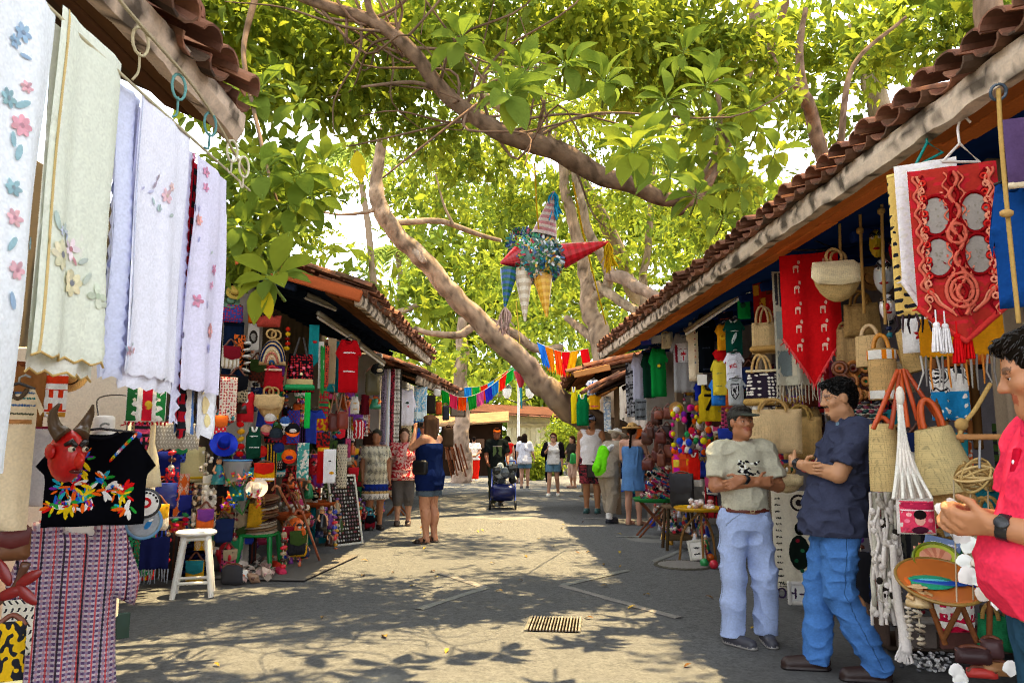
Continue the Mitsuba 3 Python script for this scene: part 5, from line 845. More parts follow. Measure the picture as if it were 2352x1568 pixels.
def g_moonbag(W, Hh, c, flap=None, handle='c9a468', arcs=None, **o):      # half round straw bag on ring handles
    m = M(); h = Hh / 2; rr = min(.22 * Hh, .19 * W); b = Hh - 2 * rr; g = np.linspace(PI, 2 * PI, 12); base = h - 2 * rr; up = o.get('up', False)
    out = np.stack([W / 2 * np.cos(g), base + b * np.sin(g)], 1) if not up else np.vstack([np.stack([W / 2 * np.cos(g - PI), -h + b * np.sin(g - PI)], 1)])
    sf = panel(m, out, .06, c, W / 12, None, edge=W / 3); P = [('bag', m, 'straw', True)]
    if arcs:
        for i, cc in enumerate(arcs):
            t = 1 - (i + .5) / (len(arcs) + .5); gg = np.linspace(0.05, .95, 14) * PI + (0 if up else PI); x = W / 2 * t * np.cos(gg); z = (-h if up else base) + b * t * np.sin(gg) * .96; m = M(); m.tube(np.stack([x, sf(np.stack([x, z], 1)) - .0, z], 1), W / 2 / len(arcs) * .5, cc, 6); P.append(('woven_arc', m, 'straw', True))
    if flap: m = M(); fo = np.array([(-W * .5, base + .02), (W * .3, base + .1 * b), (W * .46, base - .08 * b), (W * .44, base - .50 * b), (W * .05, base - .58 * b), (-W * .42, base - .52 * b), (-W * .54, base - .34 * b)]); panel(m, fo, .03, flap, W / 12, lambda p: 0 * p[:, 0] - .075); P.append(('flap', m, 'straw', True))
    for s in (-.03, .04): m = M().ring([s * .6, s, (base if not up else -h + b) + rr * .95], rr * .9, .012, handle, rz(18), 14, 6); P.append(('handle', m, 'straw', True))
    return P
def g_tote(W, Hh, c, top=.8, hd=.3, handle='b98d52', base=None, pat='straw', pn=0, rim=None, strap=None, decal=None, **o):
    m = M(); h = Hh / 2; zt = h - hd * Hh; a, b = W / 2, W / 2 * top; sf = panel(m, [(-a, -h), (a, -h), (b, zt), (-b, zt)], .02 + .10 * W, c, W / 12, drape(o.get('seed', 1), .008, W * .6, 1, zt, Hh), pn, edge=W * .4); P = [('bag', m, pat, True)]
    for s in (-.05, .05):
        m = M(); g = np.linspace(0, PI, 9); m.tube(np.stack([b * .5 * np.cos(g) + s * .2, 0 * g + s, zt - .02 + (hd * Hh) * np.sin(g)], 1), o.get('hr', .012), handle, 6) if not strap else [m.tube([[q * b * .55, s, zt - .03], [q * .02, s * .2, zt + hd * Hh]], [.016, .013], handle, 5) for q in (-1, 1)]; P.append(('handle', m, 'leather' if strap else 'straw', True))
    if base: m = M().box([0, 0, -h + .035 * Hh / .4], (W * 1.03, .2 + .1 * W, .06), base, None, .02); P.append(('base', m, 'straw', True))
    if rim: m = M().tube([[-b, -.03, zt], [0, -.075, zt - .005], [b, -.03, zt]], .012, rim, 5); P.append(('rim', m, 'cloth', True))
    if decal: m = M(); decal(m, sf, W, Hh); P.append(('print', m, 'cloth', True))
    return P
def g_basket(W, Hh, c, hd=.3, r0=1.0, r1=.85, strap=None, bands=(), **o):  # round woven basket; r0 bottom, r1 rim
    h = Hh / 2; zt = h - hd * Hh; m = M(); a = W / 2; zs = np.linspace(-h, zt, 9); rr = a * (r0 + (r1 - r0) * np.linspace(0, 1, 9)) / max(r0, r1) * (1 + o.get('belly', 0) * np.sin(np.linspace(0, PI, 9)))
    m.lathe([(0, -h + .01), (rr[0] * .93, -h)] + list(zip(rr, zs)) + [(rr[-1] - .012, zt + .006), (rr[-1] * .97 - .012, zt - .04 * Hh), (rr[0] * .85, -h + .04 * Hh)], c, 22, sq=o.get('sq', .8)); P = [('basket', m, 'straw', True)]
    for z0, z1, cc in bands: m = M().lathe([(np.interp(z, zs, rr) + e, z) for z, e in ((zt - z1 * (zt + h), .002), (zt - z1 * (zt + h), .006), (zt - z0 * (zt + h), .006), (zt - z0 * (zt + h), .002))], cc, 22, sq=o.get('sq', .8)); P.append(('woven_band', m, o.get('bandpat', 'straw'), True))
    if hd > 0:
        for s in (-1, 1):
            g = np.linspace(0, PI, 11); x = rr[-1] * .55 * np.cos(g); m = M().tube(np.stack([x, 0 * g + s * rr[-1] * .3 * (1 - .7 * np.sin(g)), zt - .03 + hd * Hh * np.sin(g) ** (.8)], 1), .014, strap or 'b98d52', 6); P.append(('handle', m, 'leather' if strap else 'straw', True))
    return P
def g_cap(W, Hh, c, brim=None, front=None, tilt=25, **o):
    R = rx(tilt); a = W / 2; m = M(); m.lathe([(a * 1.0, 0), (a * .97, .35 * a), (a * .75, .8 * a), (a * .35, 1.02 * a), (0, 1.06 * a)], c, 12, (0, .2 * a, -.2 * a), R); P = [('crown', m, 'cloth', True)]
    b = M(); g = np.linspace(PI, 2 * PI, 9); v = []
    for t, z in ((.9, .02), (1.35, -.02), (1.75, -.12), (1.7, -.16), (.9, -.02)): v.append(np.stack([a * (1.0 if t < 1 else .92) * np.cos(g), a * t * np.sin(g), 0 * g + z * a], 1))
    v = np.vstack(v) @ R.T + [0, .2 * a, -.2 * a]; i, j = np.meshgrid(np.arange(4), np.arange(8), indexing='ij'); b.raw(v, np.stack([i * 9 + j, i * 9 + j + 1, (i + 1) * 9 + j + 1, (i + 1) * 9 + j], -1).reshape(-1, 4), brim or c); P.append(('brim', b, 'cloth', True))
    if front: f = M().ell(R @ np.array([0, -.93 * a, .38 * a]) + [0, .2 * a, -.2 * a], (.5 * a, .08 * a, .3 * a), front, R, 8); P.append(('badge', f, 'cloth', True))
    b = M().ell(R @ np.array([0, 0, 1.06 * a]) + [0, .2 * a, -.2 * a], .08 * a, brim or c, n=6); P.append(('button', b, 'cloth', True)); return P
def g_hat(W, Hh, c, band='2a2018', crown=.45, tilt=60, mat='straw', **o):
    R = rx(tilt); a = W / 2; k = crown; H2 = o.get('ch', .42) * a; m = M().lathe([(a, .06 * a), (a * .98, .04 * a), (a * .7, 0), (a * k * 1.05, .01 * a)], c, 22, (0, 0, 0), R).lathe([(a * k * 1.05, .01 * a), (a * k, H2 * .6), (a * k * .85, H2), (a * k * .4, H2 * .96), (0, H2 * .9)], c, 18, (0, 0, 0), R).lathe([(a, .06 * a), (a * 1.0, .035 * a), (a * .7, -.02 * a), (0, -.02 * a)], col(c) * .8, 22, (0, 0, 0), R)
    return [('hat', m, mat, True), ('band', M().lathe([(a * k * 1.07, .02 * a), (a * k * 1.05, .02 * a + H2 * .22)], band, 18, (0, 0, 0), R), 'cloth', True)]
def g_mask(W, Hh, c, eye='f2ead8', lip='b01818', horns=None, nose=None, ears=True, brow='141010', **o):
    a, h = W / 2, Hh / 2; m = M().ell([0, 0, 0], (a * .85, .10 + a * .3, h), c, n=14); P = [('face', m, 'gloss', True)]; f = -(.10 + a * .3)
    n = M().ell([0, f * 1.02, -.08 * Hh], (a * .22, .05, h * .28), nose or c, n=8); P.append(('nose', n, 'gloss', True))
    for s in (-1, 1):
        e = M().ell([s * a * .36, f * .9, .12 * Hh], (a * .19, .025, h * .11), eye, n=8); k = P; P.append(('eye', e, 'gloss', True)); P.append(('pupil', M().ell([s * a * .36, f * .9 - .022, .12 * Hh], (a * .08, .012, h * .07), '0a0a0a', n=6), 'gloss', True))
        P.append(('brow', M().tube([[s * a * .12, f * .93, .17 * Hh], [s * a * .38, f * .92, .26 * Hh], [s * a * .62, f * .72, .20 * Hh]], [.012, .016, .008], brow, 6), 'gloss', True))
        if ears: P.append(('ear', M().ell([s * a * .92, 0, .08 * Hh], (a * .16, .05, h * .3), c, n=8), 'gloss', True))
        if horns: P.append(('horn', M().tube(curve([[s * a * .45, f * .3, h * .72], [s * a * .8, f * .1, h * 1.05], [s * a * 1.05, f * .2, h * 1.55], [s * a * .95, f * .5, h * 1.9]], 4), np.linspace(.045, .006, 13), horns, 8), 'gloss', True))
    P.append(('mouth', M().ell([0, f * .88, -.28 * Hh], (a * .38, .03, h * .09), lip, n=8), 'gloss', True)); P.append(('teeth', M().box([0, f * .98, -.275 * Hh], (a * .5, .02, h * .06), 'f0e8d8', None, .004), 'gloss', True)); return P
def g_pouch(W, Hh, c, flap=None, strap='6b3a24', pat=None, pn=0, mat='cloth', trim=None, st=.6, **o):
    m = M(); h = Hh / 2; a = W / 2; zt = h - st * Hh * .5; panel(m, [(-a, -h + .1 * Hh), (-a * .8, -h), (a * .8, -h), (a, -h + .1 * Hh), (a * .95, zt), (-a * .95, zt)], .02 + .07 * W, c, W / 7, None, pn, edge=W * .4); P = [('bag', m, pat or mat, True)]
    if flap: f = M(); y = -(.02 + .07 * W) - .006; panel(f, [(-a * .97, zt), (a * .97, zt), (a * .9, zt - .5 * (zt + h)), (0, zt - .62 * (zt + h)), (-a * .9, zt - .5 * (zt + h))], .012, flap, W / 6, lambda p: 0 * p[:, 0] + y); P.append(('flap', f, mat, True))
    s = M().tube(curve([[-a * .9, 0, zt - .02], [-a * .5, .01, zt + .3 * (h - zt)], [0, .02, h], [a * .5, .01, zt + .3 * (h - zt)], [a * .9, 0, zt - .02]], 3), .011, strap, 5); P.append(('strap', s, 'leather', True))
    if trim: P.append(('trim', M().tube([[-a, -.03, -h + .12 * Hh], [a, -.03, -h + .12 * Hh]], .012, trim, 5), 'cloth', True))
    return P
def g_strand(W, Hh, cols, n=9, shape_='ell', cord='d8ccb0', **o):
    m = M().tube([[0, 0, Hh / 2], [.004, 0, 0], [0, 0, -Hh / 2]], .004, cord, 4); r = np.random.default_rng(o.get('seed', n)); P = [('cord', m, 'cloth', True)]
    for i in range(n): P.append(('bead', M().ell([r.normal(0, W * .08), r.normal(0, .01), Hh / 2 - (i + .5) * Hh / n], np.array([W * .5, W * .4, Hh / n * .46]) * r.uniform(.75, 1.1, 3), cols[i % len(cols)], ry(r.uniform(-25, 25)), 7), o.get('mat', 'gloss'), True))
    return P
def g_board(W, Hh, c, text=None, tc='20201e', th=.018, frame=None, th2=.6, decal=None, **o):
    P = [('board', M().box([0, 0, 0], (W, th, Hh), c, None, .004), o.get('mat', 'gloss'), True)]; fl = lambda q: 0 * np.asarray(q)[:, 0] - th / 2
    if text: m = M(); letters(m, text, fl, 0, 0, Hh * th2, tc, True, .001); P.append(('lettering', m, 'cloth', False))
    if decal: m = M(); decal(m, fl, W, Hh); P.append(('print', m, 'cloth', False))
    if frame:
        for s in (-1, 1): P.append(('frame_bar', M().box([s * W / 2, 0, 0], (.03, th + .02, Hh + .03), frame, None, .005), 'wood', True)); P.append(('frame_bar', M().box([0, 0, s * Hh / 2], (W - .032, th + .018, .03), frame, None, .005), 'wood', True))
    return P
def g_figure(W, Hh, c, c2='d8a070', c3='20201e', **o):          # small standing folk figure
    m = M().lathe([(0, -Hh / 2), (W * .45, -Hh / 2), (W * .42, -.3 * Hh), (W * .25, .12 * Hh), (W * .12, .2 * Hh), (0, .2 * Hh)], c, 10); h = M().ell([0, 0, .3 * Hh], (W * .2, W * .2, .13 * Hh), c2, n=8); t = M().lathe([(W * .36, .38 * Hh), (W * .18, .40 * Hh), (W * .14, Hh / 2), (0, Hh / 2)], c3, 10); a = M()
    for s in (-1, 1): a.tube([[s * W * .22, 0, .14 * Hh], [s * W * .42, -.02, -.02 * Hh], [s * W * .3, -W * .3, -.1 * Hh]], W * .09, c2, 5)
    return [('dress', m, 'gloss', True), ('head', h, 'gloss', True), ('hat', t, 'gloss', True), ('arms', a, 'gloss', True)]
def g_shell(W, Hh, c, **o):
    m = M(); n = 13; g = np.linspace(.12, PI - .12, n); v = [[0, 0, -Hh / 2]]; 
    for t, y in ((.35, -.10 * W), (.7, -.16 * W), (1.0, -.05 * W)):
        for i, a in enumerate(g): rr = t * (1 + .04 * (i % 2)); v.append([W / 2 * rr * math.cos(a), y - .02 * W * (i % 2), -Hh / 2 + Hh * rr * (.35 + .65 * math.sin(a))])
    f = [[0, 1 + i, 2 + i] for i in range(n - 1)] + [q for k in range(2) for i in range(n - 1) for q in ([1 + k * n + i, 1 + (k + 1) * n + i, 2 + (k + 1) * n + i], [1 + k * n + i, 2 + (k + 1) * n + i, 2 + k * n + i])]
    v = np.array(v); m.raw(v, f, c); m.raw(v * [.97, .3, .97], f, col(c) * .8); return [('', m, 'gloss', True)]
KIND = dict(tshirt=(g_tshirt, 'tshirt', 't-shirt'), jersey=(g_jersey, 'jersey', 'jersey'), trousers=(g_trousers, 'trousers', 'trousers'), cloth=(g_cloth, 'hanging_cloth', 'cloth'), moonbag=(g_moonbag, 'straw_bag', 'bag'), tote=(g_tote, 'tote_bag', 'bag'), basket=(g_basket, 'basket', 'basket'), cap=(g_cap, 'cap', 'cap'), hat=(g_hat, 'hat', 'hat'), mask=(g_mask, 'mask', 'mask'),
            pouch=(g_pouch, 'shoulder_bag', 'bag'), strand=(g_strand, 'bead_strand', 'ornament'), board=(g_board, 'sign_board', 'sign'), figure=(g_figure, 'clay_figure', 'figurine'), shell=(g_shell, 'seashell', 'shell'))
def it(kind, cx, cy, w, h, d, yaw, label, group=None, name=None, cat=None, tilt=0, **o):
    """one thing for sale: where it hangs or stands (sight line and depth in metres), how wide and high it is, how it is turned"""
    s = mpp(d); W = w * s / max(.5, math.cos(math.radians(yaw) + math.atan((cx - 1200) / FOC))); fn, nm, ct = KIND[kind]; o.setdefault('seed', int(cx * 7 + cy) % 997)
    return put(name or nm, fn(W, h * s, **o), at(cx, cy, d), yaw, label, cat or ct, group, R=rz(yaw) @ ry(tilt) if tilt else None)
# ---- the tablecloths on the line under the left eave (plane of the line x = -1.4)
def on_line(px, py, X=-1.4): d = ray(px, py); return CAM + d * ((X - CAM[0]) / d[0])
def flower(m, sf, x, z, r, c, core='e8c83c', n=6, seed=0):  # raised petals for embroidered and printed cloths alike, merged into the part called print
    q = np.random.default_rng(seed)
    for i in range(n): a = i * 2 * PI / n + q.normal(0, .1); patch(m, circle(x + .62 * r * math.cos(a), z + .62 * r * math.sin(a), r * .5, 9, .62, a), sf, col(c) * q.uniform(.75, 1.15), .005, r * .4, .0006)
    patch(m, circle(x, z, r * .26, 8), sf, core, .0065, r * .3, .0006)
def leaf_(m, sf, x, z, r, a, c): patch(m, circle(x, z, r, 9, .36, a), sf, c, .005, r * .4, .0006)
def line_cloth(label, p0, p1, ztop, zbot, c, X=-1.4, motifs=(), scallop=.015, amp=.014, layers=1, edge=None, pat=None, pn=0, stripes=(), c2=None, yaw=90):
    y0, y1 = on_line(p0, 700, X)[1], on_line(p1, 700, X)[1]; yc, W, Hh = (y0 + y1) / 2, y1 - y0, ztop - zbot; P = []
    for k in range(layers):
        def dec(m, sf, W_, H_, k=k):
            for q in motifs:
                pal = lambda h_: col(h_) * .62 + .38 * np.array([.75, .75, .8])
                if q[0] == 'f': w3 = on_line(q[1], q[2], X); flower(m, sf, w3[1] - yc, w3[2] - (ztop + zbot) / 2 - 0, q[3] * .85, pal(q[4]), pal(q[5]) * .8, q[6] if len(q) > 6 else 6, abs(int(q[1])))
                if q[0] == 'l': w3 = on_line(q[1], q[2], X); leaf_(m, sf, w3[1] - yc, w3[2] - (ztop + zbot) / 2, q[3] * .85, math.radians(q[4]), pal(q[5]))
            for x0, cc, ww in stripes: patch(m, [(x0 * W_ / 2 - ww / 2, -H_ / 2 + .01), (x0 * W_ / 2 + ww / 2, -H_ / 2 + .01), (x0 * W_ / 2 + ww / 2, H_ / 2), (x0 * W_ / 2 - ww / 2, H_ / 2)], sf, cc, .003, .03, .001)
        P += [(nm if k == 0 else 'lower_' + nm, M().add(m, None, (.02 * k, .022 * k, -.045 * k)), mt, sm) for nm, m, mt, sm in g_cloth(W, Hh, c if k == 0 or c2 is None else c2, pat, pn, scallop=scallop, amp=amp, lam=W * .7, decal=dec if k == 0 and (motifs or stripes) else None, th=.006, edge=edge, seed=abs(int(p0)) + 5 + k, res=.03)]
    return put('tablecloth', P, [X, yc, (ztop + zbot) / 2], yaw, label, 'tablecloth')
BLU, TEA, PNK, ROS = '3f8fb8', '2f96a0', 'd8627a', 'e08a92'
line_cloth('leftmost white tablecloth printed with blue and pink flowers', -160, 66, 2.66, 1.30, 'e9ecf4', amp=.02, scallop=0, motifs=[('f', 45, 75, .03, BLU, '2a6a98'), ('f', 30, 95, .022, BLU, '2a6a98'), ('f', 20, 225, .03, TEA, '1f7078'), ('l', 45, 240, .03, 40, TEA), ('f', 42, 288, .034, PNK, 'c04a60', 7), ('l', 28, 320, .026, 100, TEA), ('l', 36, 350, .03, 80, TEA), ('f', 22, 430, .028, TEA, '1f7078'), ('f', 52, 200, .02, ROS, 'c04a60'), ('f', 20, 500, .028, ROS, 'c04a60'), ('l', 12, 560, .03, 60, TEA), ('f', 18, 620, .03, ROS, 'c04a60'), ('l', 8, 690, .03, 110, BLU), ('f', 60, 560, .02, TEA, '1f7078'), ('l', 50, 130, .02, 0, BLU)])
line_cloth('cream damask tablecloth with sunflower applique and gold scalloped edge', 78, 240, 2.70, 1.63, 'dfe0cf', layers=2, scallop=.014, edge=('c9a868', .004), stripes=((-.86, 'cbb27a', .008),), c2='e2e2d4',
           motifs=[('f', 128, 585, .05, 'd8cf8a', '2a2a2c', 8), ('f', 165, 650, .046, 'd8c878', '2a2a2c', 8), ('f', 165, 572, .04, 'e8cfd4', 'c8283c', 5), ('l', 120, 505, .035, 110, '8fae98'), ('l', 135, 525, .03, 60, '9db8a4'), ('f', 150, 540, .02, 'a8b4d0', '8a94b8'), ('f', 132, 530, .018, 'b4bcd8', '8a94b8'), ('l', 195, 640, .035, 50, 'a8b89a'), ('l', 188, 600, .03, 30, '98a890'), ('f', 212, 680, .045, 'c2cfa4', 'b4c890', 4), ('l', 172, 600, .018, 120, 'c02a38'), ('l', 225, 700, .03, 20, '9cab78')])
line_cloth('plain lilac tablecloth edge hanging behind the cream one', 232, 292, 2.66, 1.60, 'd6d9ee', X=-1.43, amp=.02)
line_cloth('white ribbed tablecloth with small pastel bouquet and corner embroidery', 288, 412, 2.66, 1.62, 'e9ebf6', layers=2, scallop=.012, stripes=((-.95, 'd4d8ea', .006),),
           motifs=[('f', 375, 450, .034, 'd89aa4', 'e0b8a0', 6), ('l', 352, 425, .022, 60, '7a5a78'), ('l', 358, 408, .018, 70, '6a3a58'), ('l', 345, 440, .02, 30, 'a8a8d0'), ('l', 350, 462, .02, 130, '9ab8ae'), ('f', 362, 478, .018, '98b8b0', '7a9a94'), ('l', 385, 495, .024, 20, '98b0a4'), ('f', 384, 430, .02, 'e8b4a4', 'd89080'), ('l', 330, 432, .014, 45, '8a88c0'), ('f', 285, 805, .022, 'b0506a', '6a3a4a', 5), ('l', 300, 790, .02, 20, '5a8a78'), ('l', 278, 800, .018, 150, '4a7a98'), ('l', 308, 805, .016, 70, 'c04a50')])
line_cloth('narrow pale lilac cloth with thin red trim between two tablecloths', 404, 424, 2.63, 1.46, 'd8d8f0', X=-1.43, amp=.01, stripes=((.7, 'b01c2c', .02),))
line_cloth('dark red patterned cloth strip behind the flowered lilac tablecloth', 424, 444, 2.62, 1.40, 'a81c28', X=-1.46, pat='print_dark', pn=50, amp=.012)
line_cloth('lilac crepe tablecloth with bright pink blossoms and purple sprigs', 430, 508, 2.62, 1.60, 'dcdaf0', scallop=.01, amp=.02,
           motifs=[('f', 470, 395, .028, 'd83a8a', 'a02868', 5), ('f', 468, 430, .024, 'd8408e', 'a02868', 5), ('f', 455, 505, .028, 'e87050', 'd04830', 7), ('l', 456, 480, .018, 90, '8a88c8'), ('l', 456, 550, .016, 80, '7a78c0'), ('f', 484, 620, .028, 'd8408e', 'e070a8', 5), ('f', 480, 655, .022, 'e070a8', 'b02868', 5), ('f', 452, 690, .032, 'd8307e', 'a02060', 5), ('f', 468, 700, .018, '7a70c8', '5a50a8', 6), ('f', 486, 760, .04, 'e0685c', 'e89a80', 9), ('f', 482, 800, .024, '8a80d0', '6a60b8', 8), ('f', 440, 360, .02, 'd8408e', 'a02868', 5), ('l', 475, 580, .018, 30, '9ab0a0')])
line_cloth('blue and white striped long cloth hanging lowest at the line end', 418, 470, 2.5, 1.42, '5a78b0', X=-1.48, pat='print_light', pn=0, amp=.02)
line_cloth('white lacy cloth with a yellow flower spray hanging to the counter', 462, 514, 2.5, 1.40, 'e8eaf0', X=-1.45, amp=.018, scallop=.02, motifs=[('l', 470, 930, .05, 88, 'e0c020'), ('l', 470, 965, .04, 92, 'e8cc30'), ('f', 468, 900, .016, 'e8d040', 'c8a020'), ('l', 490, 940, .03, 60, 'c8ccd8'), ('l', 492, 900, .03, 110, 'c8ccd8')])
key = thing('clothes_line', 'pale cord tied along the left eave with knotted loops and hooks', 'rope')
part(key, 'cord', M().tube(curve([[-1.395, .3, 2.69], [-1.395, 1.4, 2.665], [-1.395, 2.4, 2.655], [-1.39, 3.62, 2.66]], 6), .006, 'c8bfa0', 5), 'cloth'); part(key, 'cord', M().tube(curve([[-1.33, 1.3, 2.96], [-1.34, 2.2, 2.85], [-1.35, 2.9, 2.83], [-1.38, 3.52, 2.72]], 6), .007, 'b8ac88', 5), 'cloth')
for i, (y, z, c) in enumerate(((2.45, 2.80, 'b8ac88'), (2.75, 2.78, '6a9a98'), (3.05, 2.76, '5f8f90'), (3.3, 2.74, 'cfc8b0'), (3.45, 2.72, 'd8d0b8'))):
    part(key, 'knotted_loop', M().ring([-1.36, y, z], .035, .006, c, rz(70), 12, 5, 1.5).tube(curve([[-1.36, y, z - .04], [-1.37, y + .02, z - .10], [-1.385, y + .01, 2.66]], 4), .005, c, 5), 'cloth')
def face_print(c, c2=None): return lambda m, sf, W, Hh: (patch(m, circle(0, -.02 * Hh, .16 * W, 10, 1.2), sf, c), patch(m, circle(0, .02 * Hh, .08 * W, 8), sf, c2 or '1a1a1a', .007))
def text_print(t, h, c, z=.1, sub=None): return lambda m, sf, W, Hh: (letters(m, t, sf, 0, z * Hh, h * Hh, c), [letters(m, s[0], sf, 0, s[1] * Hh, s[2] * Hh, s[3]) for s in (sub or ())])
def marks(c, rows=2, z=.15, w=.4, h=.05, seed=1): return lambda m, sf, W, Hh: [squiggle(m, sf, 0, (z - .35 * k) * Hh, w * W, h * Hh, c, seed + k) for k in range(rows)]
# ---- left foreground counter
it('mask', 152, 1046, 70, 122, dX(158, -2.2), 56, 'glossy red carved devil mask with brown horns beside the black blouse', c='c01a14', eye='e8dcc0', lip='5a0c0a', horns='5a4430', nose='d82a1c', brow='1a0c08')
def otomi(m, sf, W, Hh):  # raised embroidery motifs, merged into the part called print
    r = np.random.default_rng(8); C = ['d81c1c', 'e8c81c', '2a9a3a', '1f6ac8', 'e8e4dc', 'e8641c', '7a2a9a', '28a8b8']
    H_ = [(r.uniform(-.33, .33) * W, r.uniform(-.4, .22) * Hh) for _ in range(15)]
    for i in range(170): hx, hz = H_[i % 15]; a = r.uniform(0, 6.28); q = r.uniform(.012, .055); x, z = hx + q * math.cos(a), hz + q * math.sin(a); patch(m, circle(x, z, r.uniform(.014, .036), 7, r.uniform(.22, .4), a + r.normal(0, .2)), sf, C[int(r.integers(8))], .004 + .002 * (i % 3), .03, .003)
    for s in range(14): patch(m, circle((.12 + .014 * s) * W, (.2 + .02 * s) * Hh, .016, 6, .5, 1), sf, C[s % 8], .004, .02, .003)
it('tshirt', 222, 1098, 240, 212, dX(222, -2.2), 22, 'black ruffled blouse embroidered with dense colourful birds and flowers', name='embroidered_blouse', cat='blouse', c='0d0c10', collar='18161c', decal=otomi, sl=.46, bw=.42)
k = thing('mannequin', 'white mannequin bust wearing the black embroidered blouse', 'mannequin'); c0 = at(225, 1100, dX(225, -2.2) + .05); part(k, 'bust', sdf_mesh([ell_(c0 + [0, .02, .0], (.15, .04, .2)), cap_(c0 + [-.15, .02, .17], c0 + [.15, .02, .17], .04, None, .05), cap_(c0 + [0, .02, .15], c0 + [0, .02, .33], .055, .05, .04, cut=True)], .012, None, (), 'e9e2d6'), 'gloss')
def dressf():
    d = 4.1; s = mpp(d); W, Hh = 250 * s, 1.28; m = M(); h = Hh / 2
    out = np.array([(-.13 * W, h), (-.36 * W, h * .95), (-.54 * W, h * .45), (-.50 * W, h * .22), (-.35 * W, h * .30), (-.35 * W, h * .1), (-.47 * W, -h), (.47 * W, -h), (.35 * W, h * .1), (.35 * W, h * .30), (.50 * W, h * .22), (.54 * W, h * .45), (.36 * W, h * .95), (.13 * W, h), (.11 * W, h * .86), (-.11 * W, h * .86)])
    sf = panel(m, out[::-1], .075, '888888', .035, drape(4, .028, .13, .2, h * .5, Hh), 0); P = [('dress', m, 'plaid', True)]
    t = M(); q = np.array([(-.13 * W, h), (-.11 * W, h * .86), (.11 * W, h * .86), (.13 * W, h)]); t.tube(np.c_[q[:, 0], sf(q) - .006, q[:, 1]], .009, 'b8a8a4', 5); P.append(('neck_trim', t, 'cloth', True)); return P
put('plaid_dress', dressf(), at(182, 1190, 4.1) + [0, 0, -.62], 18, 'purple and red plaid woven dress on a white mannequin bust', 'dress')
k = thing('mannequin', 'white mannequin bust inside the plaid dress', 'mannequin'); c0 = at(175, 1190, 4.1); part(k, 'bust', sdf_mesh([ell_(c0 + [0, .03, -.15], (.17, .045, .2)), cap_(c0 + [-.14, .03, -.05], c0 + [.14, .03, -.05], .045, None, .05), cap_(c0 + [0, .03, 0], c0 + [0, .03, .085], .05, .048, .03, cut=True), ell_(c0 + [0, .03, -.4], (.14, .04, .2))], .012, None, (), 'e9e2d6'), 'gloss')
part(k, 'stand', M().tube([[c0[0], c0[1], 0], [c0[0], c0[1], c0[2] - .4]], .022, 'c8c4bc', 8).lathe([(.18, 0), (.17, .03), (.03, .05)], 'b8b4ac', 16, [c0[0], c0[1], 0]), 'gloss')
k = thing('display_panel', 'tall cream painted display panel behind the black blouse', 'panel'); c0 = at(230, 1120, 4.75); part(k, 'panel', M().box([c0[0] - .36, 4.75, 1.15], (1.0, .05, 1.7), 'e4d8c4', rz(6), .01), 'cloth'); part(k, 'leg', M().box([c0[0] - .5, 4.78, .16], (.06, .06, .32), '8a6a48'), 'wood'); part(k, 'leg', M().box([c0[0] + .04, 4.7, .16], (.06, .06, .32), '8a6a48'), 'wood'); part(k, 'crate_base', M().box([c0[0] - .4, 4.55, .14], (.8, .3, .26), 'a07c4c', rz(6), .01), 'wood')
it('cloth', 268, 985, 120, 70, 4.4, 10, 'thin black wire clothes frame hanging against the cream panel', name='wire_frame', cat='wire frame', c='3a3530', th=.004, amp=.002) if False else None
k = thing('wire_bust', 'thin dark wire bust outline against the cream panel', 'wire frame'); c0 = at(262, 985, 4.5); s = mpp(4.5); part(k, 'wire', M().tube(curve([[c0[0] + x * s, 4.5, c0[2] + z * s] for x, z in ((-20, -75), (-45, -40), (-38, 20), (-40, 72), (38, 72), (30, 20), (35, -20), (78, -50))], 5), .004, '4a4440', 5), 'gloss')
def smock(m, sf, W, Hh): [squiggle(m, sf, 0, z * Hh, .6 * W, .02 * Hh, c, i) for i, (z, c) in enumerate(((.46, '3a5a78'), (.42, '2a6a68'), (.37, '3a5a8a'), (.31, '4a4a3a')))]; patch(m, [(-.3 * W, .24 * Hh), (.3 * W, .24 * Hh), (.3 * W, .27 * Hh), (-.3 * W, .27 * Hh)], sf, 'b07848')
it('tshirt', 28, 1052, 108, 325, dX(28, -2.15), 35, 'beige gathered child dress with blue smocking at the left edge', name='child_dress', cat='dress', c='d8c3a0', decal=smock, sl=.2, collar='5a4a3a')
it('cloth', 113, 905, 72, 105, dX(113, -2.5), 30, 'red and orange striped skirt under the tablecloths', name='striped_skirt', cat='skirt', c='c8381c', pat='print_light', pn=50, amp=.03, lam=.08, bands=((.9, 1.0, 'b88030'),))
it('cloth', 68, 905, 60, 150, dX(68, -2.55), 30, 'brown and tan pleated cloth left of the striped skirt', c='8a5a30', amp=.03, lam=.09, bands=((.0, .08, '6a3a20'),))
it('hat', 165, 868, 76, 40, dX(165, -2.45), 20, 'straw hat brim peeping out under the cream tablecloth', c='c89a5c', tilt=-30)
it('cloth', 100, 1070, 78, 180, dX(100, -2.7), 25, 'pale grey woven panel with dark red floral borders behind the devil mask', c='b9b0ac', amp=.012, bands=((.0, .03, '7a2438'),), decal=lambda m, sf, W, Hh: [patch(m, [(x * W - .015, -Hh / 2), (x * W + .015, -Hh / 2), (x * W + .015, Hh / 2), (x * W - .015, Hh / 2)], sf, '7a2438', .004, .05) for x in (-.42, .42)])
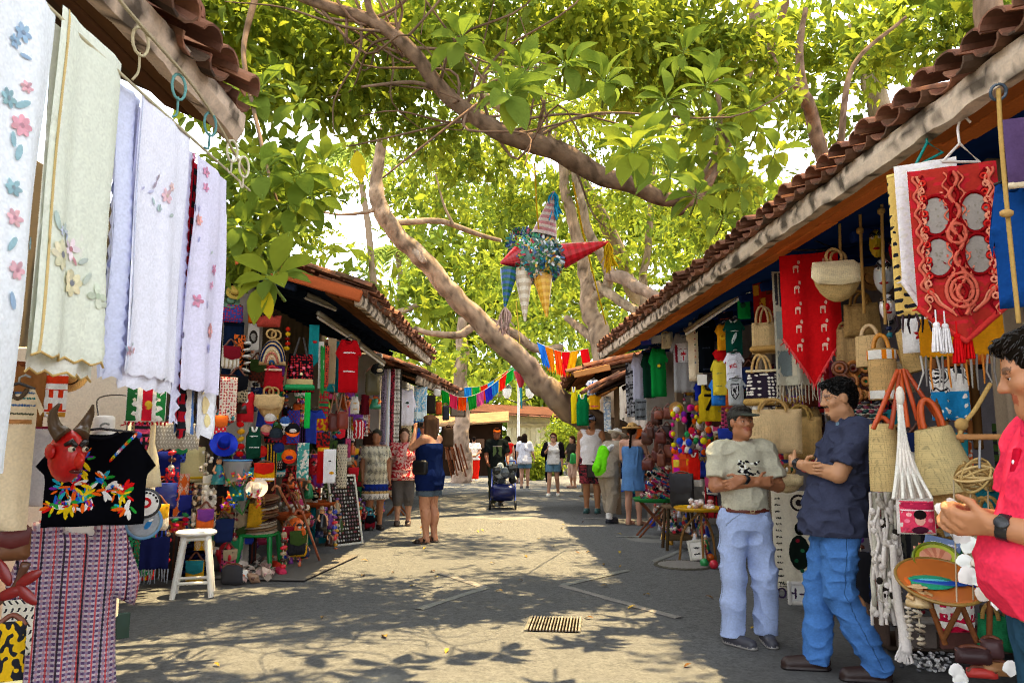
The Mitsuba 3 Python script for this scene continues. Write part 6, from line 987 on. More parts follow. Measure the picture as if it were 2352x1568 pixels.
def mex(m, sf, W, Hh):
    for x, c in ((-.36, '2a6a3a'), (.02, 'c02030'), (.36, '2a7a3e')): patch(m, [(x * W - .12 * W, -Hh * .45), (x * W + .12 * W, -Hh * .45), (x * W + .12 * W, Hh * .5), (x * W - .12 * W, Hh * .5)], sf, c, .003, .04)
    patch(m, circle(.05 * W, 0, .1 * W, 8, 1.3), sf, 'c8a030', .008); [patch(m, circle(x * W, .15 * Hh, .05 * W, 6), sf, 'd8d0b8', .008) for x in (-.3, .3)]
it('cloth', 336, 930, 84, 80, dX(336, -2.3), 30, 'red white and green embroidered cloth ends under the white tablecloth', c='e0dacb', decal=mex, fringe=('b02028', .02), amp=.02)
it('cloth', 402, 1003, 105, 62, dX(402, -3.2), 30, 'beige crochet cloth with scalloped edge over the blue bags', c='a8998a', amp=.03, scallop=.02, pat='print_light', pn=60)
k = thing('wooden_paddle', 'long pale wooden paddle hanging beside the black blouse', 'paddle'); c0 = at(348, 1045, dX(348, -2.35)); s = mpp(dX(348, -2.35)); part(k, 'handle', M().tube([c0 + [0, 0, 75 * s], c0 + [0, 0, -10 * s]], [.016, .02], 'd8c49c', 8), 'wood'); part(k, 'blade', M().lathe([(.02, 50 * s), (.045, 20 * s), (.07, -30 * s), (.078, -45 * s), (0, -48 * s)], 'e0cfa8', 12, c0 + [0, 0, -25 * s], None, .35), 'wood')
def dial(m, sf, W, Hh): patch(m, circle(0, 0, .42 * W, 18), sf, '9aa0a2', .002); patch(m, [(-.3 * W, -.02 * Hh), (0, .02 * Hh), (.05 * W, .3 * Hh), (-.05 * W, .3 * Hh)], sf, '4a5a6a', .006); patch(m, circle(.12 * W, -.08 * Hh, .16 * W, 8, .5, 1), sf, '2f78b8', .007); patch(m, circle(.2 * W, .05 * Hh, .08 * W, 8, .5, .5), sf, 'e8e8e4', .008)
def gdisc(W, Hh, c, decal=None, rim='2a2a2c', **o):
    m = M().lathe([(0, .012), (W * .44, .012), (W * .5, .004), (W * .5, -.012), (0, -.012)], c, 26, R=rx(90), sq=1); P = [('disc', m, 'gloss', True), ('rim', M().ring([0, 0, 0], W * .49, .012, rim, None, 26, 6), 'gloss', True)]; m = M(); decal(m, lambda q: 0 * np.asarray(q)[:, 0] - .012, W, Hh); P.append(('print', m, 'cloth', False)); return P
KIND['disc'] = (gdisc, 'round_sign', 'sign')
it('disc', 330, 1198, 72, 76, dX(330, -2.2), 30, 'round grey souvenir sign with blue fish below the arched one', c='7f8486', decal=dial, rim='5a8ab0')
def arch(m, sf, W, Hh): [patch(m, circle(.40 * W * math.cos(a), .36 * Hh * math.sin(a), .04 * W, 6, 1.4, a), sf, '16161a', .006) for a in np.linspace(.2, 2.9, 9)]; patch(m, circle(0, .02 * Hh, .2 * W, 10), sf, 'c02024', .006); patch(m, circle(0, .02 * Hh, .1 * W, 8), sf, 'e8e4dc', .009); patch(m, [(-.5 * W, -.3 * Hh), (-.05 * W, -.32 * Hh), (-.05 * W, -.2 * Hh), (-.5 * W, -.16 * Hh)], sf, 'b81c20', .006)
it('disc', 334, 1155, 60, 66, dX(334, -2.15), 30, 'white arched souvenir sign with red centre above the grey one', c='e6e2d8', decal=arch, rim='1c1c20')
for i, (x, y, w, h, c, lab) in enumerate(((318, 1285, 38, 44, 'c81c50', 'crimson cloth roll standing by the kerb'), (312, 1311, 48, 20, '1f9a5c', 'green cloth roll lying on the pavement'))):
    d = dX(x, -2.7); put('cloth_roll', [('roll', M().lathe([(0, -h * mpp(d) / 2), (w * mpp(d) * .4, -h * mpp(d) / 2), (w * mpp(d) * .45, 0), (w * mpp(d) * .4, h * mpp(d) / 2), (.02, h * mpp(d) / 2), (0, h * mpp(d) * .4)], c, 14, R=ry(80) if i else None), 'cloth', True)], on_ground(x, y + (28 if i == 0 else 20)) + [0, 0, h * mpp(d) * .5], 20, lab, 'cloth roll')
it('board', 282, 1436, 26, 54, 5.3, 40, 'dark green skateboard deck standing behind the plaid dress', name='skateboard', cat='skateboard', c='2f4a40', th=.03)
k = thing('dragonfly_ornament', 'rusty red metal dragonfly wall ornament at lower left', 'ornament'); c0 = at(38, 1340, dX(38, -2.2)); s = mpp(dX(38, -2.2)); part(k, 'body', M().tube(curve([c0 + np.array([-40, 0, -50]) * s, c0, c0 + np.array([20, -4, 45]) * s], 5), np.linspace(.006, .02, 11), '5a3a28', 7), 'gloss')
for x, z, a in ((-28, 25, 120), (28, 12, 30), (-10, -20, 200), (26, -22, -40)): part(k, 'wing', M().ell(c0 + np.array([x, -4, z]) * s, (34 * s, .012, 13 * s), '7a1c14', ry(-a), 10), 'gloss')
it('pouch', 30, 1242, 70, 86, dX(30, -2.25), 30, 'brown and dark red leather bag under the child dress', c='6a3f24', flap='5a1c18', mat='leather', st=.3)
it('pouch', 20, 1500, 62, 160, dX(20, -2.1), 30, 'yellow and black printed bag at the lower left corner', c='c8a01c', pat='print_dark', pn=40, st=.15, trim='e8dca0')
it('cloth', 40, 1440, 60, 120, dX(40, -2.5), 20, 'pale knotted macrame netting at the left edge', c='d0c8b4', pat='print_dark', pn=60, amp=.02)
it('pouch', 90, 1500, 60, 120, 4.55, 10, 'dark grey checked bag on the ground left of the plaid dress', c='4a4654', pat='print_dark', pn=10, st=.1)
# ---- blue bags and things between the two left roofs (around 6 to 8 metres)
for a in (('pouch', 384, 1066, 56, 74, -2.62, 'navy and orange padded bag hanging left of the yellow pouch', dict(c='1a2468', trim='d84a1c', st=.2)), ('pouch', 380, 1135, 50, 66, -2.6, 'shiny navy bag with white marks above the strawberry charms', dict(c='1c2874', flap='24338c', st=.2, mat='gloss')),
          ('pouch', 416, 1162, 46, 64, -2.56, 'navy satchel with pale piping and grey flap', dict(c='1b2270', flap='2a3288', trim='c8c8d8', st=.2)), ('pouch', 420, 1125, 44, 50, -2.6, 'orange and red striped pouch between the navy bags', dict(c='d84818', pat='print_red', pn=0, st=.1)),
          ('pouch', 438, 1064, 62, 84, -2.5, 'yellow and white fringed pouch with a round blue badge', dict(c='d8cc98', trim='d8b020', st=.1)), ('pouch', 524, 1160, 46, 118, -2.75, 'long mustard yellow folded bag beside the brown mats', dict(c='a88a1c', flap='b89a24', st=.15)), ('pouch', 498, 1165, 24, 112, -2.7, 'bright blue bag edge behind the shell mobile', dict(c='1c5ab8', st=.1))):
    d = dX(a[1], a[5] - .95); it(a[0], a[1], a[2], a[3], a[4], d, 25, a[6], **a[7])
for i, (x, y, c) in enumerate(((378, 1178, 'd02040'), (402, 1205, 'd82848'), (426, 1192, 'c81c3c'))): it('strand', x, y, 16, 30, dX(x, -3.42), 0, 'red strawberry charm hanging below the navy bags', group='strawberry charms', name='strawberry_charm', cat='charm', cols=[c, c, '2a7a4a'][::-1], n=3, mat='cloth')
k = thing('mat_stack', 'stack of navy striped woven mats behind the white stool', 'mats'); c0 = on_ground(410, 1325); r_ = np.random.default_rng(1)
for i in range(9): part(k, 'mat', M().box(c0 + [r_.uniform(-.02, .02), .25, .04 + i * .055], (.36, .5, .05), ('2a2f58', '1f2444', '3a4070')[i % 3], rz(r_.uniform(-6, 6)), .02), 'cloth')
it('cloth', 355, 1270, 60, 70, 6.6, 20, 'navy fringed shawl end hanging left of the mats', c='1c2048', fringe=('8a8c98', .12), amp=.03)
# white stool
k = thing('stool', 'white painted wooden stool standing on the grey street at left', 'stool'); c0 = on_ground(443, 1366); zt = .575; part(k, 'seat', M().lathe([(0, zt - .035), (.165, zt - .035), (.18, zt - .02), (.18, zt - .005), (.165, zt + .008), (0, zt + .01)], 'ece9e2', 28, [c0[0], c0[1], 0]), 'gloss')
for i in range(4):
    a = PI / 4 + i * PI / 2 + .35; u = np.array([math.cos(a), math.sin(a), 0]); part(k, 'leg', M().tube([c0 + u * .23, c0 + u * .14 + [0, 0, zt - .04]], [.026, .03], 'e6e2d8', 8), 'gloss')
    b = a + PI / 2; w = np.array([math.cos(b), math.sin(b), 0]); part(k, 'stretcher', M().tube([c0 + u * .205 + [0, 0, .13], c0 + w * .205 + [0, 0, .13]], .016, 'e0dcd0', 7), 'gloss'); part(k, 'apron', M().tube([c0 + u * .145 + [0, 0, zt - .06], c0 + w * .145 + [0, 0, zt - .06]], .02, 'e0dcd0', 6), 'gloss')
# shell mobile
k = thing('shell_mobile', 'long mobile of white shells and driftwood hanging above the white stool', 'mobile'); d = dX(472, -3.25); s = mpp(d); c0 = at(472, 1105, d); part(k, 'hoop', M().ring(c0 + [0, 0, -.02], .10, .008, 'c8b898', rx(90), 16, 5), 'wood'); r_ = np.random.default_rng(6)
part(k, 'cord', M().tube([c0 + [0, 0, .3], c0 + [0, 0, .0]], .004, 'c8b898', 4), 'cloth')
for i in range(11):
    a = i * 2 * PI / 11
    for q in range(8): part(k, 'shell_piece', M().ell(c0 + [.10 * math.cos(a), .10 * math.sin(a), -.05 - q * .055 + r_.normal(0, .008)], (.022, .016, .026), ('e8dfcc', 'cfc0a4', '2e2620', 'f0e8dc', 'b89878')[int(r_.integers(5))], ry(r_.uniform(-40, 40)), 6), 'gloss')
for i in range(10): part(k, 'shell_piece', M().ell(c0 + [.05 * math.cos(i), .05 * math.sin(i), .02 + .03 * i], (.04 * (1 - i / 12), .04, .02), 'e8e0d0', None, 6), 'gloss')
# ---- left middle stall: bags, shirts, straw (about 8 to 9 metres)
it('trousers', 534, 822, 48, 168, 8.0, 20, 'dark navy trousers hanging beside the lilac tablecloth', c='16243c')
it('pouch', 534, 718, 48, 46, 7.9, 20, 'blue and purple paisley cloth bag above the navy trousers', c='3a4a98', pat='print_red', pn=20, st=.15)
for i, (x, y, c) in enumerate(((520, 676, '4a5a38'), (540, 672, 'b89a4a'), (530, 692, '6a8a70'))): it('hat', x, y, 40, 26, 7.9, 10, ('olive green hat stacked at the top left of the stall', 'tan straw hat stacked at the top left of the stall', 'grey green hat lowest of the stack under the roof end')[i], c=c, tilt=20)
it('strand', 567, 822, 20, 78, 8.0, 15, 'black strap with white block pattern hanging by the pillar', name='patterned_strap', cat='strap', cols=['e8e4dc', '141414'], n=10, mat='cloth')
it('tote', 584, 714, 25, 58, 8.1, 20, 'orange paper shopping bag hanging high by the pillar', name='shopping_bag', c='d8641c', pat='cloth', hd=.08, top=1.0, decal=marks('8a2c10', 3, .2, .6, .06))
it('tote', 618, 728, 50, 48, 8.1, 10, 'coral red wicker basket bag with dark handles', c='b84a3c', handle='2a1c18', top=1.15, hd=.42)
it('board', 582, 774, 26, 62, 8.1, 20, 'pale oval framed mirror with dark rim by the pillar', name='oval_mirror', cat='mirror', c='b8b0a8', decal=lambda m, sf, W, Hh: (patch(m, circle(0, 0, .36 * W, 14, 1.7), sf, '2a2624'), patch(m, circle(0, 0, .26 * W, 14, 1.7), sf, '8a8680', .006)))
it('moonbag', 627, 797, 60, 84, 8.0, 10, 'straw bag woven in navy cream and coral arches on a ring handle', c='c8a878', up=True, arcs=['1f2a4e', '22305a', 'd8c8a4', 'b8685c', 'd8b89c', '2f5a88'], handle='c8a468')
it('tote', 628, 868, 46, 62, 8.0, 10, 'red woven straw bag with striped flap below the arched bag', c='a81c24', handle='c8384a', top=.8, hd=.2, rim='d8b8a0')
it('moonbag', 621, 925, 62, 76, 7.9, 8, 'plain tan straw bag folded over on its ring handle', c='c2a06a', flap='cfb07c', handle='b89058')
it('tote', 690, 838, 66, 128, 8.2, 15, 'black bag embroidered with pink flowers and cream zigzag border', c='141216', pat='print_red', pn=20, hd=.3, top=.8, strap=1, handle='2a2420', decal=lambda m, sf, W, Hh: ([patch(m, circle(x * W, z * Hh, .055 * W, 7), sf, c) for x, z, c in ((-.3, -.05, 'e06a88'), (-.1, -.02, 'd84a5c'), (.12, -.06, 'e8788c'), (.3, -.04, 'd8506a'), (-.2, -.16, 'e0607c'), (.05, -.17, 'e8d8a8'), (.25, -.18, 'd84a5c'))], patch(m, [(-.45 * W, -.36 * Hh), (.45 * W, -.36 * Hh), (.45 * W, -.26 * Hh), (-.45 * W, -.26 * Hh)], sf, 'c8b078')), base='2f9a5c')
it('strand', 660, 778, 14, 56, 8.2, 0, 'red and yellow woven belts bunched on a hook', name='woven_belt', cat='belt', cols=['c82c1c', 'd8b020', '7a1c18'], n=5, mat='cloth')
it('cloth', 720, 795, 22, 100, 8.4, 30, 'teal towel with red bird hanging at an angle', c='1f8a90', point=.15, decal=lambda m, sf, W, Hh: patch(m, circle(.1 * W, .1 * Hh, .25 * W, 7, .6), sf, 'c02828'))
for i, (x, c) in enumerate(((736, 'e8e4dc'), (741, '2f8a3e'))): it('cloth', x, 838 + 10 * i, 12, 110, 8.5, 40, ('narrow white scarf among the scarves', 'narrow leaf green scarf among the scarves')[i], name='scarf', cat='scarf', c=c, amp=.03)
it('cloth', 745, 840, 22, 96, 8.6, 35, 'coral and black floral scarf among the scarves', name='scarf', cat='scarf', c='d8503c', pat='print_dark', pn=20)
it('cloth', 762, 838, 20, 125, 8.7, 40, 'beige scarf with teal edge beside the red shirt', name='scarf', cat='scarf', c='b8a078', bands=((.85, 1.0, '1f7a80'),))
it('cloth', 772, 842, 12, 120, 8.8, 40, 'dark teal scarf next to the red shirt', name='scarf', cat='scarf', c='1c6068')
it('tshirt', 800, 840, 60, 124, 8.6, 22, 'red sports shirt with white chest lettering on the left stall', c='b8101c', collar='8a0c14', decal=marks('e8d8d8', 2, .24, .42, .04, 4))
it('pouch', 856, 874, 34, 68, 9.2, 25, 'olive brown shoulder bag hanging beyond the red shirt', c='4a4020', mat='leather', st=.3)
it('cap', 868, 848, 30, 20, 9.0, 30, 'black cap with cream badge under the eave', c='1c1a1a', front='b8a888')
for i, (x, y) in enumerate(((768, 945), (788, 940))): it('pouch', x, y, 26, 90, 8.6, 25, ('dark red brown leather bag on long straps', 'chestnut leather bag on long straps right of the darker one')[i], c=('5a2018', '7a2c1c')[i], mat='leather', st=1.1, strap='8a5a3c')
it('cloth', 706, 942, 13, 82, 8.0, 10, 'bright green ribbon scarf hanging in front of the bags', name='scarf', cat='scarf', c='1fb84a', amp=.01)
it('cloth', 523, 922, 26, 36, 7.7, 15, 'cream folded towels beside the lilac tablecloth', name='towel', cat='towel', c='e0d2b4', th=.05)
it('tshirt', 564, 934, 50, 70, 7.8, 20, 'red and white sports shirt with blue sleeves below the navy trousers', c='c8242c', collar='e8e4e0', decal=lambda m, sf, W, Hh: (patch(m, circle(0, .2 * Hh, .12 * W, 9), sf, 'e8e4e0'), patch(m, circle(0, .2 * Hh, .06 * W, 9), sf, '2a3a90', .007)))
it('jersey', 583, 1016, 32, 72, 7.7, 20, 'dark green and white sports jersey low on the left stall', c='14402e', decal=marks('e8e8e4', 2, .2, .6, .05))
it('strand', 554, 1008, 18, 84, 7.7, 10, 'tall red and yellow stuffed doll hanging by the jersey', name='cloth_doll', cat='doll', cols=['c81c1c', 'd89a28', 'd8a830', 'c82020'], n=5, mat='cloth')
it('hat', 514, 1020, 60, 50, 6.9, 10, 'wide blue and red felt sombrero under the white lacy cloth', name='sombrero', cat='sombrero', c='1c2a9a', band='a81c2c', tilt=35, mat='cloth', crown=.42, ch=.8)
for a in ((634, 996, 32, 28, '2c343c', '4a2430', None, 'charcoal cap with dull red brim in the cap row'), (672, 985, 34, 40, '1c1c20', 'e8641c', 'e8e4dc', 'black cap with orange brim in the cap row'), (664, 1046, 34, 46, 'e8641c', 'c0281c', '4a2a78', 'orange cap with red brim and purple band'), (640, 1026, 26, 26, '24306a', '1c2450', None, 'blue cap behind the orange one'), (655, 966, 24, 22, '3a5a98', 'd8d8d8', None, 'pale blue cap at the top of the cap row'), (612, 985, 26, 26, 'c89878', 'a83c48', None, 'tan cap with rose brim left in the cap row'), (620, 960, 26, 20, 'c8c0b8', 'b02838', None, 'white cap with red stripes above the cap row'), (600, 1035, 28, 30, 'c82820', 'a01c1c', None, 'plain red cap beside the green jersey')):
    it('cap', a[0], a[1], a[2], a[3], 7.8, 20, a[7], c=a[4], brim=a[5], front=a[6])
it('pouch', 607, 1082, 46, 46, 7.6, 15, 'yellow and red triangular bag with white piping', c='d89a18', flap='c0241c', trim='e8e4dc', st=.15)
it('cloth', 696, 1060, 26, 86, 7.9, 12, 'turquoise patterned runner rolled at the lower end', c='4a9a94', pat='print_light', pn=40, bands=((.92, 1.0, 'a8785c'),))
it('cloth', 742, 1068, 26, 80, 8.3, 20, 'long red towel with white and yellow eagle print', name='towel', cat='towel', c='c41c1c', bands=((0, .1, 'd8a020'),), amp=.015)
it('cloth', 757, 1070, 28, 76, 8.2, 22, 'white towel with yellow beak print beside the red towel', name='towel', cat='towel', c='e8e6e4', amp=.015, decal=lambda m, sf, W, Hh: (patch(m, circle(.15 * W, -.2 * Hh, .2 * W, 7, .6), sf, 'd8981c'), patch(m, circle(0, .15 * Hh, .12 * W, 7, .4), sf, '2a2a2a')))
it('cloth', 742, 1010, 30, 36, 8.4, 20, 'red and black pennant with figures above the red towel', c='a8201c', pat='print_dark', pn=40)
it('cloth', 745, 975, 34, 28, 8.6, 20, 'yellow printed pennant under the scarves', c='c8961c', pat='print_red', pn=40)
it('cloth', 786, 1070, 22, 98, 8.9, 25, 'cream crochet strip hanging beside the white towel', c='c8bca4', pat='print_dark', pn=60, amp=.02)
it('tshirt', 824, 985, 30, 44, 9.3, 25, 'small red and white striped sports shirt above the old woman', c='d8d4d4', pat='print_red', pn=0, collar='b01c24')
it('jersey', 815, 930, 20, 40, 9.3, 25, 'small white and yellow sports jersey beyond the red shirt', c='dcd8d0', decal=marks('d8a020', 2, .1, .5, .1))
it('figure', 862, 922, 30, 34, 9.6, 0, 'orange and green stuffed parrot toy hanging at the stall', name='parrot_toy', cat='toy', c='2f7a5a', c2='d8681c', c3='4a2a78')
# low counter, left middle
k = thing('metal_bucket', 'grey metal tub with blue rim full of paper flowers', 'tub'); c0 = at(545, 1068, 7.6); part(k, 'tub', M().lathe([(0, -.16), (.10, -.16), (.14, .04), (.135, .05), (.09, -.1)], '8a8e90', 20, c0), 'gloss'); part(k, 'rim', M().ring(c0 + [0, 0, .05], .14, .010, '3a78b8', rx(90), 20, 6), 'gloss')
def paper_flowers(cx, cy, w, d, lab, seed, n=16):
    k = thing('paper_flowers', lab, 'paper flowers'); c0 = at(cx, cy, d); r = np.random.default_rng(seed); s = w * mpp(d)
    for i in range(n):
        p = c0 + [r.uniform(-s / 2, s / 2), r.uniform(-.1, .06), r.uniform(-.05, .06)]; c = ('d83a6a', 'e8583c', '3a4ac8', '2f9ac8', '8a3ac0', '2fa85a', 'e88aa0', 'c81c2c')[i % 8]; m = M()
        for q in range(6): dv = r.normal(size=3); dv[1] -= .6; dv /= np.linalg.norm(dv); x = np.cross(dv, [0, 0, 1]); x /= np.linalg.norm(x); m.raw(np.array([p, p + dv * .03 + x * .014, p + dv * .05, p + dv * .03 - x * .014]), [[0, 1, 2], [0, 2, 3]], c)
        m.ell(p, .014, 'e8d040', n=5); part(k, 'flower', m, 'leaf', False)
    m = M(); [m.tube([c0 + [r.uniform(-s / 2, s / 2) * .8, 0, 0], c0 + [0, .02, -.14]], .004, '3a6a34', 4) for i in range(6)]; part(k, 'stem', m, 'cloth')
paper_flowers(548, 1098, 80, 7.5, 'bunch of bright paper flowers above the brown mats', 3, 14); paper_flowers(556, 1148, 82, 7.2, 'second bunch of paper flowers lying on the brown mats', 4, 12)
k = thing('leather_mat_stack', 'tall sagging stack of brown leather mats on the green stool', 'mats'); c0 = on_ground(590, 1305); r_ = np.random.default_rng(5)
for i in range(13): part(k, 'mat', M().ell(c0 + [r_.uniform(-.015, .015), .05, .40 + i * .032], (.19 + .006 * (i % 3), .17, .024), ('5a3420', '7a4a2c', '3e2418', '8a6848', 'b8a890')[(i * 3) % 5 if i > 2 else 4 - i % 2], ry(r_.uniform(-4, 4) - 3) @ rx(6), 14), 'leather')
it('hat', 590, 1120, 46, 34, 7.5, 0, 'cream felt hat on top of the brown leather mats', c='dcd2c0', tilt=25, mat='cloth', band='b8a890')
k = thing('plastic_stool', 'green plastic stool under the stack of brown mats', 'stool'); part(k, 'seat', M().box(c0 + [0, .05, .365], (.36, .34, .04), '1f9a48', None, .015), 'gloss')
for x in (-1, 1):
    for y in (-1, 1): part(k, 'leg', M().tube([c0 + [x * .19, .05 + y * .18, 0], c0 + [x * .16, .05 + y * .15, .36]], [.026, .032], '1c9044', 7), 'gloss')
k = thing('clay_plant_table', 'terracotta dish on crossed wooden legs heaped with dried shells', 'table'); c0 = on_ground(645, 1300); part(k, 'dish', M().lathe([(0, .50), (.20, .50), (.24, .56), (.23, .565), (.18, .53), (0, .53)], 'a8502c', 20, [c0[0], c0[1] + .3, 0]), 'cloth')
for s in (-1, 1): part(k, 'leg', M().tube([[c0[0] + s * .16, c0[1] + .3, 0], [c0[0] - s * .13, c0[1] + .3, .5]], .02, 'a8642c', 6), 'wood')
c1 = [c0[0], c0[1] + .3, .57]; r_ = np.random.default_rng(9)
for i in range(22): q = thing('seashell', 'small pale shell heaped in the terracotta dish', 'shell', 'shells in the terracotta dish'); scene[q] = shape(M().ell(np.array(c1) + [r_.uniform(-.17, .17), r_.uniform(-.15, .15), .02 + r_.uniform(0, .07)], r_.uniform(.018, .038, 3), ('c8bca8', 'a89078', '8a8078', 'd8ccb8')[i % 4], rz(i * 40), 6), 'gloss')
k = thing('teal_table', 'teal painted pedestal table with terracotta tray of tiny hats', 'table'); c0 = on_ground(728, 1252); part(k, 'tray', M().lathe([(0, .52), (.26, .52), (.28, .58), (.27, .59), (.24, .54), (0, .54)], 'b85a2c', 22, [c0[0], c0[1] + .15, 0]), 'cloth')
for x in (-.12, 0, .12): part(k, 'leg', M().box([c0[0] + x, c0[1] + .15 + (x == 0) * .1, .26], (.09, .05, .52), '1f7a88', None, .008), 'wood')
r_ = np.random.default_rng(12)
for i in range(46): q = thing('miniature_hat', 'tiny black and cream souvenir hat on the terracotta tray', 'ornament', 'tiny hats on the terracotta tray'); p = [c0[0] + r_.uniform(-.25, .25), c0[1] + .15 + r_.uniform(-.2, .2), .60 + r_.uniform(0, .2)]; scene[q] = shape(M().ell(p, (.03, .03, .010), ('e8e2d0', '17151a', 'd8cfa8')[i % 3], rx(r_.uniform(-30, 30)), 7).ell(np.array(p) + [0, 0, .012], (.015, .015, .018), ('17151a', 'e8e2d0', '2a2420')[i % 3], None, 6), 'gloss')
# the leaning board of badges
k = thing('badge_board', 'white framed board full of small silver trinkets leaning at the kerb', 'display board'); c0 = on_ground(788, 1250); R_ = rz(50) @ rx(-14); f0 = c0 + [0, .05, .47]
part(k, 'board', M().box(f0, (.42, .02, .92), '2a2624', R_, .004), 'cloth')
for s in (-1, 1): part(k, 'frame_bar', M().box(f0 + R_ @ np.array([s * .225, 0, 0]), (.03, .035, .98), 'dcd8cc', R_, .005), 'wood'); part(k, 'frame_bar', M().box(f0 + R_ @ np.array([0, 0, s * .475]), (.418, .034, .03), 'dcd8cc', R_, .005), 'wood')
r_ = np.random.default_rng(14)
for i in range(9):
    for j in range(17): part(k, 'badge', M().ell(f0 + R_ @ np.array([-.18 + i * .045 + r_.normal(0, .005), -.018, -.42 + j * .052]), (.016, .008, .018), ('b8b4b0', '8a6a70', '5a5658', 'c8c4bc', '7a3a3c')[int(r_.integers(5))], R_, 5), 'gloss', False)
# walking sticks and figures on the ground cloth
k = thing('ground_cloth', 'grey cloth spread on the street under shells and painted figures', 'cloth'); c0 = on_ground(610, 1320); part(k, 'cloth', M().box([c0[0] + .12, c0[1] + .5, .018], (1.0, 1.7, .02), '6a6660', rz(-6), .006), 'cloth')
r_ = np.random.default_rng(17)
for i in range(54):
    x, y = 520 + 110 * r_.uniform(), 1290 + 52 * r_.uniform(); p = on_ground(x, y); q = r_.uniform(.025, .06); key = thing('seashell', 'white or pinkish seashell in the heap on the ground cloth', 'shell', 'seashells on the ground cloth'); w = M(); [w.add(pm) for _, pm, _, _ in g_shell(q * 2, q * 2.2, ('ece4da', 'd8c4b4', 'b8988c', 'e8d8cc')[i % 4])]; scene[key] = shape(M().add(w, rz(r_.uniform(0, 360)) @ rx(r_.uniform(-80, -20)), p + [0, .0, q * .7 + .02]), 'gloss')
for i, (x, y, q, lab) in enumerate(((518, 1300, .11, 'large white conch shell by the white stool legs'), (548, 1292, .09, 'tan conch shell beside the grey bag'), (557, 1335, .10, 'white conch shell with orange mouth at the cloth edge'), (582, 1338, .08, 'speckled brown conch shell at the cloth edge'), (612, 1330, .09, 'broad pale pink conch shell at the cloth edge'))):
    p = on_ground(x, y); m = M().lathe([(0, -q), (q * .25, -q * .75), (q * .55, -q * .1), (q * .62, q * .25), (q * .35, q * .5), (q * .3, q * .62), (q * .15, q * .8), (0, q * 1.1)], ('ece6dc', 'c8ac8c', 'f0eae0', '9a7860', 'e0c8b8')[i], 12, R=ry(65 + 20 * i) @ rz(40 * i), ripple=lambda g: 1 + .12 * np.cos(5 * g)); put('conch_shell', [('shell', m, 'gloss', True), ('mouth', M().ell([0, -q * .45, 0], (q * .35, q * .2, q * .22), ('d8a890', 'b87850', 'd8682c', '5a3a2c', 'd8a0a0')[i], rz(20), 8), 'gloss', True)], p + [0, 0, q * .6], 20, lab, 'shell')
it('pouch', 533, 1318, 46, 44, 7.5, 10, 'charcoal cloth bag lying between the conch shells', c='3c3e42', st=.1)
for i in range(2):
    p = on_ground(588, 1248 + 20 * i); put('plate', [('', M().lathe([(0, .01), (.05, .008), (.10, .03), (.105, .036), (.095, .03), (.05, .016), (0, .018)], ('e4e8ea', '98c4d0')[i], 20), 'gloss', True)], p + [0, .1, .12 + .1 * i], 0, ('white glazed plate on the shell heap', 'pale turquoise glazed plate on the shell heap')[i], 'plate')
for i, (x, y, c, lab) in enumerate(((632, 1285, 'd8422c', 'red orange embroidered slipper on the ground cloth'), (642, 1300, 'c83a58', 'long pink slipper at the front of the ground cloth'), (622, 1270, 'd8582c', 'orange slipper behind the pink one'))):
    p = on_ground(x, y + 20); put('slipper', [('sole', M().box([0, 0, .012], (.085, .30, .02), 'd8c8b8', None, .008), 'cloth', True), ('upper', sdf_mesh([cap_([0, -.10, .035], [0, .12, .05], .045, .035, .02), ell_([0, .12, .07], (.03, .06, .035), k=.01, sub=True)], .01, None, [((0, 0, .015), (0, 0, -1))], c), 'cloth', True)], p, 35, lab, 'slipper')
for i in range(40):
    x, y = 645 + 62 * r_.uniform(), 1248 + 62 * r_.uniform(); p = on_ground(x, y); hh = r_.uniform(.06, .13)
    put('clay_figure', g_figure(hh * .55, hh, ('c8384a', '2a4ac8', 'd8b020', '2f8a4a', '8a3aa0', 'e8e0d0', '1c1c20', 'd8683c')[i % 8], c3=('20201e', 'd8b830', 'c82828')[i % 3]), p + [0, 0, hh / 2 + .02], r_.uniform(-60, 60), 'small brightly painted clay figure on the ground cloth', 'figurine', 'painted clay figures on the ground cloth')
for i, (x0, y0, x1, y1, c) in enumerate(((648, 1135, 700, 1230, 'c88058'), (665, 1130, 712, 1240, '6a2c1c'), (682, 1150, 716, 1225, '8a4a2c'), (690, 1120, 722, 1235, '4a2018'), (700, 1190, 735, 1290, 'a8583c'))):
    a, b = at(x0, y0, 8.0), on_ground(x1, y1); hk = curve([b, a, a + [-.03, 0, .07], a + [-.08, 0, .085], a + [-.11, 0, .04]], 6); put('walking_stick', [('', M().tube(hk, .014, c, 7), 'gloss', True)], [0, 0, 0], 0, ('candy striped orange walking stick leaning on the stall', 'dark red walking stick second from the left', 'brown walking stick between the dark ones', 'darkest walking stick beside the black trinkets', 'reddish walking stick lowest on the ground cloth')[i], 'walking stick')
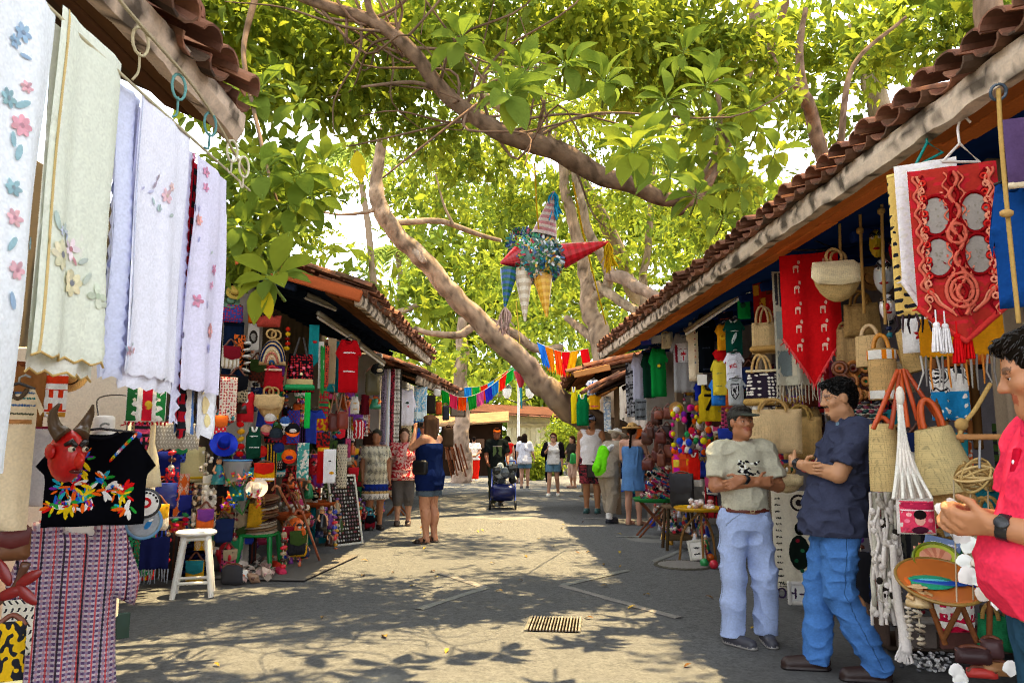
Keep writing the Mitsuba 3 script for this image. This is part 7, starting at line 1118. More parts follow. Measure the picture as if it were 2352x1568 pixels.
# left, beyond the old woman
for i, (x, c, w) in enumerate(((880, ['8a7a8a', 'b0283c', '1c1a20', 'd8c8c8'], 12), (890, ['b8c4d8', '3a3a4a', 'd8d4dc'], 10), (899, ['a83040', '2a2024', 'd0b8a8'], 11), (910, ['8a8478', '3a3430', 'c8bca8'], 14), (916, ['4a4038', 'b8a890', '2a2420'], 10))):
    it('cloth', x, 985, w, 275, 13.3 + .25 * i, 30, ('grey and red beaded scarf leftmost of the hanging strands', 'pale blue scarf second of the hanging strands', 'dark red scarf in the middle of the hanging strands', 'grey brown scarf fourth of the hanging strands', 'dark brown scarf last of the hanging strands')[i], name='scarf', cat='scarf', c=c[0], pat='print_dark' if i % 2 == 0 else 'print_light', pn=(20, 0, 40, 50, 20)[i], amp=.03)
it('tshirt', 934, 935, 44, 84, 14.6, 25, 'white long sleeved tee with small green print on the far left stall', c='e4e2ea', collar='c8c8d0', decal=lambda m, sf, W, Hh: (patch(m, circle(0, .12 * Hh, .1 * W, 8, .6), sf, '1c3a2c'), patch(m, circle(.02, .02 * Hh, .05 * W, 6), sf, 'c02838')), sl=.6)
it('cloth', 966, 940, 30, 106, 15, 25, 'light blue and turquoise printed towel beside the white tee', name='towel', cat='towel', c='6aa8c8', pat='print_light', pn=40, bands=((.55, .7, 'd8e4e4'), (.75, 1., '2a5a98')))
it('cloth', 930, 1042, 30, 128, 14.8, 30, 'cream and brown cow hide hanging at the far left stall', name='cow_hide', cat='hide', c='d8c49c', pat='print_dark', pn=20, amp=.03)
k = thing('folding_stool', 'folding wooden stool with hide seat beside the far left stall', 'stool'); c0 = on_ground(912, 1182); part(k, 'seat', M().box(c0 + [0, 0, .42], (.36, .36, .03), 'b8946a', rz(20) @ rx(6), .012), 'leather')
for s in (-1, 1):
    for y in (-.15, .15): part(k, 'leg', M().tube([c0 + [s * .17, y, 0], c0 + [-s * .17, y, .42]], .016, '8a4a24', 6), 'wood')
for i, (x, y, w, h, c, lab) in enumerate(((990, 925, 22, 50, '2a2624', 'dark leather bag on the far left stall'), (1004, 900, 16, 20, 'e8e4dc', 'round white hat on the far left stall'), (1008, 935, 14, 34, 'c8562c', 'orange patterned pouch on the far left stall'), (1024, 945, 16, 40, '3a3a40', 'charcoal pouch next to the framed picture'), (996, 975, 26, 40, '8a6a58', 'brown satchel low on the far left stall'), (1030, 1000, 24, 50, '5a4434', 'dark brown hanging bag near the thick trunk'))): it('pouch', x, y, w, h, 15.5 + .5 * i, 25, lab, c=c, st=.3)
it('board', 1052, 925, 32, 62, 19.5, 25, 'brown framed picture hanging on the last left stall', name='framed_picture', cat='picture', c='8a7460', frame='4a3222', decal=lambda m, sf, W, Hh: patch(m, circle(0, 0, .2 * W, 8), sf, '5a3a34'))
k = thing('tree_stump', 'thick grey brown tree trunk at the end of the left stalls', 'tree trunk'); c0 = on_ground(1060, 1108); part(k, 'trunk', limb_mesh([[c0[0], c0[1], 0, .36], [c0[0] + .05, c0[1], 1.0, .30], [c0[0], c0[1], 2.2, .28], [c0[0] - .1, c0[1], 4.0, .24], [c0[0], c0[1], 6, .18]], 14), 'bark')
for i in range(7): a, b = on_ground(1040 + i * 7, 1106 + (i % 3)), at(1022 + i * 6, 1020 + 8 * (i % 2), 25); put('carved_stick', [('', M().tube([a, b], .03, ('7a4a34', '5a3020', '8a5a44')[i % 3], 6), 'wood', True)], [0, 0, 0], 0, 'long brown carved stick leaning by the thick trunk', 'stick', 'carved sticks by the trunk')
# ---------------------------------------------------------------- right stalls
CN = {'d8283c': 'crimson', 'e8641c': 'orange', '2f9a5a': 'green', '2a4ac8': 'blue', 'd82a8a': 'magenta', 'd8c81c': 'yellow', 'e8e0d4': 'white', '7a2aa0': 'purple'}
def wing(c, c2=None): return lambda m, sf, W, Hh: ([patch(m, circle((.0 + .02 * i) * W, (-.12 + .045 * i) * Hh, (.20 - .03 * abs(i - 2)) * W, 8, .28, .9), sf, c, .004 + .001 * i) for i in range(5)], squiggle(m, sf, .05 * W, .17 * Hh, .3 * W, .035 * Hh, c2 or c, 3))
def shield(m, sf, W, Hh): patch(m, [(-.2 * W, .3 * Hh), (.2 * W, .3 * Hh), (.19 * W, -.1 * Hh), (0, -.3 * Hh), (-.19 * W, -.1 * Hh)], sf, '16171a', .003); patch(m, [(-.15 * W, .25 * Hh), (.15 * W, .25 * Hh), (.14 * W, -.08 * Hh), (0, -.24 * Hh), (-.14 * W, -.08 * Hh)], sf, 'c8c8c6', .006); patch(m, circle(0, .06 * Hh, .09 * W, 9, 1.2), sf, '2a2b2e', .009); [patch(m, [(s * .13 * W, .2 * Hh), (s * .09 * W, .22 * Hh), (-s * .10 * W, -.12 * Hh), (-s * .06 * W, -.14 * Hh)], sf, '1c1d20', .008) for s in (-1, 1)]
def arrow_kc(m, sf, W, Hh): ring = circle(0, .1 * Hh, .27 * W, 18, 1.05); [patch(m, circle(*p, .016 * W, 5), sf, '2a2c3a', .004) for p in ring[1:9]]; letters(m, 'KC', sf, 0, .07 * Hh, .12 * Hh, 'c0182c', True, .005, .15); squiggle(m, sf, -.12 * W, -.16 * Hh, .34 * W, .03 * Hh, '3a3c50', 4)
def leafdec(m, sf, W, Hh):
    patch(m, [(-.24 * W, .32 * Hh), (.24 * W, .32 * Hh), (.24 * W, .0), (-.24 * W, .0)], sf, 'c9c9ca', .003); [patch(m, [(s * .24 * W - .05 * W, .30 * Hh), (s * .24 * W + .05 * W, .30 * Hh), (s * .24 * W + .05 * W, .0), (s * .24 * W - .05 * W, .0)], sf, '7a1c28', .004) for s in (-1, 1)]
    [patch(m, circle(.055 * W * math.cos(a), .13 * Hh + .055 * W * math.sin(a), .06 * W, 5, .42, a), sf, 'b8182c', .007) for a in (PI / 2, PI / 2 - .9, PI / 2 + .9, -.05, PI + .05)]; patch(m, [(-.008, .03 * Hh), (.008, .03 * Hh), (.006, .12 * Hh), (-.006, .12 * Hh)], sf, 'b8182c', .007); squiggle(m, sf, 0, .22 * Hh, .3 * W, .04 * Hh, '7a1c28', 2); squiggle(m, sf, 0, .02 * Hh, .3 * W, .03 * Hh, '9a9a9c', 6)
def bull(m, sf, W, Hh): [patch(m, circle(s * .13 * W, .08 * Hh, .12 * W, 9, .35, s * .9), sf, 'b8683c') for s in (-1, 1)]; patch(m, circle(0, .04 * Hh, .09 * W, 9, 1.4), sf, 'c87850', .006); patch(m, circle(0, .0, .05 * W, 7, 1.3), sf, 'e0c8a8', .009); squiggle(m, sf, 0, -.3 * Hh, .4 * W, .05 * Hh, 'b8502c', 2)
Y = -28
for a in (('tshirt', 1708, 700, 38, 66, 8.6, 'bright green tee with a dark round print at the top of the rack', dict(c='1fb85a', decal=face_print('2f6a4a', '16303a'))), ('tshirt', 1665, 716, 46, 60, 8.8, 'navy tee with a copper bull head hanging above the gold shirt', dict(c='141a34', decal=bull)),
          ('tshirt', 1622, 786, 48, 140, 9.4, 'long black tee hanging between the cream and gold shirts', dict(c='0e1016', decal=marks('3a4050', 3, .25, .3, .03))), ('tshirt', 1597, 806, 42, 138, 9.7, 'cream long shirt with a row of small red letters', dict(c='e0d0b0', decal=lambda m, sf, W, Hh: [patch(m, circle(.04 * W, z * Hh, .045 * W, 6), sf, c) for z, c in ((.3, '8a2a34'), (.2, 'b8384a'), (.1, '2a6a4a'), (0, 'b8384a'), (-.1, 'd8784a'), (-.2, '2a5a8a'))])),
          ('tshirt', 1661, 774, 38, 62, 8.5, 'gold sports shirt above the bright red one', dict(c='d8941c', decal=face_print('e8c02c', 'c07818'))), ('tshirt', 1656, 820, 40, 38, 8.6, 'bright red sports shirt half covered under the gold shirt', dict(c='c0181c')),
          ('tshirt', 1686, 775, 50, 84, 8.1, 'dark green sports shirt with a pale eagle wing print', dict(c='0f4438', collar='d8dcd8', decal=wing('c8d4d0', 'e0e4e0'))), ('tshirt', 1686, 846, 48, 74, 8.0, 'white sports shirt with red letters inside an arc', dict(c='dedce4', decal=arrow_kc)),
          ('tshirt', 1653, 866, 42, 82, 8.6, 'yellow sports shirt with grey chest marks above the blue one', dict(c='e0c83c', decal=marks('6a7a6a', 4, .1, .3, .03))), ('tshirt', 1649, 900, 42, 62, 8.7, 'bright blue sports shirt under the yellow one', dict(c='2f74c8', collar='1c4a98')),
          ('tshirt', 1690, 900, 46, 62, 7.9, 'pale grey tee with black shield print at the bottom of the rack', dict(c='b4b6b8', decal=shield)), ('jersey', 1630, 925, 50, 84, 9.0, 'yellow striped jersey with a black number seven', dict(c='b89a1c', trim='2a2418', pat='print_dark', pn=999, decal=text_print('7', .42, '15130f', .02))),
          ('tshirt', 1572, 832, 66, 138, 10.2, 'grey tee with a red maple leaf printed on the chest', dict(c='8e8e90', decal=leafdec)), ('tshirt', 1512, 854, 46, 114, 11.0, 'emerald green tee with a yellow round emblem', dict(c='137a34', decal=lambda m, sf, W, Hh: (patch(m, circle(.08 * W, .12 * Hh, .16 * W, 12), sf, '1f5a34'), patch(m, circle(.08 * W, .12 * Hh, .1 * W, 9, .8), sf, 'c8b82c', .007)))),
          ('tshirt', 1490, 860, 36, 108, 11.6, 'dark bottle green tee left of the emerald one', dict(c='0e2a1e')), ('tshirt', 1466, 866, 34, 112, 12.0, 'pale lilac grey tee at the far end of the tee row', dict(c='a2a2b4')), ('tshirt', 1605, 900, 24, 40, 10.0, 'royal blue shirt peeping out under the grey maple tee', dict(c='1c2a8a'))):
    o = a[7]
    if o.get('pn') == 999: o.pop('pat'); o.pop('pn')
    it(a[0], a[1], a[2], a[3], a[4], a[5], Y, a[6], **o)
it('cloth', 1450, 895, 24, 124, 12.2, Y, 'long grey scarf printed with black and white shapes', name='scarf', cat='scarf', c='8a8a8c', pat='print_dark', pn=40); it('cloth', 1472, 940, 26, 48, 11.9, Y, 'grey towel with blurred dark lettering under the lilac tee', name='towel', cat='towel', c='6a6c72', decal=marks('2a2c30', 3, .35, .7, .12))
it('board', 1484, 777, 24, 30, 11.2, Y, 'small blue payment card sign with white lettering', c='2438a8', text='VISA', tc='f0f0f4', th2=.26); it('board', 1507, 776, 21, 26, 11.2, Y, 'small plain white square card beside the blue payment sign', c='e4e0d8'); it('board', 1613, 872, 22, 24, 8.9, Y, 'small white price card hanging under the black tee', name='price_card', c='e8e4da')
it('tote', 1532, 780, 26, 42, 10.8, Y, 'cream cotton tote with a faint smiling face print', c='dccfb0', pat='cloth', hd=.1, top=1, decal=lambda m, sf, W, Hh: [patch(m, circle(x * W, z * Hh, .05 * W, 6), sf, '8a7058') for x, z in ((-.18, .1), (.18, .1), (0, -.1))])
k = thing('lamp_fixture', 'unlit white tube lamp fixture over the sports shirts', 'lamp'); a, b = at(1575, 760, 9.6), at(1722, 660, 8.2); part(k, 'housing', M().tube([a, b], .03, '8a7a60', 6), 'wood'); part(k, 'tube', M().tube([a + [0, -.02, -.045], b + [0, -.02, -.045]], .018, 'f0f0ee', 8), 'gloss')
for i, (p, q, d0, d1, lab) in enumerate((((702, 675), (772, 704), 8.3, 9.4, 'short unlit lamp fixture under the left roof end'), ((732, 720), (823, 781), 8.3, 10.2, 'long unlit lamp fixture above the scarves'), ((827, 789), (882, 832), 10.3, 12.2, 'unlit lamp fixture furthest along the left eave'))): k = thing('lamp_fixture', lab, 'lamp'); a, b = at(*p, d0), at(*q, d1); part(k, 'housing', M().tube([a, b], .035, '9a917c', 6), 'wood'); part(k, 'tube', M().tube([a + [0, -.02, -.05], b + [0, -.02, -.05]], .018, 'd8d4c8', 8), 'gloss')
it('cloth', 1756, 698, 50, 104, 7.6, Y, 'red brown and gold checked blanket behind the straw bags', name='blanket', cat='blanket', c='a8241c', decal=lambda m, sf, W, Hh: [patch(m, [(x * W, z * Hh), (x * W + .26 * W, z * Hh), (x * W + .26 * W, z * Hh + .24 * Hh), (x * W, z * Hh + .24 * Hh)], sf, c, .004, .05) for x, z, c in ((-.48, .2, 'c88a24'), (.1, .2, '6a2a18'), (-.2, -.1, 'd8a030'), (.2, -.1, 'c82018'), (-.48, -.4, '7a3018'), (.1, -.42, 'c8902c'))])
it('tote', 1756, 756, 60, 116, 6.9, Y, 'rectangular pale straw bag with long straw handle', c='c8ab78', hd=.36, top=.92, handle='c0a070', base='b8904f')
it('tote', 1750, 872, 76, 124, 6.6, Y, 'straw handled bag covered in dark floral sequins', c='2a2230', pat='print_light', pn=20, hd=.34, top=.86, handle='c8a468', base='c09a58', rim='d8c8a0')
it('tote', 1778, 976, 114, 128, 6.0, Y + 10, 'large pale straw basket bag with double ring handles behind the cap man', c='cdb183', hd=.22, top=1.05, handle='b8945a')
it('tote', 1842, 990, 84, 128, 6.4, Y, 'second large straw bag behind the biggest one', c='ad8f58', hd=.25, top=1.0, handle='a88448')
it('hat', 1738, 940, 50, 44, 6.6, Y, 'white hat with black band behind the large straw bag', c='dcd8cc', band='1a1818', tilt=70, mat='cloth')
for i in range(4): it('tote', 1800 + 22 * i, 940 + 4 * (i % 2), 40, 70, 6.9, Y, 'small straw bag hanging in the row under the striped blanket', 'straw bags under the blanket', c=('a88a54', 'b89a64')[i % 2], hd=.4, top=.9)
def chk(m, sf, W, Hh): [patch(m, [(x * W, z * Hh), (x * W + wd * W, z * Hh), (x * W + wd * W, z * Hh + hh * Hh), (x * W, z * Hh + hh * Hh)], sf, c, .004, .05) for x, z, wd, hh, c in ((-.45, -.42, .28, .22, '6f7a78'), (-.45, -.1, .28, .24, '8f968f'), (-.15, -.42, .1, .9, 'c8bea8'), (-.45, .2, .06, .28, '3a3a3c'), (-.36, .18, .04, .3, '3a3a3c'), (.1, -.42, .3, .3, 'd4ccba'))]
it('cloth', 1832, 750, 100, 270, 6.3, Y, 'grey and cream checked blanket with fringe behind the red shawl', name='blanket', cat='blanket', c='b9b2a0', decal=chk, fringe=('c4bca8', .15), amp=.035)
def llama(m, sf, W, Hh):
    for x in (-.22, .2):
        for z in (.40, .24, .08, -.06, -.20):
            if abs(x) < .3: patch(m, circle(x * W, z * Hh, .055 * W, 7, .6), sf, 'd8a898', .004); [patch(m, [(x * W + q * W, z * Hh - .045 * Hh), (x * W + q * W + .02 * W, z * Hh - .045 * Hh), (x * W + q * W + .02 * W, z * Hh), (x * W + q * W, z * Hh)], sf, 'd8a898', .004) for q in (-.05, .02)]; patch(m, circle(x * W + .05 * W, z * Hh + .035 * Hh, .025 * W, 6, 1.6), sf, 'd8a898', .005)
it('cloth', 1864, 732, 128, 310, 5.9, Y + 8, 'long red pointed shawl woven with rows of pale llamas', name='shawl', cat='shawl', c='c8141a', point=.36, decal=llama, edge=('d84a4a', .012), fringe=(('c8141a', 'd86060'), .05), amp=.03)
k = thing('hanging_rope', 'thin rope holding the folded straw bags under the eave', 'rope'); part(k, 'rope', M().tube([at(1928, 500, 5.4), at(1930, 580, 5.4)], .010, 'a8844c', 6), 'cloth')
it('moonbag', 1922, 632, 110, 128, 5.4, Y + 15, 'pale straw bag folded over a second one on ring handles', c='b89a64', flap='ead8b0', handle='c8a870')
it('tote', 1978, 718, 80, 110, 5.7, Y, 'brown burlap bag with long straps hanging behind the ropes', c='a07c4c', hd=.3, top=.9, handle='8a6434')
it('tote', 1946, 790, 56, 108, 5.8, Y, 'round tan burlap bag with dark seam below the burlap bag', c='a8845a', hd=.12, top=.8, handle='8a6a40')
it('hat', 2000, 640, 60, 90, 5.7, Y, 'big round brown palm hat behind the masks', c='9a7040', tilt=75, crown=.5)
it('basket', 1998, 790, 64, 106, 5.0, Y, 'small pale straw basket bag with looped handles', c='c8a874', hd=.34, r0=1.0, r1=.95, strap='c0a070')
it('basket', 2026, 838, 62, 160, 4.7, Y, 'tall cylindrical straw basket with orange woven bands and mustard straps', c='bf9a64', hd=.28, r0=1.0, r1=.95, strap='c07a1c', bands=((.02, .2, 'd8781c'), (.82, .98, 'd8781c')), bandpat='print_light')
it('basket', 2090, 800, 60, 110, 4.8, Y, 'small upturned straw bucket bag leaning right of the masks', c='c4a468', hd=.12, r0=1.0, r1=.6, tilt=-14)
for a in ((2014, 560, 40, 66, 5.6, 'yellow carved bird mask above the silver mask', 'd8b81c', 'e0c020'), (2030, 634, 52, 82, 5.3, 'silver white horse mask with black and white eyes', 'c4c6c8', 'd8d8d8'), (2040, 706, 44, 62, 5.1, 'white and red clown mask lowest of the hanging masks', 'e0dcd8', 'c81c24'), (2054, 575, 28, 50, 5.2, 'red and white mask partly behind the crochet runner', 'b81c28', 'e4e0dc')): it('mask', *a[:5], Y, a[5], c=a[6], nose=a[7], ears=False)
for i, (x, y0, y1, d, c) in enumerate(((1975, 470, 720, 5.2, '9a7440'), (2024, 425, 745, 5.0, 'b08a50'))): k = thing('hanging_rope', ('knotted brown rope hanging left of the masks', 'knotted rope hanging from a nail above the baskets')[i], 'rope'); part(k, 'rope', M().tube(curve([at(x, y0, d), at(x + 4, (y0 + y1) / 2, d), at(x + 10, y1, d)], 6), .011, c, 6), 'cloth'); part(k, 'knot', M().ell(at(x, y0 + 60, d), .028, c, n=8), 'cloth')
for i in range(9):
    a = i * .7; x, y = 1935 + 52 * (i % 3) / 2 + rng.uniform(-6, 6), 846 + 30 * (i // 3); put('leather_flower', [('', M().ring([0, 0, 0], .05, .016, ('6a3a1c', 'a8642c', '4a2414')[i % 3], rz(rng.uniform(-40, 40)), 12, 6).ring([0, -.02, 0], .025, .014, ('8a4a20', '5a2c14', 'b87434')[i % 3], None, 10, 6), 'leather', True)], at(x, y, 5.6), Y, 'curled brown leather strap ornament above the navy shirt', 'ornament', 'curled leather straps behind the navy polo man')
for i in range(6): it('strand', 1960 + 14 * i, 950 + 10 * (i % 2), 20, 60, 5.5, Y, 'twisted dark and pink beaded strand behind the navy polo shoulder', 'dark beaded strands', cols=['2a2a30', '8a3a4c', '1f4a44', '4a3028'], n=6)
# the big foreground textiles
it('cloth', 2092, 556, 82, 345, 3.55, -38, 'yellow and black crochet runner with dark fringe', name='runner', cat='runner', c='d0b060', pat='print_dark', pn=10, fringe=(('2a2228', '4a3a3c'), .09), amp=.015, bands=((0, .02, 'e0c870'),))
it('cloth', 2138, 560, 130, 400, 3.45, -30, 'white crochet runner with pointed end beside the red brocade', name='runner', cat='runner', c='e2dcdc', pat='print_light', pn=60, point=.3, amp=.015, edge=('e8e2e2', .014), fringe=('e6e0e0', .012))
def brocade(m, sf, W, Hh):
    G = '9a9288'; R2, CO = 'd8322c', 'd06450'; hz = lambda z: z * Hh
    for s in (-1, 1):
        for z in (.22, -.02): patch(m, circle(s * .22 * W, hz(z), .155 * W, 14, 1.55), sf, G, .004, .04); q = circle(s * .22 * W, hz(z), .17 * W, 22, 1.55); q = np.vstack([q, q[:1]]); m.tube(np.c_[q[:, 0], sf(q) - .008, q[:, 1]], .008, '8a1018', 5)
        for z in (.22, -.02): r = np.random.default_rng(int(50 + z * 100)); [patch(m, circle(s * .22 * W + r.uniform(-.08, .08) * W, hz(z) + r.uniform(-.15, .15) * W, .02 * W, 6, .5, r.uniform(0, 3)), sf, '8a8274', .008, .03, .001) for i in range(8)]
        t = np.linspace(-.34, .46, 60); q = np.stack([s * (.42 + .03 * np.sin(t * 60)) * W * np.where(t > -.2, 1, np.clip(1 + (t + .2) * 5, .2, 1)), hz(t)], 1); m.tube(np.c_[q[:, 0], sf(q) - .010, q[:, 1]], .007, CO, 5); q2 = q * [.88, 1]; m.tube(np.c_[q2[:, 0], sf(q2) - .010, q2[:, 1]], .005, 'd88a6c', 5)
        for i in range(16): z = -.26 + .045 * i; q = circle(s * (.36 - .02 * (i % 2)) * W, hz(z), .035 * W, 8); q = np.vstack([q, q[:1]]); m.tube(np.c_[q[:, 0], sf(q) - .010, q[:, 1]], .006, ('e89878', R2)[i % 2], 4)
    t = np.linspace(-.36, .46, 90); [m.tube(np.c_[(x := s * .05 * W * np.sin(t * 34)), sf(np.stack([x, hz(t)], 1)) - .011, hz(t)], .009, c, 5) for s, c in ((1, CO), (-1, '8a1018'))]; [m.tube(np.c_[(x := xo * W + .03 * W * np.sin(t * 70 + xo * 40)), sf(np.stack([x, hz(t)], 1)) - .010, hz(t)], .0045, c, 4) for xo, c in ((.38, 'e08868'), (-.38, 'e08868'), (.33, '7a0c14'), (-.33, '7a0c14'), (.09, 'd87058'), (-.09, 'd87058'))]
    for z, r0 in ((.1, .1), (-.22, .17), (-.22, .12)): q = circle(0, hz(z), r0 * W, 20, 1.3); q = np.vstack([q, q[:1]]); m.tube(np.c_[q[:, 0], sf(q) - .012, q[:, 1]], .009, CO, 5)
    r = np.random.default_rng(3); [patch(m, circle(r.uniform(-.16, .16) * W, hz(r.uniform(-.32, .45)), .022 * W, 6, .5, r.uniform(0, 3)), sf, ('d85a48', 'e08a70', '7a0c14')[i % 3], .009, .03, .002) for i in range(110)]
it('cloth', 2200, 580, 182, 420, 3.3, -22, 'ornate red brocade table runner with grey ovals and coral cord', name='runner', cat='runner', c='a83028', pat='print_red', pn=40, point=.2, amp=.015, decal=brocade, edge=('c83a34', .016), fringe=('c81c20', .012))
for i, (x, y, c) in enumerate(((2152, 762, 'e6e2e0'), (2172, 765, 'dedad8'), (2200, 788, 'd0181c'), (2222, 778, 'c81418'))): d = 3.3; s = mpp(d); m = M(); m.ell([0, 0, .03], .016, c, n=8); [m.tube([[.012 * math.cos(q), .012 * math.sin(q), .02], [.022 * math.cos(q), .02 * math.sin(q), -.09]], .006, c, 4) for q in np.arange(9) * .7]; m.tube([[0, 0, .03], [0, 0, .10]], .004, c, 4); put('tassel', [('', m, 'cloth', True)], at(x, y, d), 0, ('left white silk tassel under the crochet runner', 'right white silk tassel under the crochet runner', 'left red silk tassel under the brocade runner', 'right red silk tassel under the brocade runner')[i], 'tassel')
it('cloth', 2206, 772, 168, 90, 3.7, -24, 'mustard yellow cloth with grey and orange fringe below the brocade runner', c='d8921c', fringe=(('b0aaa4', '8a8480', 'd88a3c'), .16), amp=.02)
for i, (x0, x1, y0, y1, d, c, lab) in enumerate(((2100, 2165, 350, 385, 3.5, '1f8a80', 'teal plastic clothes hanger under the dark blue ceiling'), (2165, 2250, 372, 372, 3.3, 'e0d8d0', 'white clothes hanger holding the brocade runner'), (1805, 1925, 572, 574, 5.9, '2a2826', 'black clothes hanger holding the red shawl'))):
    a, b = at(x0, y1, d), at(x1, y0 if i == 0 else y1, d); mid = (a + b) / 2 + [0, 0, .09]; put('clothes_hanger', [('', M().tube([a, mid, b, a], .008, c, 6).tube(curve([mid, mid + [0, 0, .08], mid + [.03, 0, .13], mid + [.06, 0, .10]], 4), .006, c, 6), 'gloss', True)], [0, 0, 0], 0, lab, 'clothes hanger')
it('cloth', 2181, 905, 76, 118, 4.3, -28, 'black and white aztec patterned scarf with a bright blue lower half', name='scarf', cat='scarf', c='d8d4cc', pat='print_dark', pn=30, bands=((.45, 1.0, '1f74a8'),), amp=.03)
it('cloth', 2106, 770, 60, 80, 4.6, -20, 'small white flag with red maple leaf behind the baskets', name='flag', cat='flag', c='dedad4', decal=lambda m, sf, W, Hh: [patch(m, circle(.1 * W + .12 * W * math.cos(a), .0 + .12 * W * math.sin(a), .13 * W, 5, .45, a), sf, 'a81420', .004) for a in np.arange(5) * 1.2 + .3])
it('tshirt', 2335, 560, 110, 300, 2.9, -20, 'deep blue jacket hanging near the right edge', name='blue_jacket', cat='jacket', c='143f7c', collar='0f2c58', sl=.6)
it('cloth', 2352, 345, 74, 170, 2.75, -25, 'purple knitted shawl with cream edge at the right edge', name='shawl', cat='shawl', c='5a4468', edge=('d8c8a8', .014), amp=.03)
k = thing('swing_rope', 'long pale knotted rope hanging beside the blue jacket', 'rope'); part(k, 'rope', M().tube(curve([at(2293, 205, 2.7), at(2300, 330, 2.7), at(2318, 530, 2.7), at(2340, 742, 2.7)], 8), .0085, 'b08c50', 7), 'cloth'); part(k, 'knot', M().ell(at(2312, 490, 2.68), (.028, .018, .016), 'b8945a', None, 8), 'cloth'); part(k, 'ring', M().ring(at(2293, 212, 2.7), .03, .006, '3a4a5a', rx(20), 12, 5), 'gloss')
# straw baskets on orange leather straps
it('basket', 2030, 1036, 64, 176, 4.15, -10, 'left woven straw basket with orange leather straps behind the white cord bag', c='c2aa74', hd=.16, r0=1.0, r1=.8, strap='b8481c', belly=.06, sq=.9)
it('basket', 2150, 1014, 130, 220, 3.9, -10, 'large flared woven straw basket hanging by orange leather straps', c='c8b27c', hd=.36, r0=1.0, r1=.55, strap='c0501c', sq=.85, tilt=-10)
for i, (x0, y0, x1, y1) in enumerate(((2062, 850, 2005, 985), (2068, 850, 2046, 985), (2066, 850, 2085, 980), (2074, 848, 2108, 965), (2080, 850, 2150, 955))): put('leather_strap', [('', M().tube(curve([at(x0, y0, 4.0), at((x0 + x1) / 2, (y0 + y1) / 2, 3.95), at(x1, y1, 3.95)], 4), .013, ('b84a1c', 'a8401a', 'c8561f')[i % 3], 5), 'leather', True)], [0, 0, 0], 0, ('leftmost', 'second', 'middle', 'fourth', 'rightmost')[i] + ' orange leather strap fanning down from the rope knot', 'strap', 'orange leather straps of the baskets')
k = thing('cord_bag', 'white cotton cord hammock bag with a printed portrait panel', 'bag'); d = 3.7; tp = at(2068, 918, d); r_ = np.random.default_rng(3)
for i in range(13):
    x1 = 2052 + 88 * i / 12; b = at(x1, 1145, d + .06 * (i % 3 - 1)); part(k, 'cord', M().tube(curve([tp + [0, .01 * (i % 3), .02], at(2068 + (x1 - 2068) * .18, 1010, d), at(2068 + (x1 - 2068) * .55, 1085, d), b], 4), .0085, ('e2dcd0', 'd0c8ba', 'ece6da')[i % 3], 6), 'cloth')
part(k, 'knot', M().ell(tp + [0, 0, .02], (.022, .022, .05), 'd8d0c0', None, 8), 'cloth')
c0 = at(2103, 1184, d); s = mpp(d); R_ = rz(-12); m = M(); sf = panel(m, [(-40 * s, -40 * s), (40 * s, -40 * s), (38 * s, 40 * s), (-38 * s, 40 * s)], .03, 'd0c8c0', .03, None); part(k, 'pocket', M().add(m, R_, c0), 'cloth')
m = M(); q = lambda a, b, c1, c2: [(a * s, c1 * s), (b * s, c1 * s), (b * s, c2 * s), (a * s, c2 * s)]; patch(m, q(-34, 37, -36, 33), sf, 'd8405c', .004); patch(m, q(-32, 36, 16, 30), sf, 'b02848', .008); patch(m, q(-33, 36, 12, 15), sf, 'e8c8cc', .009); patch(m, circle(4 * s, -6 * s, 11 * s, 12, 1.25), sf, 'd8a08c', .009); patch(m, circle(4 * s, 4 * s, 13 * s, 12, .8), sf, '201418', .012); patch(m, circle(4 * s, -30 * s, 17 * s, 10, .5), sf, '4a2030', .009); [patch(m, circle(x * s, z * s, 6 * s, 7, .8), sf, c, .008) for x, z, c in ((-22, -10, 'e87a8c'), (-18, 4, 'f0a8a8'), (26, -8, 'e88a98'), (24, -24, 'c83a58'), (-24, -28, 'c8405c'))]; squiggle(m, sf, 2 * s, 23 * s, 56 * s, 7 * s, '5a1428', 3); part(k, 'portrait_panel', M().add(m, R_, c0), 'cloth', False)
it('basket', 2172, 1148, 72, 104, 3.9, -20, 'shallow tan woven tray basket hanging on its side', c='b08a54', hd=0, r0=.9, r1=1.0, tilt=60)
k = thing('vine_ball', 'ball of twisted dry vines beside the red polo shirt', 'ornament'); c0 = at(2240, 1092, 3.5); r_ = np.random.default_rng(2)
for i in range(12): part(k, 'vine', M().ring(c0, .085 * r_.uniform(.85, 1.05), .006, ('b89a64', '9a7a48', 'c8ac74')[i % 3], rz(r_.uniform(0, 180)) @ rx(r_.uniform(0, 180)), 18, 5), 'wood')
k = thing('wooden_swing', 'small wooden swing bar hung by a knotted rope beside the red polo man', 'swing'); d = 3.4; part(k, 'bar', M().box(at(2255, 1003, d), (.22, .03, .026), 'a8784a', None, .006), 'wood'); part(k, 'rope', M().tube(curve([at(2275, 880, d), at(2240, 940, d), at(2212, 975, d), at(2205, 1000, d)], 5), .010, 'b08c54', 6), 'cloth'); part(k, 'knot', M().ell(at(2208, 974, d), .03, 'a88450', n=8), 'cloth'); part(k, 'chain', M().tube([at(2250, 1010, d), at(2250, 1075, d)], .006, '8a8a88', 5), 'gloss')
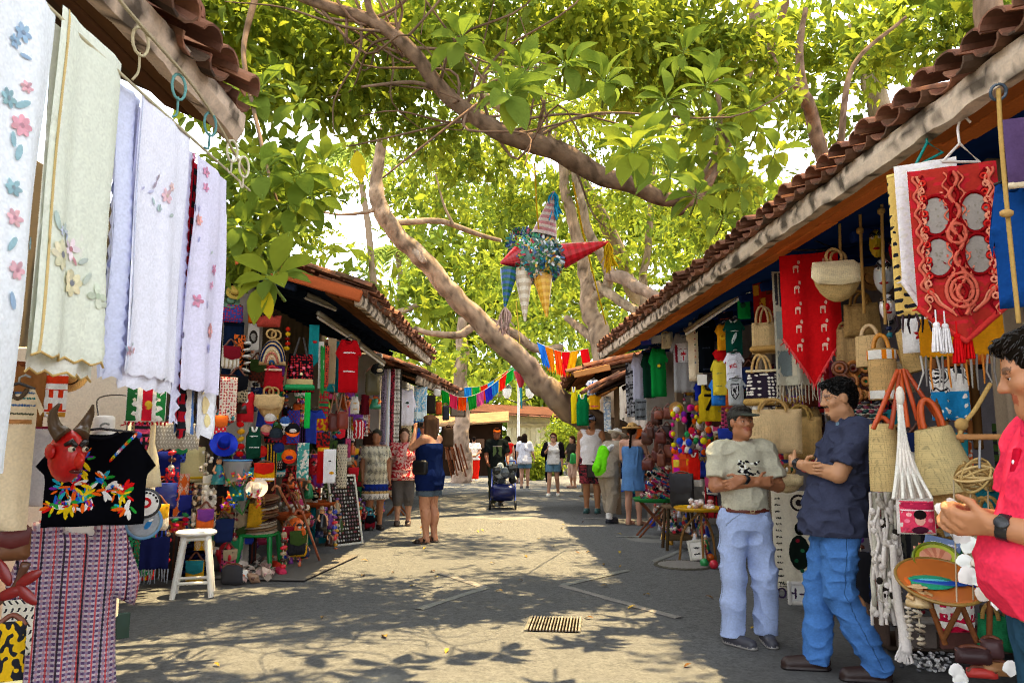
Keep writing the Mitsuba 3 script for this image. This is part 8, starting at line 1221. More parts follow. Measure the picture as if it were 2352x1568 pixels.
for i, (x, y, w, h, c) in enumerate(((2150, 890, 12, 130, '6a4426'), (2168, 930, 10, 150, '8a5a30'), (2200, 930, 12, 170, '9a6a38'), (2222, 920, 12, 180, '7a4c28'), (2240, 935, 20, 190, '5a3a20'))): a, b = at(x - 6, y - h / 2, 4.4), at(x + 8, y + h / 2, 4.3); put('wooden_pole', [('', M().tube([a, b], w * .5 * mpp(4.4), c, 7), 'wood', True)], [0, 0, 0], 0, ('leftmost', 'second', 'middle', 'fourth', 'rightmost')[i] + ' brown wooden pole standing behind the swing bar', 'pole', 'wooden poles behind the swing')
# macrame, shells, plates, crate at lower right
k = thing('macrame_hanging', 'long white macrame wall hanging with dark beads beside the blue jeans', 'wall hanging'); d = 4.35; r_ = np.random.default_rng(8); s = mpp(d)
for i in range(13):
    x = 2004 + 5.2 * i; pts = [at(x + r_.normal(0, 3), 1130 + 38 * j, d + r_.normal(0, .02)) for j in range(9 - (i % 3))]; part(k, 'cord', M().tube(curve(pts, 3), .009 * (1 + .5 * (i % 2)), ('d4cec2', 'bdb6a8', 'e4dfd4')[i % 3], 6), 'cloth')
for i in range(46): part(k, 'knot', M().ell(at(2004 + r_.uniform(0, 62), 1140 + r_.uniform(0, 300), d - .02), (.020, .014, .022), ('d8d2c6', 'c8c0b2', '2a2624', 'e4dfd4', '6a2a2c')[int(r_.choice(5, p=[.4, .25, .12, .18, .05]))], rz(0) @ ry(r_.uniform(-50, 50)), 6), 'cloth')
k = thing('rope_end', 'thick white unravelled rope end reaching the ground', 'rope'); part(k, 'rope', M().tube(curve([at(2050, 1250, 4.3), at(2062, 1380, 4.3), at(2076, 1450, 4.28), at(2080, 1500, 4.26)], 6), np.linspace(.018, .036, 19), 'd8d2c8', 8), 'cloth'); m = M(); [m.tube([at(2078 + r_.uniform(-8, 8), 1470, 4.26), at(2076 + r_.uniform(-22, 22), 1512 + r_.uniform(-8, 12), 4.24)], .007, 'dcd6cc', 4) for i in range(22)]; part(k, 'frayed_end', m, 'cloth')
def plate_it(cx, cy, w, h, d, c, rim, lab, deco, yaw=-20, tilt=-60): W = w * mpp(d); m = M().lathe([(0, -.01), (W * .30, -.008), (W * .5, .02), (W * .51, .03), (W * .48, .03), (W * .3, .004), (0, .002)], c, 30); m2 = M().ring([0, 0, .028], W * .5, .008, rim, rx(90), 30, 6); m3 = M(); deco(m3, W); R_ = rz(yaw) @ rx(tilt); put('painted_plate', [('plate', m, 'gloss', True), ('rim', m2, 'gloss', True), ('painting', m3, 'gloss', True)], at(cx, cy, d), 0, lab, 'plate', R=R_)
def shell_paint(m, W): m.lathe([(0, .010), (W * .34, .012)], '9aa81c', 24); [m.ell([W * .2 * t * .9, W * .04 + W * .22 * math.cos(t), .014], (.03, .085, .006), ('d8987a', 'c8785c')[i % 2], rz(-math.degrees(t) * .7), 8) for i, t in enumerate(np.linspace(-1, 1, 7))]; m.ell([0, -W * .08, .016], (.03, .025, .008), 'a8503c', None, 8)
plate_it(2152, 1296, 96, 60, 3.9, 'a8b41c', '6a7a1c', 'lime green plate painted with an orange scallop shell', shell_paint, -15, 48)
def fish_paint(m, W): m.ell([-W * .1, .02 * W, .012], (W * .3, W * .16, .006), '1f8a6a', None, 12); m.ell([0, .0, .016], (W * .33, W * .055, .010), '1c4aa0', rz(-6), 12); m.ell([-W * .06, .02 * W, .02], (W * .2, W * .028, .010), '48a8b8', rz(-6), 10); m.raw(np.array([[W * .28, -.03 * W, .018], [W * .44, .06 * W, .018], [W * .40, -.04 * W, .018], [W * .44, -.14 * W, .018]]), [[0, 1, 2], [0, 2, 3]], '16307a'); m.ell([-W * .4, .02 * W, .014], (W * .07, W * .12, .006), 'd8682c', None, 8)
plate_it(2158, 1344, 176, 60, 3.75, 'b8672c', '8a6a30', 'wide wooden plate painted with a blue swordfish', fish_paint, -8, 24)
it('figure', 2108, 1366, 54, 46, 3.7, 0, 'tan coconut turtle figure hanging under the painted plates', name='coconut_turtle', cat='figurine', c='c8aa78', c2='b89460', c3='c8a878')
for i, (x, y, w, h) in enumerate(((2165, 1170, 24, 30), (2188, 1162, 22, 34), (2205, 1182, 40, 30), (2200, 1225, 44, 40), (2178, 1282, 0, 0), (2226, 1252, 34, 32), (2222, 1322, 36, 38), (2248, 1292, 30, 30), (2262, 1258, 30, 30), (2282, 1235, 26, 30), (2256, 1365, 22, 34), (2286, 1352, 24, 30), (2288, 1385, 18, 28), (2236, 1200, 34, 30), (2244, 1330, 28, 28), (2262, 1222, 24, 24), (2272, 1312, 24, 26), (2215, 1290, 30, 30))):
    if w: it('shell', x, y, w * 1.15, h * 1.15, 3.55, -20 + 12 * (i % 4), 'white seashell hanging on a string beside the red polo man', 'white shells on strings', c=('ece6de', 'dccdbd', 'f0ece6')[i % 3], tilt=25 * (i % 5 - 2))
for i, x in enumerate((2190, 2228, 2268)): put('shell_string', [('', M().tube([at(x, 1100, 3.6), at(x + 8, 1390, 3.6)], .004, 'b8a888', 4), 'cloth', True)], [0, 0, 0], 0, 'thin string on which the white shells hang', 'string', 'strings of the white shells')
it('board', 2190, 1210, 44, 34, 4.0, -20, 'grey tin sign with pale edge behind the portrait bag', c='7a808a', tilt=-15, decal=marks('4a5a8a', 1, .0, .7, .2)); it('board', 2165, 1248, 70, 26, 3.95, -20, 'blue and white small wooden sign above the lime plate', c='6a82b0', tilt=12, decal=marks('d8dce8', 1, .0, .7, .3))
it('cloth', 2092, 1240, 60, 80, 4.6, -20, 'grey and black striped woven bag behind the macrame', c='4a4840', pat='print_dark', pn=0); it('strand', 2060, 1360, 26, 150, 4.4, 0, 'string of pale bones and dark seeds behind the macrame', name='seed_string', cols=['c8bca8', '2a2420', '8a7a68'], n=14); it('strand', 2110, 1430, 22, 110, 4.2, 0, 'string of pale seeds left of the wooden crate', name='seed_string', cols=['d0c4ac', 'a8987c', '3a3028'], n=12); it('strand', 2088, 1440, 18, 90, 4.25, 0, 'short string of white seeds near the rope end', name='seed_string', cols=['dcd2c0', 'b8ac98'], n=10)
it('cloth', 2195, 1400, 76, 90, 4.2, -20, 'red pink and blue striped cloth hanging inside the crate stand', c='b81c3c', pat='print_light', pn=50, amp=.04)
k = thing('folding_stand', 'crossed brown wooden stand under the swordfish plate', 'stand'); c0 = at(2190, 1400, 4.0)
for a, b in (((2130, 1370), (2172, 1480)), ((2220, 1365), (2165, 1470)), ((2200, 1370), (2245, 1475)), ((2275, 1300), (2272, 1480))): part(k, 'leg', M().tube([at(*a, 4.0), at(*b, 3.95)], .014, '7a4a2c', 6), 'wood')
k = thing('wooden_crate', 'weathered wooden crate on the street under the painted plates', 'crate'); c0 = on_ground(2190, 1512); R_ = rz(-6)
for i, (x, c) in enumerate(((-.22, '6a6058'), (.05, '7a5048'), (.28, '5a3a34'))): part(k, 'plank', M().box(c0 + R_ @ np.array([x, 0, .16]), (.25, .03, .2), c, R_, .008), 'wood')
for s in (-1, 1): part(k, 'side', M().box(c0 + R_ @ np.array([s * .39, .22, .16]), (.03, .42, .2), '5a4a40', R_, .008), 'wood')
part(k, 'base', M().box(c0 + R_ @ np.array([0, .22, .05]), (.8, .44, .03), '4a3c34', R_, .008), 'wood'); part(k, 'lid_board', M().box(c0 + R_ @ np.array([0, -.1, .255]), (.85, .12, .025), '8a8078', R_, .008), 'wood')
r_ = np.random.default_rng(21)
for i in range(130): x, y = r_.uniform(2072, 2190), r_.uniform(1490, 1548); p = on_ground(x, y); q = thing('small_shell', ('white', 'grey', 'charcoal', 'silvery', 'bright')[i % 5] + ' tiny shell in the pile on the street by the crate', 'shell', 'tiny shells by the crate'); scene[q] = shape(M().ell(p + [0, 0, .012 + r_.uniform(0, .03)], (r_.uniform(.010, .022), r_.uniform(.010, .02), .009), ('d8d6d2', '8a8a8a', '4a4a4c', 'b8b4ae', 'eceae6')[i % 5], rz(i * 37) @ rx(r_.uniform(-40, 40)), 5), 'gloss', False)
for i, (x, y, w, h, c, lab) in enumerate(((2235, 1505, 70, 36, '3a2020', 'dark brown leather pouch in front of the crate'), (2278, 1488, 44, 44, '4a2a2c', 'maroon leather pouch at the foot of the red polo man'), (2290, 1535, 60, 30, 'a8744a', 'tan leather sandal bundle at the lower right corner'), (2255, 1545, 60, 22, 'b8322c', 'red and green painted gourd by the white shells'))): it('pouch', x, y, w, h, 3.9, -15, lab, c=c, mat='leather', st=.1)
for i, (x, y) in enumerate(((2196, 1542), (2205, 1560), (2320, 1535))): it('shell', x, y, 30, 36, 3.8, 0, ('upper white shell standing alone on the street right of the crate', 'lower white shell on the street right of the crate', 'ribbed white shell at the lower right corner')[i], c='ece8e0')
# behind the three men
def lace_lady(m, sf, W, Hh): patch(m, circle(.08 * W, -.12 * Hh, .24 * W, 14, 1.7), sf, '14201a', .003); patch(m, circle(.12 * W, .12 * Hh, .13 * W, 12, 1.2), sf, '101412', .006); [patch(m, circle(x * W, z * Hh, .05 * W, 7), sf, c, .008) for x, z, c in ((.0, -.2, '1f5a3c'), (.15, -.1, '2a6a48'), (.05, 0, '7a1c28'), (.12, -.3, '1c4a34'))]; q = circle(.12 * W, .38 * Hh, .2 * W, 20); patch(m, q, sf, '2a2826', .003); patch(m, circle(.12 * W, .38 * Hh, .15 * W, 16), sf, 'd0c8b4', .006); patch(m, circle(.12 * W, .38 * Hh, .08 * W, 12), sf, '2a2826', .009); [squiggle(m, sf, -.38 * W, z * Hh, .1 * W, .025 * Hh, '3a3834', int(z * 90) + 60) for z in np.linspace(-.42, .42, 14)]; squiggle(m, sf, 0, -.46 * Hh, .8 * W, .02 * Hh, '3a3834', 7, 2)
it('cloth', 1826, 1240, 92, 216, 6.55, -12, 'cream banner printed with a black mandala and a dark lace lady', name='printed_banner', cat='banner', c='cfc8b4', decal=lace_lady, amp=.008, th=.02)
it('board', 1850, 1362, 66, 42, 6.45, -10, 'white licence plate with dark letters standing by the banner', name='licence_plate', cat='licence plate', c='e2e2de', text='OH-MY-', tc='3a2a4a', frame='d0ccc4', th2=.5)
it('moonbag', 1808, 1098, 70, 66, 6.2, -15, 'small cream straw bag hanging behind the folded arms', c='d0b888', flap='d8c498', handle='b8945a')
it('strand', 1793, 1068, 18, 50, 6.1, 0, 'bunch of red and pink charms behind the khaki shirt', name='red_charms', cat='charm', cols=['c81c3c', 'd84a6a'], n=4)
# right middle stall
it('jersey', 1570, 1062, 52, 66, 9.6, Y, 'bright woven bag in pink orange and yellow blocks', name='woven_bag', cat='bag', c='d8482c', decal=lambda m, sf, W, Hh: [patch(m, [(x * W, z * Hh), (x * W + .28 * W, z * Hh), (x * W + .28 * W, z * Hh + .25 * Hh), (x * W, z * Hh + .25 * Hh)], sf, c, .004, .05) for x, z, c in ((-.42, .1, 'c82a9a'), (-.42, -.15, 'd8c03c'), (-.42, -.42, 'b81c98'), (-.1, .12, 'e8582c'), (.15, -.1, 'e09a1c'), (-.1, -.4, 'd8381c'), (.15, .15, 'c8281c'))])
it('jersey', 1594, 1070, 28, 60, 9.5, Y, 'plain scarlet woven bag right of the bright block bag', name='woven_bag', cat='bag', c='d02018')
it('pouch', 1566, 1124, 54, 80, 9.4, Y, 'large black leather backpack under the woven bags', name='leather_backpack', c='17171b', mat='leather', st=.1, flap='1f2026')
def pomz(x, y, d): c = ('d8283c', 'e8641c', '2f9a5a', '2a4ac8', 'd82a8a', 'd8c81c', 'e8e0d4', '7a2aa0')[int(r_.integers(8))]; q = thing('pompom', CN.get(c, 'bright') + ' woollen pompom in the colourful heap on the right stall', 'pompom', 'pompoms on the right stall'); s = mpp(d); scene[q] = shape(M().ell(at(x, y, d), np.array([7, 6, 7]) * s * r_.uniform(.7, 1.3), c, rz(i * 20), 6), 'cloth')
for i in range(90): pomz(1542 + 92 * r_.uniform(), 935 + 105 * r_.uniform(), 9.3 + .5 * r_.uniform())
it('hat', 1554, 940, 34, 44, 9.9, Y, 'small straw wreath hanging beside the yellow jersey', name='straw_wreath', cat='wreath', c='c8a060', tilt=80, crown=.6, band='a8503c')
for i in range(30): x, y = 1484 + 56 * r_.uniform(), 940 + 130 * r_.uniform(); it('pouch', x, y, r_.uniform(16, 26), r_.uniform(26, 44), 10.4 + r_.uniform(0, .8), Y, ('dark brown', 'chestnut', 'blackish', 'tan brown', 'oxblood')[i % 5] + ' leather pouch hanging on the right middle stall', 'brown leather pouches on the right middle stall', name='leather_pouch', c=('4a2418', '6a3420', '2e1814', '7a3c28', '5a1e18')[i % 5], mat='leather', st=.5)
k = thing('green_tray_table', 'green tray table piled with trinkets beside the sundress woman', 'table'); c0 = on_ground(1505, 1232); part(k, 'tray', M().lathe([(0, .52), (.30, .52), (.33, .57), (.32, .58), (.28, .545), (0, .54)], '1f8a3c', 22, [c0[0], c0[1], 0]), 'gloss')
for s in (-1, 1):
    for y in (-.14, .14): part(k, 'leg', M().tube([c0 + [s * .26, y, 0], c0 + [-s * .22, y, .53]], .016, '7a4a34', 6), 'wood')
for i in range(70): a, q = r_.uniform(0, 6.28), r_.uniform(0, .28); k2 = thing('bracelet', ('cream', 'black', 'red', 'teal', 'pink', 'gold', 'brown')[i % 7] + ' bracelet in the heap on the green tray', 'bracelet', 'bracelets on the green tray'); scene[k2] = shape(M().ring([c0[0] + q * math.cos(a), c0[1] + q * math.sin(a), .57 + r_.uniform(0, .16) * (1 - q / .3)], r_.uniform(.022, .04), .008, ('d8d0c0', '1c1a1c', 'c82c4a', '2a7a9a', 'd88a9a', 'c8a830', '5a2a2a')[i % 7], rz(i * 31) @ rx(r_.uniform(20, 90)), 8, 4), 'gloss', False)
for i in range(80): x, y = 1488 + 54 * r_.uniform(), 1068 + 74 * r_.uniform(); k2 = thing('sandal', ('red', 'blue', 'beige', 'black', 'orange', 'teal', 'purple')[i % 7] + ' sandal in the pile on the right middle stall', 'sandal', 'sandals on the right middle stall'); p = at(x, y, 10.9 + .5 * r_.uniform()); scene[k2] = shape(M().ell(p, (.028, .075, .016), ('c83a4c', '2a4a8a', 'd8c8b0', '1c1a20', 'd8703c', '2f8a8a', '8a2a6a')[i % 7], rz(r_.uniform(0, 180)) @ rx(20), 6).ring(p + [0, 0, .02], .026, .008, ('e8dcc8', 'c82c2c', '2a2a2c')[i % 3], rz(i * 50), 8, 4), 'cloth', False)
k = thing('stepped_stool', 'dark weathered wooden stool standing in the shade on the right', 'stool'); c0 = on_ground(1562, 1262); part(k, 'seat', M().box(c0 + [0, .05, .55], (.40, .34, .04), '6a5844', None, .012), 'wood')
for s in (-1, 1):
    for y in (-.1, .2): part(k, 'leg', M().tube([c0 + [s * .19, y, 0], c0 + [s * .15, y * .8 + .01, .53]], .022, '4a3c2c', 7), 'wood')
part(k, 'stretcher', M().box(c0 + [0, -.09, .16], (.34, .03, .06), '5a4834', None, .008), 'wood'); part(k, 'shelf', M().box(c0 + [0, .05, .19], (.32, .3, .02), '5a4834', None, .005), 'wood')
for i in range(18): k2 = thing('trinket', 'tiny coloured trinket on the shelf of the dark wooden stool', 'trinket', 'trinkets under the wooden stool'); scene[k2] = shape(M().ell(c0 + [r_.uniform(-.14, .14), r_.uniform(-.08, .15), .22 + r_.uniform(0, .14)], .026, ('c82c3c', 'e0d8cc', '2a5a8a', '1c1c1e', 'd8a8a0')[i % 5], n=6), 'gloss', False)
k = thing('yellow_tray_stand', 'round yellow tray on bent wooden legs beside the khaki shirt man', 'tray stand'); c0 = on_ground(1610, 1292); part(k, 'tray', M().lathe([(0, .60), (.27, .60), (.30, .63), (.29, .645), (.26, .615), (0, .615)], 'd8a81c', 24, [c0[0], c0[1], 0]), 'gloss')
for a in (.6, 2.6, 4.6): part(k, 'leg', M().tube(curve([[c0[0] + .26 * math.cos(a), c0[1] + .26 * math.sin(a), 0], [c0[0] + .2 * math.cos(a), c0[1] + .2 * math.sin(a), .35], [c0[0] + .02, c0[1], .6]], 4), .014, '8a6438', 6), 'wood')
for i in range(22): a, q = r_.uniform(0, 6.28), r_.uniform(0, .22); k2 = thing('seashell', 'pale pink shell heaped on the yellow tray', 'shell', 'shells on the yellow tray'); scene[k2] = shape(M().ell([c0[0] + q * math.cos(a), c0[1] + q * math.sin(a), .64 + r_.uniform(0, .07)], (.04, .032, .024), ('e4d8d4', 'd0a8a4', 'b8988c', 'ece8e4')[i % 4], rz(i * 33) @ rx(20), 6), 'gloss')
it('board', 1600, 1262, 30, 38, 9.0, -25, 'small white card sign leaning on the pavement with blurred dark marks', c='e4e2da', frame='c8c4b8', decal=marks('3a3a3c', 2, .12, .4, .14), tilt=-10)
for i in range(70): x, y = 1490 + 150 * r_.uniform(), 1185 + 75 * r_.uniform(); p = on_ground(x, y + 10 + 30 * (x > 1590)); p[0] = max(p[0], 2.0); p[1] += .3; hh = r_.uniform(.08, .22); put('painted_figure', g_figure(hh * .55, hh, ('c8384a', '2a4ac8', 'e8e0d4', '2f8a4a', '1c1c20', 'd8a030', 'd8d8dc')[i % 7], c3=('20201e', 'd8d4cc', 'c82828')[i % 3]), p + [0, 0, hh / 2 + r_.uniform(0, .25)], r_.uniform(-60, 60), 'small painted figure standing low on the right middle stall', 'figurine', 'painted figures on the right middle stall')
for i, (x, y, c) in enumerate(((1632, 1290, 'd8641c'), (1618, 1302, '2a8a4a'), (1640, 1306, 'c82c3c'), (1626, 1280, '2a4ac8'))): put('toy_ball', [('', M().ell([0, 0, 0], .05, c, n=10), 'gloss', True)], on_ground(x, y) + [0, 0, .05], 0, ('orange toy ball by the khaki man feet', 'green toy ball by the khaki man feet', 'red toy ball by the khaki man feet', 'blue toy ball by the khaki man feet')[i], 'ball')
# far right little stall and the hat stand
it('jersey', 1338, 941, 28, 72, 14.2, -20, 'green basketball jersey hanging at the far right stall', c='0f6a3c', trim='d8e0dc'); it('jersey', 1318, 930, 14, 84, 14.4, -20, 'yellow jersey left of the green basketball jersey', c='d8c01c'); it('tshirt', 1362, 890, 34, 36, 14.0, -20, 'white and blue striped sports shirt under the patchwork eave', c='d8dce8', decal=lambda m, sf, W, Hh: [patch(m, [(x * W - .03 * W, -.45 * Hh), (x * W + .03 * W, -.45 * Hh), (x * W + .03 * W, .4 * Hh), (x * W - .03 * W, .4 * Hh)], sf, '3a6ab8') for x in (-.18, 0, .18)])
it('tshirt', 1366, 922, 32, 36, 14.0, -20, 'orange yellow sports shirt below the striped one', c='d89a1c', decal=marks('d84a7a', 1, -.3, .5, .1)); it('cloth', 1395, 950, 16, 80, 13.8, -20, 'pale blue scarf hanging right of the tank top man', name='scarf', cat='scarf', c='8aa0b8', pat='print_light', pn=40)
k = thing('hat_stand', 'thin pole stand stacked with straw hats beside the tall man', 'hat stand'); c0 = on_ground(1345, 1140); part(k, 'pole', M().tube([c0, c0 + [0, 0, 1.9]], .02, '6a5840', 6), 'wood'); part(k, 'base', M().lathe([(.18, 0), (.16, .03), (.03, .05)], '5a4a38', 14, c0), 'wood')
for i in range(9): put('hat', g_hat(.34, .2, ('c8a878', 'b8986a', 'd8ccb8', '9a7c50', 'e0d8c8')[i % 5], tilt=25), c0 + [rng.uniform(-.05, .05), -.1, .55 + i * .15], rng.uniform(-30, 30), 'straw hat hanging on the pole stand beside the tall man', 'hat', 'hats on the pole stand')
# ---- the star pinata and the paper bunting
k = thing('pinata', 'seven pointed star pinata in foil and tinsel hanging from the brown limb', 'pinata'); d = 7.4; s = mpp(d); c0 = at(1236, 596, d); r_ = np.random.default_rng(31)
def fringe_ball(p, rad, cols, n, ln=.07):
    m = M(); v = r_.normal(size=(n, 3)); v /= np.linalg.norm(v, axis=1, keepdims=True)
    for i in range(n): q = p + v[i] * rad; t = np.cross(v[i], r_.normal(size=3)); t /= np.linalg.norm(t) + 1e-9; e = v[i] * ln * .7 + t * ln * .6; w = np.cross(v[i], t) * .014; m.raw(np.array([q - w, q + w, q + e + w * .6, q + e - w * .6]), [[0, 1, 2], [0, 2, 3]], cols[int(r_.integers(len(cols)))])
    return m
part(k, 'body', M().ell(c0, .24, '5a7a70', n=16), 'foil'); part(k, 'tinsel', fringe_ball(c0, .24, ['2f9a7a', '3aa0b8', '3a5a9a', 'dce0e2', 'b83a4a', '4a9a4a', 'e8b848', 'd0c8c0'], 800, .05), 'gloss', False)
part(k, 'tinsel', fringe_ball(at(1200, 560, d + .1), .13, ['1f7a8a', '2a4a8a', '1f6a4a', '8a2a4a'], 220), 'gloss', False); part(k, 'tinsel', fringe_ball(at(1260, 590, d - .15), .14, ['2a5a4c', '2f7a4a', 'd8dce0', '3a6a9a', 'b89a3a'], 260, .05), 'gloss', False)
for nm, x0, y0, x1, y1, r0, c, tc in (('top', 1250, 540, 1272, 440, .12, ['b8a49c', 'a86a6c'], '2a9ac8'), ('right', 1290, 588, 1398, 556, .12, ['b81420', 'd02030'], 'd8b020'), ('left', 1190, 592, 1150, 604, .11, ['b01c28', 'c02a34'], None), ('gold', 1245, 625, 1256, 728, .10, ['d89a1c', 'e8b83c'], None), ('silver', 1202, 620, 1206, 738, .09, ['c8b498', 'e0d4c0'], None), ('green', 1170, 620, 1160, 705, .085, ['13603c', '1f5a98'], 'c8a89c')):
    a, b = at(x0, y0, d - .05), at(x1, y1, d - .12); dv = (b - a) / np.linalg.norm(b - a); u = np.cross(dv, [0, 1, .2]); u /= np.linalg.norm(u); w = np.cross(u, dv); R_ = np.stack([u, w, dv], 1); L = np.linalg.norm(b - a); m = M(); n = 14
    for i in range(n): t0, t1 = i / n, (i + 1) / n; m.lathe([(r0 * (1 - t0) + .012, L * t0), (r0 * (1 - t0) + .004, L * t1), (r0 * (1 - t1) + .0, L * t1)], c[i % 2], 14, a, R_)
    pk = part(k, 'cone', m, 'gloss', False)
    if tc: m = M(); [m.tube(curve([b, b + [r_.normal(0, .03), r_.normal(0, .03), -.10], b + [r_.normal(0, .05), r_.normal(0, .05), -.28 * r_.uniform(.7, 1.15)]], 3), .007, col(tc) * r_.uniform(.6, 1.2), 4) for i in range(26)]; part(pk, 'tassel', m, 'cloth')
k = thing('pinata_rope', 'yellow rope from the brown limb to the star pinata', 'rope'); part(k, 'rope', M().tube([at(1228, 375, 6.6), at(1232, 470, 7.0), at(1240, 560, 7.4)], .008, 'd8b02c', 5), 'cloth')
k = thing('pinata_rope', 'long slack yellow rope slanting behind the red pinata cone', 'rope'); part(k, 'rope', M().tube(curve([at(1316, 420, 7.2), at(1345, 560, 8.5), at(1392, 745, 10.5)], 6), .010, 'd8b828', 5), 'cloth')
k = thing('pinata', 'small teal tassel pinata hanging over the far end of the street', 'pinata'); c1 = at(1196, 858, 16.0); part(k, 'body', M().lathe([(.02, .45), (.05, .3), (.16, .05), (.02, -.35)], ['3a9aa0', '2f8a98', 'c83a4a', '2a7ab0'], 12, c1), 'gloss'); part(k, 'tassel', M().tube([c1 + [0, 0, -.3], c1 + [.02, 0, -.75]], [.04, .015], '48a8b8', 6), 'cloth'); part(k, 'cord', M().tube([c1 + [0, 0, .45], c1 + [-.1, 0, 1.6]], .008, 'c8a848', 4), 'cloth')
def bunting(lab, pts, n, h, cols, seed):
    k = thing('paper_bunting', lab, 'bunting'); q = curve(pts, 10); r = np.random.default_rng(seed); part(k, 'string', M().tube(q, .006, 'c8c0b0', 4), 'cloth'); L = np.r_[0, np.cumsum(np.linalg.norm(np.diff(q, axis=0), axis=1))]; f = lambda t: np.array([np.interp(t, L, q[:, i]) for i in range(3)])
    for i in range(n):
        a, b = f(L[-1] * (i + .06) / n), f(L[-1] * (i + .94) / n); dv = np.array([r.normal(0, .06), r.normal(0, .06), -h]); g = [a + (b - a) * t for t in np.linspace(0, 1, 7)]; v = [x + [0, .0, 0] for x in g] + [x + dv * .5 + [0, r.normal(0, .012), 0] for x in g] + [x + dv + [0, r.normal(0, .02), h * (.13 if j % 2 else 0)] for j, x in enumerate(g)]; fc = [[j + 7 * e, j + 1 + 7 * e, j + 8 + 7 * e, j + 7 + 7 * e] for e in (0, 1) for j in range(6) if not (e == 0 and j in (1, 4) and False)]
        part(k, 'paper_flag', M().raw(np.array(v), fc, cols[i % len(cols)]).raw(np.array(v) + [0, .002, 0], fc, cols[i % len(cols)]), 'leaf', False)
BC = ['1fb83c', 'e8386a', 'e8601c', '22a83a', 'd85aa0', '3a3ac8', '2a8ad0', 'e8281c']
bunting('cut paper bunting in green pink and orange strung from the left far roof', [at(1012, 893, 17), at(1060, 912, 17.2), at(1110, 897, 17.4), at(1180, 845, 17.6)], 9, .33, BC, 1)
bunting('second paper bunting in blue green and red behind the first one', [at(1065, 890, 19), at(1110, 885, 19.2), at(1150, 862, 19.3), at(1182, 838, 19.4)], 7, .4, ['2a9ae0', '22b848', 'e8381c', '2a9ae0', 'd8c81c', 'e8401c', '3ac85a'], 2)
bunting('blue orange and red paper bunting strung to the right roof tip', [at(1232, 785, 15), at(1265, 800, 15), at(1300, 808, 14.8), at(1352, 800, 14.6)], 6, .52, ['2a7ad8', 'e89a1c', 'e8581c', 'd81c2c', 'e8b81c', 'd82028'], 3)
# ---------------------------------------------------------------- the crowd of small goods behind and between (each its own thing)
VIV = ['da2c3a', '3248b4', 'dca828', '2a8456', 'e2682a', '6c3688', '18181c', 'd8d0c0', '2a8090', 'c44a70', '5a2c20', '3c5028', '7c1c28', 'b09c78', '242e58', '2a2a2e', '3c241c']
VN = ['red', 'royal blue', 'gold', 'green', 'orange', 'purple', 'black', 'cream', 'teal', 'pink', 'brown', 'olive', 'wine', 'tan', 'navy', 'charcoal', 'dark brown']
def fill(n, X, y0, y1, z0, z1, yaw, side, gp, seed, kinds):
    r = np.random.default_rng(seed); sz = {'pouch': (.18, .30), 'cap': (.20, .16), 'strand': (.07, .34), 'cloth': (.16, .42), 'figure': (.13, .24), 'tshirt': (.42, .56), 'tote': (.24, .34), 'mask': (.16, .22)}
    lab = {'pouch': 'small {} shoulder pouch with {} flap', 'cap': '{} cap with {} brim', 'strand': 'string of {} and {} beads', 'cloth': 'narrow {} patterned scarf', 'figure': 'painted figure in {} with {} hat', 'tshirt': 'small {} shirt with {} print', 'tote': 'small {} woven bag', 'mask': 'small painted {} mask'}
    for i in range(n):
        kd = kinds[int(r.integers(len(kinds)))]; fn, nm, ct = KIND[kd]; W, Hh = np.array(sz[kd]) * r.uniform(.75, 1.25); y = y0 + (y1 - y0) * (i + r.uniform()) / n; z = r.uniform(z0, z1); ic, i2 = int(r.integers(17)), int(r.integers(17)); c, c2 = VIV[ic], VIV[i2]
        o = dict(c=c, seed=i) if kd != 'strand' else dict(cols=[c, c2, VIV[int(r.integers(15))]], n=6)
        if kd == 'cloth': o.update(pat=('print_dark', 'print_light', 'print_red')[i % 3], pn=10 * int(r.integers(7)), amp=.015)
        if kd == 'pouch': o.update(flap=c2, st=.5, pat=('cloth', 'print_light', 'print_dark')[i % 3], pn=10 * int(r.integers(7)))
        if kd == 'cap': o.update(brim=c2)
        if kd == 'figure': o.update(c3=c2)
        if kd == 'tshirt': o.update(decal=marks(c2, 1, .15, .3, .05, i) if i % 2 else None)
        put(nm, fn(W, Hh, **o), [X + side * r.uniform(0, .25), y, z], yaw + r.uniform(-20, 20), lab[kd].format(VN[ic], VN[i2]) + ' ' + gp, ct, f'{ct} items {gp}')
MIX = ['pouch', 'pouch', 'cap', 'strand', 'cloth', 'figure', 'mask']
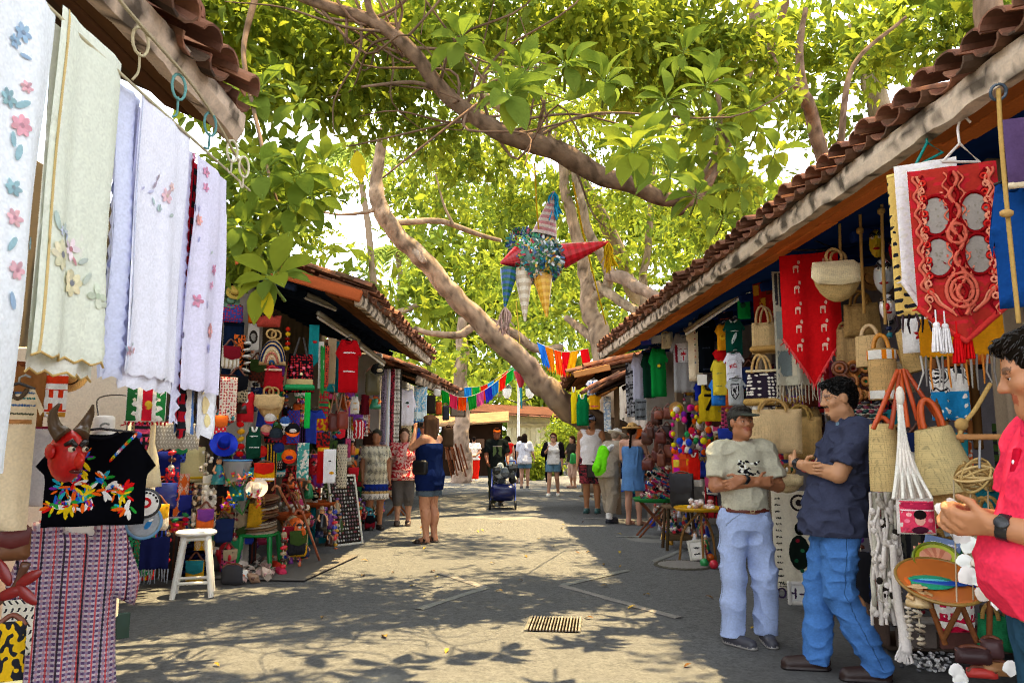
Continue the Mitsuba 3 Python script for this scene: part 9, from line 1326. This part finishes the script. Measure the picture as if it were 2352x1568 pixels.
fill(60, -3.4, 5.6, 8.0, .2, 1.6, 40, -1, 'left of the white stool', 1, ['pouch', 'pouch', 'strand', 'cloth', 'cloth'])
fill(85, -2.95, 7.4, 10.5, .5, 2.45, 38, -1, 'in the left middle stall', 2, MIX + ['tote', 'pouch', 'cloth'])
fill(60, -2.85, 10.5, 14.0, .4, 2.5, 38, -1, 'behind the old woman', 3, MIX + ['tshirt', 'cloth'])
fill(45, -2.75, 14.2, 22.0, .3, 2.3, 38, -1, 'in the far left stalls', 4, MIX + ['tshirt', 'cloth'])
fill(50, -2.45, 8.0, 13.6, .12, .6, 38, -1, 'low at the left stall front', 5, ['pouch', 'figure', 'figure', 'strand', 'mask'])
fill(60, 2.75, 8.6, 13.2, .4, 2.5, -38, 1, 'in the right middle stall', 6, MIX + ['pouch', 'pouch', 'tote'])
fill(72, 2.6, 4.3, 8.4, .25, 2.4, -38, 1, 'behind the men at the right stall', 7, ['pouch', 'tote', 'tote', 'cloth', 'strand'])
fill(30, 2.35, 13.8, 21.0, .3, 2.2, -38, 1, 'in the far right stalls', 8, MIX + ['tshirt', 'cap'])
fill(26, -3.2, 2.7, 4.8, .3, 1.5, 45, -1, 'behind the left foreground counter', 9, ['cloth', 'pouch', 'cloth', 'strand'])
fill(34, 2.75, 2.8, 4.3, .3, 2.3, -45, 1, 'behind the right foreground baskets', 10, ['tote', 'cloth', 'pouch', 'strand'])
fill(40, -3.1, 7.7, 9.2, .1, 1.35, 30, -1, 'below the tan straw bag', 11, ['pouch', 'strand', 'figure', 'cloth', 'mask', 'pouch'])
# fallen leaves
r_ = np.random.default_rng(77)
for i in range(46):
    x, y = r_.uniform(-2.2, 1.7), r_.uniform(4.6, 14); q = thing('fallen_leaf', 'small dry brown leaf lying on the asphalt', 'leaf', 'dry leaves on the street'); v = FINE[0] * .085 * r_.uniform(.6, 1.1); scene[q] = shape(M().add(M().raw(v, FINE[1], ('8a6a34', '6a4a28', 'b8963c')[i % 3]), rz(r_.uniform(0, 360)), [x, y, .016]), 'cloth')
